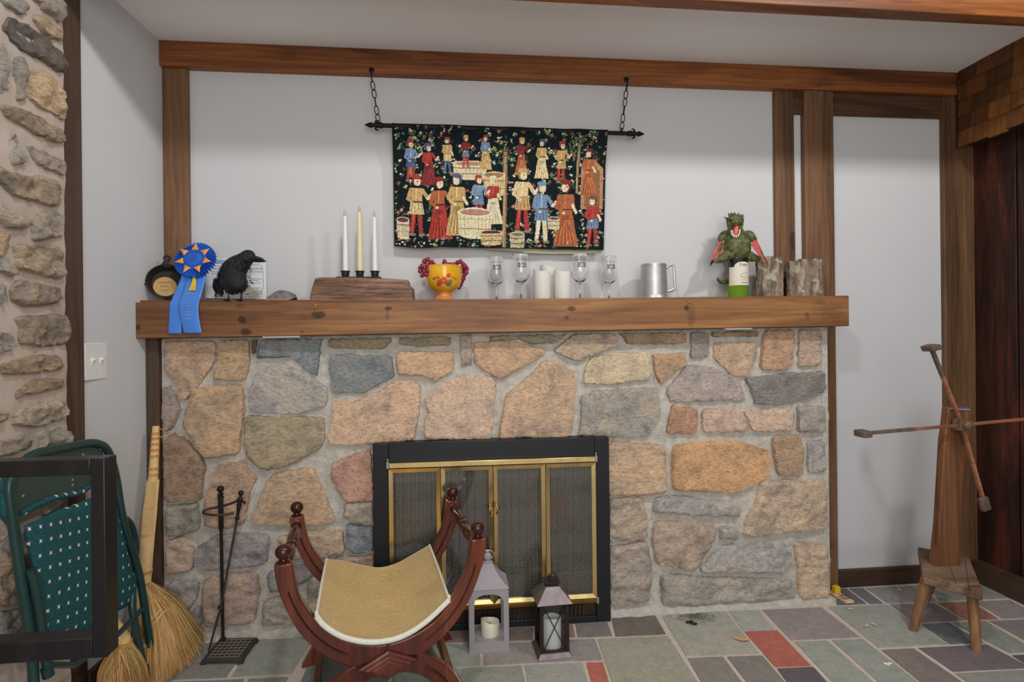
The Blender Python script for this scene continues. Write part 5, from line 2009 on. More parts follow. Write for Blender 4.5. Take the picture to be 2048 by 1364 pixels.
b.build('bottle_shoulder', m_dkglass, bt, label='dark upper glass')


def wrap(x, z, dr=.0008):
    a = x / rB
    return (cx + (rB + dr) * math.sin(a), Yd - (rB + dr) * math.cos(a), z0 + z)


m_label = plain('cream_label', (232, 222, 208), .7, g=1.0, var=.03)
b = B()
N_ = 24
w2 = 17.0 * s_
zl0, zl1 = P(1480, 572, Yd).z - z0, P(1480, 534, Yd).z - z0
cxl = .016 * rB / .04
for i in range(N_):
    xa, xb = -w2 + 2 * w2 * i / N_, -w2 + 2 * w2 * (i + 1) / N_
    ta = zl1 + (zl0 - zl1 * 0) * 0 + .018 * math.sqrt(max(0, 1 - (xa / w2) ** 2))
    tb_ = zl1 + .018 * math.sqrt(max(0, 1 - (xb / w2) ** 2))
    b.add([wrap(xa + .004, zl0), wrap(xb + .004, zl0), wrap(xb + .004, tb_), wrap(xa + .004, ta)], [(0, 1, 2, 3)])
lbm = b.build('label_front', m_label, bt, label='cream arched paper label with fine dark drawing')
b = B()
b.add([wrap(-rB * 1.45 + k * .004, z_, .0006) for k in range(8) for z_ in (zl0, zl1 - .004)], [(2 * k, 2 * k + 2, 2 * k + 3, 2 * k + 1) for k in range(7)])
b.build('label_side', m_label, bt)
b = B()
tb = B().text('S', (0, 0, 0), (1, 0, 0), (0, 1, 0), .020)
b.add([wrap(v[0] - .010, v[1] + zl1 + .004, .0013) for v in tb.v], tb.f)
b.build('label_initial', m_ink, lbm, smooth=False)
b = B()
rnd = random.Random(3)
for zz_, xa, xb in ((zl1 + .005, -.003, .024), (zl1 + .0, -.003, .020), (zl0 + .009, -.008, .026)):
    if zz_ < zl1 - .002:
        b.build('label_lettering', m_ink, lbm, smooth=False)
        b = B()
    x = xa
    while x < xb:
        w = rnd.uniform(.002, .0036)
        b.add([wrap(x, zz_, .0013), wrap(x + w, zz_, .0013), wrap(x + w, zz_ + .003, .0013), wrap(x, zz_ + .003, .0013)], [(0, 1, 2, 3)])
        x += w + .0012
b.build('label_lettering', m_ink, lbm, smooth=False)
b = B()
pp_ = [(-.016, .0), (.0, .006), (.014, -.002), (.022, .010), (.004, .022), (-.014, .018), (-.010, .034), (.010, .040), (.020, .028), (.012, .012), (-.004, .014), (-.018, .030), (.0, .044), (.022, .044)]
for i in range(len(pp_) - 1):
    a_, c_ = pp_[i], pp_[i + 1]
    n_ = 5
    for k in range(n_):
        u0, u1 = k / n_, (k + 1) / n_
        p_ = [a_[0] + (c_[0] - a_[0]) * u0, zl0 + .020 + a_[1] * .8 + (c_[1] - a_[1]) * .8 * u0]
        q_ = [a_[0] + (c_[0] - a_[0]) * u1, zl0 + .020 + a_[1] * .8 + (c_[1] - a_[1]) * .8 * u1]
        b.add([wrap(p_[0] + .004, p_[1], .0013), wrap(q_[0] + .004, q_[1], .0013), wrap(q_[0] + .004, q_[1] + .0009, .0013), wrap(p_[0] + .0045, p_[1] + .0009, .0013)], [(0, 1, 2, 3)])
b.build('label_drawing', m_ink, lbm, smooth=False)

YD = 2.405
m_drag = NT('olive_dragon_skin')
_v = m_drag.coords()
_f = m_drag.noise(_v, 60, 5, .6)
m_drag.color(m_drag.ramp(_f, [(.3, lin((48, 50, 32), 1.2)), (.52, lin((88, 90, 54), 1.2)), (.75, lin((128, 128, 80), 1.2))]))
vo = m_drag.node('ShaderNodeTexVoronoi')
vo.inputs['Scale'].default_value = 260
m_drag.link(_v, vo.inputs['Vector'])
m_drag.bump(vo.outputs['Distance'], .5, .002)
m_drag.set(.5, 0, .4)
m_drag = m_drag.m
dg = thing('dragon_figure', 'olive green dragon figure with red wings and open mouth perched on the bottle', 'dragon figure', tuple(P(1476, 510, YD)))


def dp(px, py, dy=0.0):
    return P(px, py, YD + dy)


b = B()
b.tube(smoothpath([dp(1474, 512, 0), dp(1474, 500, -.014), dp(1474, 487, -.012), dp(1472, 474, -.004), dp(1470, 460, .004), dp(1468, 447, .0)], 5), [19 * s_, 25 * s_, 25 * s_, 19 * s_, 14 * s_, 12 * s_], 22, flat=.8)
b.ball(dp(1474, 492, -.02), 23 * s_, (1.0, .8, .9), 22)
# head: skull and snout
b.ball(dp(1470, 442, -.008), 15.5 * s_, (1.02, 1.1, .82), 22)
b.ball(dp(1470.5, 446, -.040), 12 * s_, (1.0, 1.2, .62), 20)
for sg in (-1, 1):
    b.ball(dp(1470 + sg * 9.5, 436.5, -.026), 4.4 * s_, n=12)           # brow
    b.ball(dp(1470 + sg * 3.4, 444.5, -.068), 2.4 * s_, n=10)         # nostril bumps
    b.tube(smoothpath([dp(1470 + sg * 12, 448, -.006), dp(1470 + sg * 10, 458, -.022), dp(1470 + sg * 6, 470, -.036), dp(1471, 474.5, -.044)], 4), [5 * s_, 4 * s_, 3.4 * s_, 3 * s_], 10)
# lower jaw
b.tube(smoothpath([dp(1470.5, 462, -.008), dp(1470.5, 469, -.024), dp(1471, 474, -.040)], 4), [10 * s_, 8.5 * s_, 5 * s_], 14, flat=.5)
# shoulders / upper arms of the wings
for sg, ex, ey in ((-1, 1444, 482), (1, 1512, 482)):
    b.tube(smoothpath([dp(1474 + sg * 12, 472, .01), dp(1474 + sg * 24, 470, .006), dp(1474 + sg * 31, 477, -.004), dp(ex, ey, -.008)], 4), [9 * s_, 9 * s_, 7.5 * s_, 4 * s_], 14)
# thighs lying out along the bottle
b.tube(smoothpath([dp(1462, 506, -.01), dp(1448, 514, -.016), dp(1436, 520, -.02), dp(1427, 522, -.026)], 4), [11 * s_, 9.5 * s_, 6.5 * s_, 3 * s_], 14)
b.tube(smoothpath([dp(1488, 506, -.01), dp(1502, 514, -.012), dp(1514, 517, -.012), dp(1521, 518, -.014)], 4), [11 * s_, 9 * s_, 6 * s_, 3 * s_], 14)
# tail behind
b.tube(smoothpath([dp(1476, 505, .03), dp(1474, 520, .052), dp(1470, 545, .060), dp(1462, 558, .05), dp(1450, 564, .040), dp(1439, 562, .034), dp(1435, 555, .03)], 5), [12 * s_, 9 * s_, 7 * s_, 5.6 * s_, 4.6 * s_, 3.4 * s_, 2.4 * s_], 14)
b.build('body', m_drag, dg, remesh=.0032, smoothmod=3)
m_mouth = plain('coral_mouth', (226, 112, 92), .35, g=1.25, var=.08)
b = B()
b.tube(smoothpath([dp(1471, 452, -.030), dp(1471, 460, -.038), dp(1471, 467, -.044), dp(1471, 471, -.052)], 4), [10 * s_, 9 * s_, 8 * s_, 5 * s_], 12, flat=.45)
b.build('tongue', m_mouth, dg, label='coral red open mouth and tongue')
b = B()
for k, (tx, ty) in enumerate(((1463.5, 465), (1464.5, 470), (1467.5, 473.5), (1472, 474.5), (1476.5, 472.5), (1478.5, 468), (1479, 463))):
    b.lathe([(1.7 * s_, 0), (1.2 * s_, 3 * s_), (.1 * s_, 5.5 * s_)], dp(tx, ty, -.052 + abs(k - 3) * .005), 8, (0, -.3, 1))
b.build_each('tooth', plain('white_teeth', (236, 232, 222), .3, g=1.0, var=0), dg, label='white lower tooth')
b = B()
for (tx, ty, ex, ey) in ((1458, 439, 1448, 434), (1461, 433, 1456, 426), (1466, 431, 1461, 425), (1470, 430, 1468, 424), (1475, 431, 1478, 425), (1479, 433, 1487, 428.5), (1481, 437, 1489, 431), (1464, 432, 1462, 424)):
    b.tube([dp(tx, ty + 3, -.004), dp((tx + ex) / 2, (ty + ey) / 2, -.008), dp(ex, ey, -.012)], [3.2 * s_, 2.2 * s_, .4 * s_], 7)
b.build_each('crest_spike', m_drag, dg)
for sg in (-1, 1):
    B().ball(dp(1470 + sg * 9.5, 440, -.046), 2.3 * s_, n=10).build('eye', plain('dark_eye', (20, 18, 12), .1, g=1, var=0), dg)
m_wing = plain('red_wing_skin', (178, 62, 52), .5, g=1.2, var=.15, vs=40)
b_w = {}
for side, fan, bones in (('l', [(1442, 481, -.012), (1434, 492, -.014), (1427, 500, -.018), (1427, 509, -.020), (1423, 524, -.030), (1421, 529, -.034), (1434, 522, -.034), (1444, 517, -.028), (1446, 500, -.018), (1448, 486, -.012)], [((1447, 480), (1421, 530)), ((1447, 481), (1432, 526))]),
                         ('r', [(1507, 480, -.034), (1516, 483, -.034), (1519, 494, -.040), (1524, 504, -.046), (1531, 515, -.060), (1536, 523, -.070), (1528, 526, -.072), (1522, 518, -.060), (1514, 505, -.048), (1503, 490, -.036)], [((1510, 479), (1533, 524)), ((1509, 482), (1526, 525))])):
    b = B()
    b.prism([dp(*f) for f in fan], (0, .0035, 0))
    wg = b.build('wing', m_wing, dg, label='red skin wing with olive bones', bevel=.001)
    b = B()
    for (a_, c_) in bones:
        b.tube([dp(a_[0], a_[1], -.010), dp((a_[0] + c_[0]) / 2, (a_[1] + c_[1]) / 2, -.019 if side == 'l' else -.046), dp(c_[0], c_[1], -.030 if side == 'l' else -.070)], [2.6 * s_, 1.8 * s_, 1.4 * s_], 8)
    b.build('wing_bone', m_drag, wg)
b = B()
for bx_, by_, dy_ in ((1427, 522, -.03), (1521, 518, -.016)):
    for k in (-1, 0, 1):
        sg = -1 if bx_ < 1470 else 1
        b.tube(smoothpath([dp(bx_, by_, dy_), dp(bx_ + sg * 4, by_ + 3 + k * 2, dy_ - .006), dp(bx_ + sg * 6, by_ + 8 + k * 2, dy_ - .004)], 4), [2 * s_, 1.5 * s_, .3 * s_], 7)
b.build_each('claw', plain('dark_claw', (40, 38, 32), .4, g=1.0, var=0), dg)

# --- bark covered logs
m_bark = NT('lichened_bark')
_v = m_bark.coords((1, 1, .4))
_v1 = m_bark.coords()
_f = m_bark.noise(_v, 34, 7, .7, .8)
_col = m_bark.ramp(_f, [(.30, lin((62, 52, 46), 1.15)), (.5, lin((140, 124, 112), 1.2)), (.68, lin((190, 174, 156), 1.2))])
_l = m_bark.noise(_v1, 22, 4, .5, .6)
_col = m_bark.mix(_col, lin((190, 188, 160), 1.15), m_bark.ramp(_l, [(.57, (0, 0, 0)), (.60, (.8, .8, .8))]))
_o = m_bark.noise(_v, 12, 3)
_col = m_bark.mix(_col, lin((158, 116, 86), 1.1), m_bark.ramp(_o, [(.58, (0, 0, 0)), (.68, (.7, .7, .7))]))
m_bark.color(_col)
m_bark.bump(_f, 1.0, .014)
m_bark.set(.95, 0, .1)
m_bark = m_bark.m
m_cut = plain('pale_cut_wood', (206, 186, 168), .8, g=1.1, var=.1, vs=40)


def log(lb, px0, px1, ptop, Yd, seed, axis=None):
    cx = P((px0 + px1) / 2, 560, Yd).x
    z0 = mtop(cx) + .0005
    r = (px1 - px0) / 2 * scale_at((px0 + px1) / 2, 560, Yd)
    h = P((px0 + px1) / 2, ptop, Yd).z - z0
    t = thing('log', lb, 'log', (cx, Yd, z0), 'bark covered logs on the mantel')
    b = B()
    n, m = 64, 30
    rings_ = []
    for j in range(m + 1):
        ring = []
        for k in range(n):
            a = 2 * math.pi * k / n
            zz_ = h * j / m
            w = noise.fractal(Vector((math.cos(a) * 2.2, math.sin(a) * 2.2, zz_ * 9 + seed)), .8, 2.1, 5)
            rr = r * (1 + .035 * math.sin(3 * a + seed)) * (.96 + .05 * w) + .003 * noise.noise(Vector((math.cos(a) * 14, math.sin(a) * 14, zz_ * 50 + seed)))
            dz = .010 * noise.noise(Vector((math.cos(a) * 3, math.sin(a) * 3, seed + 5))) if j == m else 0
            ring.append(V(cx + rr * math.cos(a), Yd + rr * .85 * math.sin(a), z0 + zz_ + dz))
        rings_.append(ring)
    b.rings(rings_, True, False)
    b.build('bark', m_bark, t, angle=70)
    b = B()
    b.lathe([(r * .70, h - .03), (r * .70, h - .004), (.001, h - .004)], (cx, Yd, z0), 32, sx=1.0)
    b.build('heartwood', m_cut, t, label='pale cut wood under the bark')


log('shorter round lichened log standing right beside the dragon bottle', 1514, 1565, 516, 2.40, 1.0)
log('wider lichened log at the right, in front of the brown post', 1577, 1643, 522, 2.40, 7.0)
p0 = P(1640, 556, 2.445)
ax_ = V(.60, -.45, .66).normalized()
e0 = p0 - ax_ * .066
e0.z = max(e0.z, mtop(e0.x) + .022)
sl = thing('branch_piece', 'short branch with a pale round cut end leaning out right of the wider log', 'branch', (e0.x, e0.y, mtop(e0.x)))
B().tube([e0, p0], .0255, 26, up=(0, 1, 0)).build('bark', m_bark, sl)
B().lathe([(.001, -.001), (.0235, -.001), (.0235, .0016), (.001, .0016)], p0, 28, ax_).build('cut_face', m_cut, sl, label='pale cut end')

# ================================================================== CURULE CHAIR
m_mah = wood('mahogany', (50, 20, 12), (96, 40, 24), (132, 66, 38), 'Z', g=1.0, rough=.25, scale=.7, ring=.3, bump=.02, spec=.5, coat=.5)
m_mah_dark = plain('dark_turned_mahogany', (62, 24, 16), .18, g=1.0, var=.25, vs=14, spec=.55)
m_vel = NT('gold_velvet')
_v = m_vel.coords((.5, 4, 4))
_f = m_vel.noise(_v, 60, 5, .65)
_f2 = m_vel.noise(m_vel.coords((1, 1, 1)), 8, 3)
m_vel.color(m_vel.mix(m_vel.ramp(_f, [(.3, lin((168, 138, 84), 1.15)), (.7, lin((206, 178, 120), 1.15))]), m_vel.ramp(_f2, [(.3, (.9, .9, .88)), (.7, (1.08, 1.08, 1.1))]), .8, 'MULTIPLY'))
m_vel.bump(_f, .2, .002)
m_vel.set(.85, 0, .15)
m_vel.b.inputs['Sheen Weight'].default_value = .3
m_vel = m_vel.m
m_gimp = plain('cream_braid', (238, 230, 208), .8, g=1.2, var=.12, vs=160, bump=.6, bs=400)

ZA = .585
FL, FR = G(567, 1108, ZA), G(955, 1060, ZA)
RL, RRt = G(594, 1018, ZA), G(905, 987, ZA)
fm, fe = (FL + FR) / 2, (FR - FL)
rm, re_ = (RL + RRt) / 2, (RRt - RL)
fw2, rw2 = fe.length / 2, re_.length / 2
fe.normalize()
re_.normalize()
fn = V(fe.y, -fe.x, 0)       # toward the viewer
rn_ = V(re_.y, -re_.x, 0)
ch = thing('curule_chair', 'dark mahogany X-shaped chair with a gold velvet sling seat in front of the fireplace', 'chair', ((fm.x + rm.x) / 2, (fm.y + rm.y) / 2, 0))


def floc(zx, zy):
    p = PL(520 + zx * .31095, 940 + zy * .31095, fm, fn)
    return ((p - fm).dot(fe), p.z)


outerL = [(92, 600), (110, 720), (150, 830), (215, 960), (300, 1080), (420, 1180), (540, 1240), (680, 1262)]
outerR = [(1447, 430), (1440, 520), (1410, 650), (1350, 810), (1280, 930), (1190, 1040), (1090, 1120), (980, 1190), (880, 1245)]
innerL = [(205, 600), (225, 700), (270, 810), (340, 920), (430, 1010), (540, 1075), (650, 1105)]
innerR = [(1350, 440), (1330, 620), (1280, 740), (1200, 870), (1110, 970), (1000, 1050), (880, 1100), (770, 1113)]


def sm2(pts, sub=5):
    return [(p.x, p.y) for p in smoothpath([(x, y, 0) for x, y in pts], sub)]


oL = sm2([floc(*p) for p in outerL])
oR = sm2([floc(*p) for p in outerR])
iL = sm2([floc(*p) for p in innerL])
iR = sm2([floc(*p) for p in innerR])
# make the two halves mirror each other (average of left and right tracing)
ztop = (oL[0][1] + oR[0][1]) / 2


def at_z(path, z):
    path = sorted(path, key=lambda q: q[1])
    return float(np.interp(z, [q[1] for q in path], [abs(q[0]) for q in path]))


zo = floc(780, 1266)[1]
zi = floc(760, 1113)[1]
N_ = 30


def side_curve(l, r, zb, zs):
    out_x, out_z = [], []
    xs_ = (at_z(l, zs) + at_z(r, zs)) / 2
    for k in range(N_ + 1):
        z = zb + (ztop - zb) * (k / N_) ** 2
        if z < zs:
            x = xs_ * math.sqrt(max(0, (z - zb) / (zs - zb)))
        else:
            x = (at_z(l, z) + at_z(r, z)) / 2
        out_x.append(x)
        out_z.append(z)
    return out_x, out_z


oxs, oz = side_curve(oL, oR, zo, zo + .055)
ixs, iz = side_curve(iL, iR, zi, zi + .045)
U = [(-x, z) for x, z in zip(oxs[::-1], oz[::-1])] + [(x, z) for x, z in zip(oxs, oz)] + [(x, z) for x, z in zip(ixs[::-1], iz[::-1])] + [(-x, z) for x, z in zip(ixs[1:], iz[1:])]
# lower crossed legs
zc0 = zo + .030
legsO = sm2([(0.02, zc0 + .01), (.10, zc0 - .002), (.155, zc0 - .035), (.205, zc0 - .085), (.25, .06), (.285, .0)], 5)
legsI = sm2([(0.0, zo - .020), (.05, zo - .022), (.10, zo - .042), (.15, zo - .085), (.195, .05), (.215, .0)], 5)
ARCH = [(-x, z) for x, z in legsO[::-1]] + legsO + legsI[::-1] + [(-x, z) for x, z in legsI[1:]]


def frame_obj(name, mid, e, n, th, hw):
    k = hw / fw2
    par = thing_parent = ch

    def W(q, o=0.0):
        return V(mid.x, mid.y, 0) + e * q[0] * k + n * o + V(0, 0, q[1])
    b = B()
    # build the U as a strip so that the n-gon never folds
    no = len(oxs)
    for pathO, pathI in (([(-x, z) for x, z in zip(oxs[::-1], oz[::-1])] + [(x, z) for x, z in zip(oxs, oz)], [(-x, z) for x, z in zip(ixs[::-1], iz[::-1])] + [(x, z) for x, z in zip(ixs, iz)]),
                         ([(-x, z) for x, z in legsO[::-1]] + legsO, [(-x, z) for x, z in legsI[::-1]] + legsI)):
        ringsF = [[W(o_, th / 2), W(i_, th / 2), W(i_, -th / 2), W(o_, -th / 2)] for o_, i_ in zip(pathO, pathI)]
        b.rings(ringsF, True, True)
    fo = b.build(name, m_mah, ch, bevel=.004, angle=40)
    # reeded grooves on the face, as raised beads
    b = B()
    for sg in (-1, 1):
        mids = [(sg * (a_ + c_) / 2, (z1 + z2) / 2) for a_, z1, c_, z2 in zip(oxs, oz, ixs, iz)]
        pts = [W(q, th / 2 + .0005) for q in mids[9:27]]
        b.tube(pts, .0042, 8, flat=.6)
        ml = [(sg * (a_[0] + c_[0]) / 2, (a_[1] + c_[1]) / 2) for a_, c_ in zip(legsO, legsI)]
        b.tube([W(q, th / 2 + .0005) for q in ml[9:22]], .0042, 8)
    b.build_each('bead', m_mah_dark, fo, label='dark raised bead along the arc')
    return W


WF = frame_obj('front_frame', fm, fe, fn, .036, fw2)
WR = frame_obj('rear_frame', rm, re_, rn_, .036, rw2)
# boss in the middle of the front frame
bc = WF((0, (zi + zo) / 2 - .022), .018)
b = B()
dw, dh = .095, .044
loops = []
for s1, o in ((1.0, 0), (1.0, .010), (.82, .013), (.74, .020), (.60, .022), (.52, .030), (.02, .031)):
    loops.append([bc + fe * dw * s1 + fn * o, bc + V(0, 0, dh * s1) + fn * o, bc - fe * dw * s1 + fn * o, bc - V(0, 0, dh * s1) + fn * o])
b.rings(loops)
b.build('boss', m_mah, ch, smooth=False, bevel=.002, label='stepped diamond boss')
# finials, arm rails, stretchers
for W, e, n in ((WF, fe, fn), (WR, re_, rn_)):
    for sg in (-1, 1):
        sx_ = sg * (oxs[-1] + ixs[-1]) / 2
        c = W((sx_, ztop))
        b = B()
        b.lathe([(.020, -.001), (.020, .004), (.012, .007), (.011, .011), (.018, .016), (.0225, .026), (.023, .034), (.020, .043), (.012, .050), (.001, .052)], c, 24)
        b.build('finial', m_mah_dark, ch)
for sg in (-1, 1):
    sx_ = sg * (oxs[-1] + ixs[-1]) / 2
    a_, c_ = WF((sx_, ztop - .030), -.018), WR((sx_, ztop - .030), .018)
    L = (c_ - a_).length
    prof = [(.016, 0), (.016, .012), (.011, .018), (.017, L * .16), (.0205, L * .30), (.018, L * .42), (.014, L * .455), (.018, L * .475), (.018, L * .525), (.014, L * .545), (.018, L * .58), (.0205, L * .70), (.017, L * .84), (.011, L - .018), (.016, L - .012), (.016, L)]
    b = B()
    b.lathe(prof, a_, 20, (c_ - a_))
    b.build('arm_rail', m_mah_dark, ch, label='turned arm rail')
    # lower stretcher between the feet
    s1 = WF((sg * .215, .075))
    s2 = WR((sg * .215 * rw2 / rw2, .075))
    b = B()
    dd = (s2 - s1).normalized()
    b.obox((s1 + s2) / 2, dd * ((s2 - s1).length / 2), V(-dd.y, dd.x, 0) * .011, V(0, 0, .017))
    b.build('stretcher', m_mah, ch, bevel=.002)
# sling seat following the inner arcs
fpx = [(633, 1232), (652, 1253), (690, 1274), (744, 1283), (800, 1273), (850, 1243), (897, 1199)]
rpx = [(653, 1121), (688, 1125), (722, 1133), (759, 1138), (795, 1129), (828, 1111), (859, 1093)]


def seat_line(pxs, mid, n, off):
    return smoothpath([PL(x, y, mid + n * off, n) for x, y in pxs], 6)


sf = seat_line(fpx, fm, fn, 0.0)
sr = seat_line(rpx, rm, rn_, .030)
nn = len(sf)


def seat(i, v):
    p = sf[i].lerp(sr[i], v)
    u = i / (nn - 1)
    return p + V(0, 0, .006 - .012 * math.sin(math.pi * v) * math.sin(math.pi * u) + .006 * (1 - abs(2 * v - 1)) * abs(2 * u - 1))


b = B()
M_ = 24
top = [[seat(i, j / M_) for i in range(nn)] for j in range(M_ + 1)]
bot = [[p - V(0, 0, .022) for p in r] for r in top]
rr = [t + bt_[::-1] for t, bt_ in zip(top, bot)]
b.rings(rr, True, True)
b.build('seat', m_vel, ch, angle=50)
b = B()
b.tube([p + fn * .012 + V(0, 0, .004) for p in sf], .0085, 10)
b.tube([p + rn_ * -.004 for p in sr], .005, 8)
b.tube([seat(0, j / M_) for j in range(M_ + 1)], .0045, 8)
b.tube([seat(nn - 1, j / M_) for j in range(M_ + 1)], .0045, 8)
for e0 in (sf[0], sf[-1]):
    b.tube(smoothpath([e0 + V(0, 0, -.004) + fn * .004, e0 + fn * .008 + V(0, 0, .012), e0 + V(0, 0, .010) - fn * .004], 4), .006, 8)
b.build('braid_trim', m_gimp, ch, label='cream braid edging')

# ================================================================== LANTERNS
m_grey = plain('grey_painted_metal', (166, 160, 164), .55, g=1.0, var=.04, vs=8)
gy = thing('lantern', 'grey lantern with arched openings and a pointed roof standing before the fire doors', 'lantern', tuple(G(979, 1300)))
gA, gB = G(939, 1306), G(1019, 1306)
gy0 = (gA.y + gB.y) / 2
gx0, gx1 = gA.x, gB.x
W_ = gx1 - gx0
gd = W_ * .92
gy1 = gy0 + gd
ze = P(980, 1180, gy0).z
th = .006
zbase = P(980, 1284, gy0).z
m_gin = m_grey


def arch_panel(axis, pos, inward):
    """panel with a round-cornered arched opening; axis 'x' panel runs along x at y=pos"""
    a0, a1 = (gx0, gx1) if axis == 'x' else (gy0 + th, gy1 - th)
    w = a1 - a0
    i0, i1 = a0 + w * .13, a1 - w * .13
    zt = ze - .018
    zb2 = zbase
    r = (i1 - i0) / 2
    cxm = (i0 + i1) / 2
    arc = []
    n = 16
    for k in range(n + 1):
        q = math.pi * k / n
        ca, sa = math.cos(q), math.sin(q)
        arc.append((cxm + r * (abs(ca) ** .72) * (1 if ca >= 0 else -1), zt - r * .62 + r * .62 * sa))
    inner = [(i1, zb2)] + arc + [(i0, zb2)]
    outer = [(a1, 0.001)] + [(a1 if k < n / 2 else a0, ze) if k not in (0, n) else ((a1, zt - r * .62) if k == 0 else (a0, zt - r * .62)) for k in range(n + 1)] + [(a0, 0.001)]
    # spread the outer points along the top edge
    top = []
    for k in range(n + 1):
        q = k / n
        if q < .15:
            top.append((a1, zt - r * .62 + (ze - zt + r * .62) * q / .15))
        elif q > .85:
            top.append((a0, zt - r * .62 + (ze - zt + r * .62) * (1 - q) / .15))
        else:
            top.append((a1 + (a0 - a1) * (q - .15) / .7, ze))
    outer = [(a1, zb2)] + top + [(a0, zb2)]
    b = B()

    def w3(q, o):
        return V(q[0], pos + inward * o, q[1]) if axis == 'x' else V(pos + inward * o, q[0], q[1])
    rings_ = [[w3(o_, 0), w3(i_, 0), w3(i_, th), w3(o_, th)] for o_, i_ in zip(outer, inner)]
    b.rings(rings_, True, True)
    # sill piece across the bottom
    b.rings([[w3((a0, .001), 0), w3((a0, zb2), 0), w3((a0, zb2), th), w3((a0, .001), th)], [w3((a1, .001), 0), w3((a1, zb2), 0), w3((a1, zb2), th), w3((a1, .001), th)]])
    return b


b = B()
for ax_, pos, inw in (('x', gy0, 1), ('x', gy1, -1), ('y', gx0, 1), ('y', gx1, -1)):
    q = arch_panel(ax_, pos, inw)
    b.add(q.v, q.f)
b.build('body', m_grey, gy, smooth=False)
B().box(gx0 + .004, gx1 - .004, gy0 + .004, gy1 - .004, zbase - .012, zbase - .006).build('floor_plate', m_grey, gy, smooth=False)
cxm, cym = (gx0 + gx1) / 2, (gy0 + gy1) / 2
b = B()
zr = P(977, 1124, gy0 + gd / 2).z
for (s1, z_) in ((1.0, ze - .002), (1.03, ze), (1.02, ze + .003)):
    pass
loops = []
for s1, q in ((1.0, 0.0), (1.03, .0), (1.03, .03), (.80, .22), (.58, .46), (.40, .72), (.30, .90), (.25, 1.0)):
    h = W_ / 2 * s1
    hd_ = gd / 2 * s1
    z_ = ze + (zr - ze) * q
    loops.append([V(cxm - h, cym - hd_, z_), V(cxm + h, cym - hd_, z_), V(cxm + h, cym + hd_, z_), V(cxm - h, cym + hd_, z_)])
b.rings(loops)
b.build('roof', m_grey, gy, smooth=False, bevel=.0015)
b = B()
b.lathe([(.019, 0), (.019, .006), (.011, .010), (.0165, .020), (.017, .027), (.013, .036), (.006, .040), (.007, .045), (.001, .050)], (cxm, cym, zr - .002), 24)
b.build('finial', m_grey, gy)
b = B()
b.tube([V(cxm + .026 * math.cos(2 * math.pi * k / 28), cym - .002, zr + .030 + .018 * math.sin(2 * math.pi * k / 28)) for k in range(28)], .0018, 8, closed=True)
b.build('ring', plain('pale_wire', (200, 196, 186), .35, .7, g=1.0, var=0), gy)
m_cream = plain('cream_led_wax', (238, 226, 202), .45, g=1.15, var=.02, spec=.35)
crx = .0185 * 2
cpx = P(980.5, 1283, gy0 + gd * .5)
pillar('flameless_candle', 'short cream flameless candle with a dipped top inside the grey lantern', cpx.x, cym, zbase - .0055, 18.4 * scale_at(980, 1270, cym), P(980, 1240, cym).z - zbase + .006, 4.2, m_cream, None, dip=.010)

m_cop = plain('antique_copper', (136, 125, 127), .38, .7, g=1.0, var=.22, vs=26)
m_brz = plain('dark_bronze', (58, 48, 46), .45, .6, g=1.0, var=.15)
dA, dB = G(1073.5, 1322), G(1146, 1321)
dy0 = (dA.y + dB.y) / 2
dcx = (dA.x + dB.x) / 2
hw = (dB.x - dA.x) / 2
dcy = dy0 + hw
dk = thing('lantern', 'dark bronze lantern with glass sides and crossed wires right of the grey lantern', 'lantern', (dcx, dcy, 0))
ANG = math.radians(3)


def dl(x, y, z):
    return V(dcx + x * math.cos(ANG) - y * math.sin(ANG), dcy + x * math.sin(ANG) + y * math.cos(ANG), z)


def sq(h, z):
    return [dl(-h, -h, z), dl(h, -h, z), dl(h, h, z), dl(-h, h, z)]


yb_ = dy0 + .01
bw2 = hw * .82
zb0 = P(1110, 1308, yb_).z
zt0 = P(1110, 1211, yb_ - .01).z
zrt = P(1108, 1174, dcy - hw * .4).z
zcap = P(1108, 1166, dcy - hw * .4).z
B().rings([sq(hw, .001), sq(hw, .005), sq(bw2 * 1.02, zb0), sq(bw2 * 1.02, zb0 + .003)]).build('base', m_cop, dk, smooth=False, bevel=.0012)
b = B()
for sx_ in (-1, 1):
    for sy_ in (-1, 1):
        c = dl(sx_ * (bw2 - .006), sy_ * (bw2 - .006), 0)
        b.obox(V(c.x, c.y, (zb0 + zt0) / 2), V(math.cos(ANG), math.sin(ANG), 0) * .0065, V(-math.sin(ANG), math.cos(ANG), 0) * .0065, (0, 0, (zt0 - zb0) / 2))
for z_ in (zb0 + .006, zt0 - .003):
    for q in range(4):
        a = ANG + q * math.pi / 2
        d1, d2 = V(math.cos(a), math.sin(a), 0), V(-math.sin(a), math.cos(a), 0)
        b.obox(V(dcx, dcy, z_) + d2 * (bw2 - .006), d1 * (bw2 - .008), d2 * .004, (0, 0, .004))
b.build('posts', m_brz, dk, smooth=False, bevel=.001)
pg = NT('lantern_glass')
gl = pg.node('ShaderNodeBsdfGlossy')
gl.inputs['Roughness'].default_value = .02
tr = pg.node('ShaderNodeBsdfTransparent')
tr.inputs['Color'].default_value = (.97, .985, .975, 1)
fr = pg.node('ShaderNodeFresnel')
mx = pg.node('ShaderNodeMixShader')
pg.link(fr.outputs[0], mx.inputs[0])
pg.link(tr.outputs[0], mx.inputs[1])
pg.link(gl.outputs[0], mx.inputs[2])
pg.link(mx.outputs[0], pg.out.inputs[0])
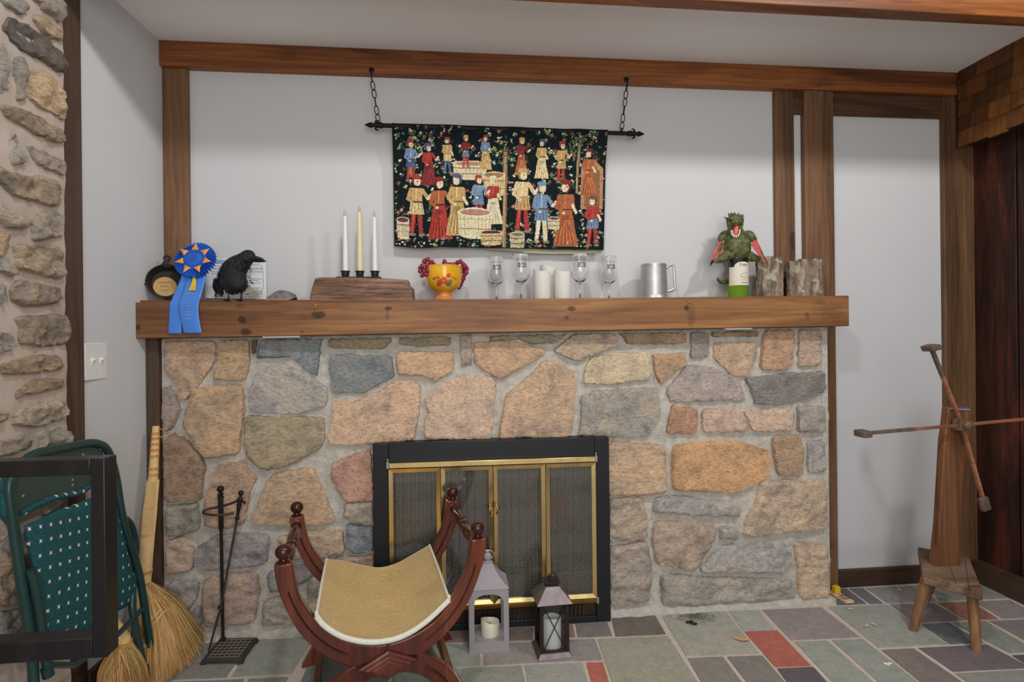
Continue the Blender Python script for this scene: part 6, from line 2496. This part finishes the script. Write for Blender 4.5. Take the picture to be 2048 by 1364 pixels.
for q in range(4):
    a = ANG + q * math.pi / 2
    d1, d2 = V(math.cos(a), math.sin(a), 0), V(-math.sin(a), math.cos(a), 0)
    cc = V(dcx, dcy, 0)
    h_ = bw2 - .012
    za, zz_ = zb0 + .009, zt0 - .006
    p = B().obox(cc + d2 * (bw2 - .008) + V(0, 0, (za + zz_) / 2), d1 * h_, d2 * .0008, (0, 0, (zz_ - za) / 2)).build('glass_pane', pg.m, dk, smooth=False)
    b = B()
    o = d2 * (bw2 - .0035)
    b.tube([cc + o + d1 * -h_ + V(0, 0, za), cc + o + d1 * h_ + V(0, 0, zz_)], .0018, 8)
    b.tube([cc + o + d1 * h_ + V(0, 0, za), cc + o + d1 * -h_ + V(0, 0, zz_)], .0018, 8)
    b.build('cross_wires', m_brz, p)
rt = hw * .40
B().rings([sq(hw * .98, zt0 - .002), sq(hw * 1.02, zt0 + .001), sq(rt, zrt), sq(rt, zrt + .001)]).build('roof', m_cop, dk, smooth=False, bevel=.0012)
b = B()
b.rings([sq(rt * .92, zrt - .001), sq(rt * .92, zcap - .004), sq(rt * 1.12, zcap - .002), sq(rt * 1.12, zcap + .003)])
b.build('cap', m_brz, dk, smooth=False, bevel=.001)
b = B()
q = dl(.006, -.0, zcap + .012)
b.tube([q + V(.016 * math.cos(2 * math.pi * k / 26), .010 * math.sin(2 * math.pi * k / 26), .004 + .008 * math.sin(2 * math.pi * k / 26)) for k in range(26)], .0018, 8, closed=True)
b.ball(q + V(-.012, -.004, .006), .005, n=12)
b.tube([dl(-.006, 0, zcap), q + V(-.012, -.004, .004)], .002, 8)
b.build('ring_handle', m_brz, dk)
m_gcand = plain('pale_green_white_wax', (236, 240, 224), .5, g=1.25, var=.02)
pillar('flameless_candle', 'tall pale flameless candle inside the dark bronze glass lantern', dcx, dcy - .004, zb0 + .0035, 18.5 * scale_at(1107, 1270, dcy), P(1107, 1232, dcy).z - zb0 - .003, 3.0, m_gcand, None, dip=.007)
b = B()
b.obox(V(dcx, dcy, zb0 + .0015), V(math.cos(ANG), math.sin(ANG), 0) * (bw2 - .01), V(-math.sin(ANG), math.cos(ANG), 0) * (bw2 - .01), (0, 0, .0015))
b.build('floor_plate', m_brz, dk, smooth=False)

# ================================================================== FIRE TOOLS
m_fe = plain('brown_iron', (74, 66, 62), .6, .4, g=1.0, var=.2, vs=30, bump=.2, bs=200)
m_fe_d = plain('dark_iron', (46, 42, 42), .5, .5, g=1.0, var=.12, vs=30)
zt_ = .022
c4 = [G(402, 1320, zt_), G(484, 1318, zt_), G(516, 1274, zt_), G(452, 1276, zt_)]
c4[3] = c4[0] + (c4[2] - c4[1])
cen = sum(c4, Vector()) / 4
for i in range(4):
    c4[i] = cen + (c4[i] - cen) * .95
fs_ = thing('fire_tool_stand', 'wrought iron fire tool stand with a tiled square base beside the broom', 'fire tool stand', (cen.x, cen.y, 0))
b = B()
lo = [V(p.x, p.y, zt_ - .010) for p in c4]
lo2 = [cen + (p - cen) * 1.05 for p in lo]
b.rings([[V(p.x, p.y, zt_ - .012) for p in lo2], [V(p.x, p.y, zt_ - .004) for p in lo2], c4])
for p in lo2:
    d = (cen - p)
    d.z = 0
    d.normalize()
    b.obox(V(p.x, p.y, .006) + d * .010, V(.010, 0, 0), V(0, .010, 0), (0, 0, .006))
b.build('base', m_fe, fs_, smooth=False, bevel=.001)
b = B()
ux_, uy_ = (c4[1] - c4[0]), (c4[3] - c4[0])
for i in range(7):
    q = .12 + .76 * i / 6
    b.obox(c4[0] + ux_ * q + uy_ * .5 + V(0, 0, .0006), ux_ * .004, uy_ * .42, (0, 0, .0006))
for i in range(7):
    q = .08 + .84 * i / 6
    b.obox(c4[0] + ux_ * .5 + uy_ * q + V(0, 0, .0006), ux_ * .42, uy_ * .004, (0, 0, .0006))
b.build('base_grid', plain('light_grid_line', (168, 158, 148), .7, g=1.0, var=.1), fs_, smooth=False, label='pale raised grid lines')
pb_ = G(446, 1280, zt_)
Yp = pb_.y
pt_ = P(441, 978, Yp)
b = B()
b.lathe([(.011, 0), (.011, .007), (.007, .010)], pb_, 16)
ax_ = (pt_ - pb_)
L = ax_.length
b.lathe([(.0062, .0), (.0062, L * .72), (.0075, L * .735), (.0095, L * .74), (.0095, L * .935), (.012, L * .94), (.012, L * .95), (.007, L * .955), (.0115, L * .965), (.0115, L * .97), (.006, L * .975), (.006, L * .985)], pb_, 16, ax_)
b.ball(pt_, .0135, n=16)
b.build('pole', m_fe_d, fs_)
b = B()
ringz = [(468, 1026), (452, 1029), (430, 1030), (412, 1028), (406, 1024), (416, 1018), (432, 1015), (446, 1012), (462, 1007), (476, 1002), (488, 1004), (490, 1007)]
dyr = [-.045, -.055, -.06, -.045, -.02, .0, .006, .0, -.012, -.02, -.03, -.045]
b.tube(smoothpath([P(x, y, Yp + d) for (x, y), d in zip(ringz, dyr)], 5), .0048, 8)
b.build('hook_ring', m_fe, fs_)
Yk = Yp - .03
kt = P(482, 986, Yk)
kb = G(417, 1303, zt_ + .002)
kb = V(kb.x, kb.y, zt_ + .003)
pk = thing('fire_poker', 'dark iron fire tool with a ball handle leaning across the stand pole', 'fire poker', tuple(kb))
b = B()
knee = P(441, 1216, Yp - .022)
b.tube([P(474, 1040, Yk), knee], .0045, 10)
b.build('shaft', m_fe, pk)
b = B()
b.tube([knee + V(0, 0, .006), knee, kb], [.010, .0085, .0065], 10, flat=.5)
b.lathe([(.011, 0), (.011, .006)], knee, 14)
b.build('flat_end', m_fe, pk)
b = B()
hx = (kt - P(474, 1040, Yk))
L = hx.length
b.lathe([(.004, -.002), (.0085, .004), (.0085, .012), (.005, .016), (.0065, L * .35), (.0095, L * .55), (.0075, L * .66), (.010, L * .74), (.010, L * .80), (.005, L * .86), (.005, L * .93)], P(474, 1040, Yk), 14, hx)
b.ball(kt, .0108, n=14)
b.build('handle', m_fe_d, pk)

# ================================================================== BROOMS
m_reed = plain('wrapped_reed', (222, 184, 130), .55, g=1.25, var=.16, vs=60, stretch=(1, 1, 6), bump=.5, bs=160)
m_reed_d = plain('orange_reed_binding', (190, 132, 70), .5, g=1.25, var=.15, vs=80)
m_straw = NT('broom_straw')
_at = m_straw.node('ShaderNodeAttribute', attribute_name='Col')
m_straw.color(_at.outputs['Color'])
m_straw.set(.65, 0, .25)
m_straw = m_straw.m
m_cord = plain('cream_cord', (226, 190, 140), .8, g=1.2, var=.15, vs=120)


def straws(name, parent, tops, tips, n, seed, bow, w=.0016):
    rnd = random.Random(seed)
    b = B()
    cols = []
    for k in range(n):
        u = rnd.random()
        u2 = min(1, max(0, u + rnd.uniform(-.05, .05)))
        s = tops(u, rnd)
        e = tips(u2, rnd)
        mid = s.lerp(e, .5) + bow(u, rnd)
        pts = [s, s.lerp(mid, .55) + bow(u, rnd) * .2, mid, mid.lerp(e, .55), e]
        pts = smoothpath(pts, 2)
        w_ = w * rnd.uniform(.6, 1.4)
        rings_ = []
        for i, p in enumerate(pts):
            ww = w_ * (1 - .7 * i / len(pts))
            rings_.append([p + V(ww, 0, 0), p + V(-ww * .5, -ww * .86, 0), p + V(-ww * .5, ww * .86, 0)])
        n0 = len(b.v)
        b.rings(rings_, True, False)
        c = rnd.choice(((186, 140, 82), (206, 162, 104), (160, 114, 62), (214, 178, 122), (140, 96, 52), (176, 146, 92)))
        if u > .75 and rnd.random() < .5:
            c = (150, 130, 80)
        cols += [lin(c, 1.2)] * (len(b.v) - n0)
    return b.build(name, m_straw, parent, colors=cols, kind='stuff')


hb, ht = P(290, 1180, 2.24), P(312, 852, 2.33)
br = thing('broom', 'tall natural straw broom with a wrapped reed handle leaning beside the stone fireplace', 'broom', tuple(G(385, 1315)))
b = B()
path = smoothpath([hb, hb.lerp(ht, .33) + V(-.004, 0, 0), hb.lerp(ht, .66) + V(.002, 0, 0), ht], 10)
b.tube(path, [.0165, .0215, .0225, .0205, .020, .0165, .0145, .012], 18)
b.build('handle', m_reed, br)
BND = []
for q in (.16, .36, .52, .72, .76, .80, .84, .88, .92, .96):
    i = q * (len(path) - 1)
    p = path[int(i)]
    d = (path[min(int(i) + 1, len(path) - 1)] - path[int(i) - 1]).normalized()
    r = float(np.interp(q, np.linspace(0, 1, 8), [.0165, .0215, .0225, .0205, .020, .0165, .0145, .012]))
    b = B()
    BND.append(b)
    for k in (-1, 0, 1):
        b.tube([p + d * k * .004 + (d.cross(V(0, 1, 0)).normalized() * math.cos(a) + V(0, 1, 0) * math.sin(a)) * (r + .0008) for a in [2 * math.pi * t / 20 for t in range(20)]], .0014, 6, closed=True)
[q.build('binding', m_reed_d, br, label='orange reed binding round the handle') for q in BND]
b = B()
lp = P(322, 866, 2.325)
b.tube([lp + V(.011 * math.cos(2 * math.pi * k / 18), 0, .016 * math.sin(2 * math.pi * k / 18)) for k in range(18)], .002, 6, closed=True)
b.build('hanging_loop', m_reed_d, br)
b = B()
for k in range(46):
    a = 2 * math.pi * k / 46
    for q in range(1):
        r0 = [.0170, .0220, .0230, .0210, .0205]
        pts = [path[int(i)] + V(math.cos(a), math.sin(a), 0) * r for i, r in zip((0, 9, 14, 17, 20), r0)]
        b.tube(pts, .0012, 4)
b.build('reed_strips', m_reed, br)
tipspx = [(262, 1392), (300, 1388), (330, 1376), (358, 1352), (384, 1334), (402, 1312), (412, 1292), (404, 1283)]
tipsw = []
for (x, y) in tipspx:
    tipsw.append(G(x, y, .004))


def tops1(u, r):
    a = r.uniform(0, 6.28)
    q = r.random() ** .5
    return hb + V(.014 * math.cos(a) * q + (u - .5) * .02, .014 * math.sin(a) * q, .02 + r.uniform(-.01, .01))


def tips1(u, r):
    x = u * (len(tipsw) - 1)
    i = min(int(x), len(tipsw) - 2)
    p = tipsw[i].lerp(tipsw[i + 1], x - i)
    d = r.random()
    p = p.lerp(hb, r.uniform(0, .05))
    return p + V(-r.uniform(0, .03), r.uniform(-.03, .03), abs(r.gauss(0, .018)))


straws('bristles', br, tops1, tips1, 2400, 5, lambda u, r: V(.012 + .004 * u, 0, .012 + .012 * u), .0013)
b = B()
for k, q in enumerate((0, 1)):
    a_, c_ = P(331 - q * 10, 1222 + q * -2, 2.20), P(296 + 2 - q * 5, 1258 - q * 8, 2.16)
    b.tube(smoothpath([a_ + V(.004, .02, 0), a_ + V(0, -.015, 0), a_.lerp(c_, .5) + V(.002, -.03, 0), c_ + V(0, -.02, 0)], 5), .0026, 6)
b.build_each('stitching', m_cord, br, label='cream cord stitching')

nb = P(245, 1286, 1.99)
b2o = thing('hand_broom', 'short straw hand broom standing behind the green folding chair legs', 'broom', (nb.x, nb.y, 0))
hb2 = nb + V(-.012, .012, .035)
b = B()
b.tube(smoothpath([nb + V(0, 0, -.004), nb + V(-.003, .004, .018), hb2, hb2 + V(-.02, .01, .03)], 4), [.026, .024, .016, .012], 14)
b.build('handle', m_reed, b2o)
b = B()
for k in range(3):
    b.tube([nb + V(.0265 * math.cos(2 * math.pi * t / 20), .0265 * math.sin(2 * math.pi * t / 20), .004 * k - .004) for t in range(20)], .0024, 6, closed=True)
b.build('binding', m_reed_d, b2o)


def tops2(u, r):
    a = r.uniform(0, 6.28)
    q = r.random() ** .5 * .024
    return nb + V(math.cos(a) * q, math.sin(a) * q, .004)


tl, tr_ = G(205, 1420, .003), G(300, 1392, .003)


def tips2(u, r):
    return tl.lerp(tr_, u) + V(r.uniform(-.01, .01), r.uniform(-.03, .03), abs(r.gauss(0, .012)))


straws('bristles', b2o, tops2, tips2, 1300, 6, lambda u, r: V((u - .5) * .05, -.012, .014), .0013)

# ================================================================== GREEN FOLDING CHAIR
m_green = plain('dark_green_enamel', (30, 62, 60), .3, g=1.0, var=.06, vs=5, spec=.5)
m_panel = plain('dark_green_panel', (48, 68, 64), .42, g=1.0, var=.05)
m_steel = plain('zinc_rivet', (206, 206, 196), .3, .8, g=1.0, var=0)
t = NT('teal_star_fabric')
_v = t.coords()
# star pattern: a diagonal lattice of small crosses on the (y, z) face of the pad
sp = t.node('ShaderNodeSeparateXYZ')
t.link(_v, sp.inputs[0])
ca, sa = math.cos(.62), math.sin(.62)
uu = t.math('ADD', t.math('MULTIPLY', sp.outputs[1], ca), t.math('MULTIPLY', sp.outputs[2], sa))
vv_ = t.math('SUBTRACT', t.math('MULTIPLY', sp.outputs[2], ca), t.math('MULTIPLY', sp.outputs[1], sa))
PIT = .053


def lattice(off):
    a = t.math('ABSOLUTE', t.math('SUBTRACT', t.math('FRACT', t.math('ADD', t.math('DIVIDE', uu, PIT), 10 + off)), .5))
    c = t.math('ABSOLUTE', t.math('SUBTRACT', t.math('FRACT', t.math('ADD', t.math('DIVIDE', vv_, PIT), 10 + off)), .5))
    s = t.math('ADD', t.math('POWER', a, .55), t.math('POWER', c, .55))
    return t.math('LESS_THAN', s, .37)


st_ = t.math('MAXIMUM', lattice(0), lattice(.5))
_n = t.noise(_v, 240, 4, .6)
t.color(t.mix(t.ramp(_n, [(.35, lin((28, 66, 72), 1.15)), (.65, lin((44, 92, 96), 1.15))]), lin((226, 214, 196), 1.1), st_))
t.bump(_n, .3, .001)
t.set(.9, 0, .15)
m_teal = t.m
CP0 = V(-1.178, 0, .84)
lean = math.atan2(.06, .84)
cn = V(math.cos(lean), 0, math.sin(lean) * 1).normalized()      # face of the folded chair looks into the room
CP0 = V(-1.155, 1.8, .84)


def fc(px, py, off=0.0):
    return PL(px, py, CP0 + cn * off, cn)


foot = G(304, 1333, .012)
fo = thing('folding_chair', 'folded dark green metal chair with a teal star-patterned pad leaning on the stone wall', 'folding chair', tuple(foot))
b = B()
back = [(68, 1380), (62, 1290), (42, 1159), (28, 1061), (21, 1008), (19, 968), (30, 942), (66, 910), (120, 897), (177, 886), (198, 888), (212, 897), (222, 918), (233, 962), (243, 1026), (257, 1080), (271, 1122), (284, 1180), (306, 1332)]
b.tube(smoothpath([fc(x, y, .016) for x, y in back], 5), .0125, 12)
b.build('back_frame', m_green, fo)
b = B()
b.tube(smoothpath([fc(62, 1140, .036), fc(70, 1172, .036), fc(80, 1230, .034), fc(96, 1340, .034)], 4), .0125, 12)
b.build('leg', m_green, fo)
b = B()
b.tube(smoothpath([fc(242, 1036, -.004), fc(254, 1041, -.006), fc(264, 1056, -.008), (fc(271, 1090, -.008)), fc(268, 1130, -.006), fc(264, 1205, .028), fc(276, 1278, .032), fc(291, 1352, .034)], 5), .0118, 12)
b.build('leg', m_green, fo)
b = B()
b.tube([fc(283, 1219, .030), fc(237, 1268, .034), fc(150, 1330, .034), fc(96, 1330, .034)], .0085, 10)
b.build('crossbar', m_green, fo)
for (x0_, y0_, x1_, y1_, o) in ((303, 1312, 306, 1334, .016), (288, 1333, 292, 1355, .034), (93, 1335, 97, 1352, .034)):
    B().tube([fc(x0_, y0_, o), fc(x1_, y1_, o)], .0142, 12).build('foot_cap', m_green, fo, label='green rubber foot cap')
bp = [(33, 955), (38, 938), (70, 914), (120, 902), (176, 892), (194, 893), (206, 902), (214, 925), (205, 955), (186, 968), (170, 978), (150, 987), (120, 992), (98, 999), (70, 1011), (40, 1028), (30, 1010), (28, 975)]
b = B()
b.prism([fc(x, y, .012) for x, y in bp], cn * -.010)
b.build('backrest', m_panel, fo, bevel=.003)
b = B()
b.tube(smoothpath([fc(x, y, .004) for x, y in [(14, 1000), (10, 985), (12, 965), (22, 945)]], 4), .012, 10)
b.tube(smoothpath([fc(x, y, .014) for x, y in [(205, 957), (186, 969), (170, 979), (150, 988), (120, 993), (98, 1000), (70, 1012), (42, 1028)]], 4), .0085, 10)
b.tube(smoothpath([fc(x, y, .004) for x, y in [(10, 985), (8, 1010), (12, 1030), (20, 1040)]], 4), .012, 10)
b.build('backrest_padding', m_teal, fo, label='teal fabric padding edge of the backrest')
b = B()
for x, y in ((46, 992), (145, 970), (166, 909), (145, 960)):
    b.lathe([(.004, 0), (.004, .001), (.0015, .002)], fc(x, y, .012), 12, cn)
b.build_each('rivet', m_steel, fo, label='bright rivet')
sp_ = [(47, 1062), (54, 1049), (75, 1040), (110, 1022), (150, 1008), (178, 997), (215, 994), (232, 1008), (240, 1040), (254, 1095), (268, 1150), (273, 1178), (268, 1198), (250, 1215), (225, 1228), (190, 1256), (150, 1275), (95, 1288), (88, 1230), (78, 1190), (60, 1120)]
sp_ = [(p.x, p.y) for p in smoothpath([(x, y, 0) for x, y in sp_], 4, closed=True)]
cx_ = sum(x for x, y in sp_) / len(sp_)
cy_ = sum(y for x, y in sp_) / len(sp_)
rings_ = []
for s_, o in ((.97, .004), (1.0, .010), (1.0, .020), (.985, .028), (.95, .033), (.86, .036), (.6, .038), (.2, .039), (.01, .039)):
    rings_.append([fc(cx_ + (x - cx_) * s_, cy_ + (y - cy_) * s_, o - .004) for x, y in sp_])
b = B()
b.rings(rings_)
b.build('seat_pad', m_teal, fo, angle=50, label='teal fabric pad with rows of small pale stars')

# ================================================================== BLACK FRAME AT THE LEFT EDGE
m_blk2 = wood('black_frame_finish', (16, 15, 17), (24, 23, 26), (38, 36, 38), 'Z', g=1.0, rough=.35, ring=.15, bump=.03, spec=.45)
YT = 1.10
f1 = P(209, 917, YT)
f0 = P(209, 1318, YT)
xr_ = f1.x
tk_ = xr_ - P(180, 950, YT).x
zt_ = f1.z
zl_ = f0.z + .002
dpt = .038
fr_ = thing('black_frame', 'open rectangular black frame fixed to the stone wall in front of the green folding chair', 'frame', (xr_ - .02, YT + .02, zl_))
xl_ = XS + .004
B().box(xr_ - tk_, xr_, YT, YT + dpt, zl_, zt_).build('upright', m_blk2, fr_, bevel=.002)
B().box(xl_, xr_ - tk_, YT + .0005, YT + dpt, P(100, 953, YT).z, zt_).build('rail', m_blk2, fr_, bevel=.002)
B().box(xl_, xr_ - tk_, YT + .0005, YT + dpt, zl_ + .0, P(100, 1281, YT).z).build('rail', m_blk2, fr_, bevel=.002)
B().box(xl_ - .012, xl_ + tk_, YT + .001, YT + dpt - .001, zl_, zt_).build('upright', m_blk2, fr_, bevel=.002)

# ================================================================== LIGHT SWITCH
pz0, pz1 = PX(212, 757, XL).z, PX(212, 686, XL).z
py0, py1 = 2.030, 2.152
sw = thing('light_switch', 'white double light switch plate on the left white wall', 'light switch', (XL, (py0 + py1) / 2, (pz0 + pz1) / 2))
b = B()
b.box(XL - .001, XL + .005, py0, py1, pz0, pz1)
b.build('plate', m_white, sw, bevel=.003, bseg=3)
for yy in (py0 + .038, py1 - .038):
    zc = (pz0 + pz1) / 2
    b = B()
    b.box(XL + .0045, XL + .0065, yy - .005, yy + .005, zc - .012, zc + .012)
    b.prism([(XL + .005, yy - .004, zc - .003), (XL + .005, yy - .004, zc + .009), (XL + .017, yy - .004, zc + .013), (XL + .018, yy - .004, zc + .007)], (0, .008, 0))
    b.build('toggle', m_white, sw, bevel=.0008)
b = B()
for yy in (py0 + .038, py1 - .038):
    for dz in (-.030, .030):
        b.lathe([(.003, 0), (.0025, .0012), (.001, .0014)], (XL + .0045, yy, (pz0 + pz1) / 2 + dz), 10, (1, 0, 0))
b.build_each('screw', m_white, sw)

# ================================================================== YARN WINDER
m_wold = wood('grey_worn_wood', (78, 58, 46), (128, 102, 84), (162, 138, 118), 'X', g=1.05, rough=.75, ring=.5, bump=.4, spec=.2, knots=[])
m_wpost = wood('brown_worn_wood', (74, 46, 30), (124, 82, 54), (156, 112, 78), 'Z', g=1.05, rough=.6, ring=.4, bump=.2)
m_wleg = wood('tan_worn_leg', (96, 66, 44), (148, 110, 76), (182, 146, 110), 'Z', g=1.05, rough=.6, ring=.4, bump=.2)
m_warm = wood('reddish_winder_arm', (108, 66, 42), (158, 104, 72), (184, 134, 100), 'X', g=1.05, rough=.6, ring=.3, bump=.2)
m_wend = plain('grey_weathered_wood', (104, 88, 78), .8, g=1.0, var=.3, vs=30, stretch=(1, 1, .2))
ZS = .25
s4 = [G(1835.5, 1093, ZS), G(1939, 1115, ZS), G(1966, 1181, ZS), G(1845, 1147, ZS)]
yw = thing('yarn_winder', 'antique wooden yarn winder with crossed arms on a three-legged stool base', 'yarn winder', (s4[0].lerp(s4[2], .5).x, s4[0].lerp(s4[2], .5).y, 0))
b = B()
b.prism([p + V(0, 0, .0) for p in s4], (0, 0, -.042))
b.build('seat', m_wold, yw, bevel=.006, bseg=3)
b = B()
for a_, c_ in (((1895, 1120), (1912, 1168)), ((1930, 1118), (1938, 1178))):
    b.tube([G(*a_, ZS + .0002), G(*c_, ZS + .0002)], .0009, 5)
b.build_each('crack', plain('crack_brown', (44, 32, 26), .9, g=1.0, var=0), yw)
for (tp_, bt_) in (((1854, 1150), (1826, 1262)), ((1944, 1178), (1953, 1303)), ((1885, 1110), (1845, 1214))):
    a_ = G(tp_[0], tp_[1], ZS - .03)
    c_ = G(bt_[0], bt_[1], 0)
    b = B()
    b.tube([a_, a_.lerp(c_, .5), c_ + V(0, 0, .0)], [.019, .0185, .0165], 14)
    for i, v in enumerate(b.v):
        if v[2] < .006:
            b.v[i] = (v[0], v[1], .0005)
    b.build('leg', m_wleg, yw)
pb0 = G(1897, 1132, ZS)
Yp = pb0.y
pL = [(1873, 1125), (1879, 1040), (1884, 980), (1889, 880), (1893, 860), (1897, 813)]
pRr = [(1921, 1141), (1923, 1060), (1926, 960), (1932, 880), (1936, 850), (1942, 817)]
b = B()
rings_ = []
Yt = Yp - .0
for (lx, ly), (rx, ry) in zip(pL, pRr):
    l, r = P(lx, (ly + ry) / 2, Yp), P(rx, (ly + ry) / 2, Yp)
    if len(rings_) == 0:
        l.z = r.z = ZS - .002
    tk2 = .034 if len(rings_) else .04
    rings_.append([l, r, r + V(0, tk2, 0), l + V(0, tk2, 0)])
b.rings(rings_)
b.build('post', m_wpost, yw, bevel=.004, angle=50)
b = B()
a_, c_ = P(1900, 818, Yp - .002), P(1939, 820, Yp - .002)
b.tube([a_, c_], .0035, 8)
b.build('blue_tape', plain('blue_tape', (110, 140, 200), .6, g=1.1, var=.1), yw, label='strip of pale blue tape at the top of the post')
hub = P(1924, 850, Yp - .035)
b = B()
b.obox(hub, V(.026, 0, -.004), V(0, .020, 0), V(.005, 0, .024))
b.lathe([(.017, 0), (.017, .012), (.012, .016), (.001, .016)], hub + V(0, -.018, 0), 8, (0, -1, 0))
b.tube([hub, hub + V(0, .06, 0)], .010, 12)
b.build('hub', m_wold, yw, bevel=.003)
Ya = hub.y
tips_ = [((1726, 867), 'l'), ((2124, 831), 'r'), ((1864, 700), 't'), ((1968, 1005), 'b')]
for (tx, ty), k in tips_:
    e = P(tx, ty, Ya)
    d = (e - hub).normalized()
    sd = d.cross(V(0, 1, 0)).normalized()
    b = B()
    L = (e - hub).length
    b.obox(hub + d * (L / 2 + .008), d * (L / 2 - .012), sd * .0058, V(0, .0075, 0))
    am = b.build('arm', m_warm, yw, bevel=.002)
    b = B()
    if k == 'l':
        b.obox(hub + d * L * .74, d * L * .26, sd * .0066, V(0, .0083, 0))
    if k == 't':
        b.obox(hub + d * L * .82, d * L * .17, sd * .0062, V(0, .008, 0))
    if b.v:
        b.build('arm_sleeve', m_wend, am, bevel=.002, label='dark grey weathered outer end of the arm')
    b = B()
    if k == 'b':
        b.obox(e + d * .006, d * .028, sd * .018, V(0, .010, 0))
    elif k == 't':
        b.obox(e + d * .010, sd * .020 + d * .003, V(0, .03, 0), d * .012)
    else:
        b.obox(e, d * .019, sd * .013, V(0, .03, 0))
    b.build('arm_end', m_wend, am, bevel=.004, label='grey wooden end block')

# ================================================================== SMALL THINGS ON THE FLOOR
m_pine = plain('pale_pine', (222, 192, 154), .7, g=1.1, var=.1, vs=40)
ta, tb_ = G(1661, 1186, .004), G(1697, 1208, .004)
td = (tb_ - ta).normalized()
ts = V(-td.y, td.x, 0)
tc = (ta + tb_) / 2 + ts * .012
mt_ = thing('mouse_trap', 'small wooden mouse trap with a yellow bait pad at the right foot of the fireplace', 'mouse trap', (tc.x, tc.y, .0035))
b = B()
b.obox(V(tc.x, tc.y, .0085), td * .052, ts * .021, (0, 0, .0045))
b.build('board', m_pine, mt_, bevel=.001)
b = B()
bc_ = tc - td * .034
b.obox(V(bc_.x, bc_.y, .030), td * .013, ts * .014, (0, 0, .016))
b.build('bait_pad', plain('bright_yellow_plastic', (244, 180, 30), .5, g=1.2, var=.1, vs=120, bump=.6, bs=300), mt_, bevel=.003, label='bright yellow textured bait pad')
b = B()
o = V(tc.x, tc.y, .016)
b.tube([o + td * .002 + ts * -.017, o + td * .030 + ts * -.016, o + td * .030 + ts * .016, o + td * .002 + ts * .017], .0014, 6)
for sg in (-1, 1):
    b.tube([o + ts * (sg * .008 + .006 * math.cos(0)) + td * .004 * math.sin(k * 1.2) + V(0, 0, .004 * math.cos(k * 1.2)) + ts * (k * .0006) for k in range(16)], .001, 5)
b.tube([o + td * -.02, o + td * .012, o + td * .035 + V(0, 0, -.004)], .0012, 6)
b.build('spring_bar', plain('red_brown_wire', (120, 60, 44), .4, .5, g=1.0, var=0), mt_)
m_leaf = plain('dry_tan_leaf', (206, 150, 100), .7, g=1.15, var=.15, vs=60)
lc = G(1484, 1281, .006)


def leaf(name, c, L, w, ang, mat_, lb, cat, group=None, curl=.004):
    b = B()
    d, s = V(math.cos(ang), math.sin(ang), 0), V(-math.sin(ang), math.cos(ang), 0)

    def fn(u, v):
        q = u * 2 - 1
        ww = w * (1 - abs(q) ** 1.6) * (v - .5)
        return c + d * q * L / 2 + s * (ww + .12 * L * q * q) + V(0, 0, curl * abs(q) + curl * 4 * (v - .5) ** 2)
    b.sheet(fn, 12, 6)
    o = b.build(name, mat_, None, lb, cat, group, loc=tuple(c), solid=.0008)
    return o


leaf('dry_leaf', lc, .072, .018, -.30, m_leaf, 'curled tan dry leaf on the slate beside the large red tile', 'leaf')
m_crumb = plain('straw_crumb', (196, 188, 150), .8, g=1.1, var=.2, vs=90)
CR = [(1733, 1253, 'pale leaf crumb left of its twin on the greenish tile by the stool leg'), (1748, 1250, 'pale leaf crumb right of its twin on the greenish tile by the stool leg'),
      (1699, 1219, 'pale leaf crumb on the floor just below the mouse trap'), (1799, 1181, 'pale leaf crumb on the floor at the foot of the back baseboard')]
for k, (x, y, lb) in enumerate(CR):
    leaf('leaf_crumb', G(x, y, .005), .030, .012, .5 + k * 1.3, m_crumb, lb, 'leaf crumb', 'leaf crumbs on the floor', .003)
b = B()
wc = G(1779, 1329, .0045)
for k in range(7):
    r = random.Random(k)
    b.ball(wc + V(r.uniform(-.016, .012), r.uniform(-.006, .006), .002), r.uniform(.003, .0075), (1.3, 1, .5), 8)
b.build('plaster_crumb', m_white, None, 'white plaster crumb on a greenish floor tile left of the stool', 'plaster crumb', loc=tuple(wc))
cc = G(1385, 1246, .006)
b = B()
for k in range(4):
    r = random.Random(k + 40)
    b.ball(cc + V(r.uniform(-.02, .02), r.uniform(-.012, .012), .003), r.uniform(.006, .011), (1.5, 1, .6), 8)
b.build('charcoal_bit', plain('charcoal', (34, 32, 32), .9, g=1.0, var=.3), None, 'black charcoal bits on the soot stain before the stone hearth', 'charcoal', loc=tuple(cc))
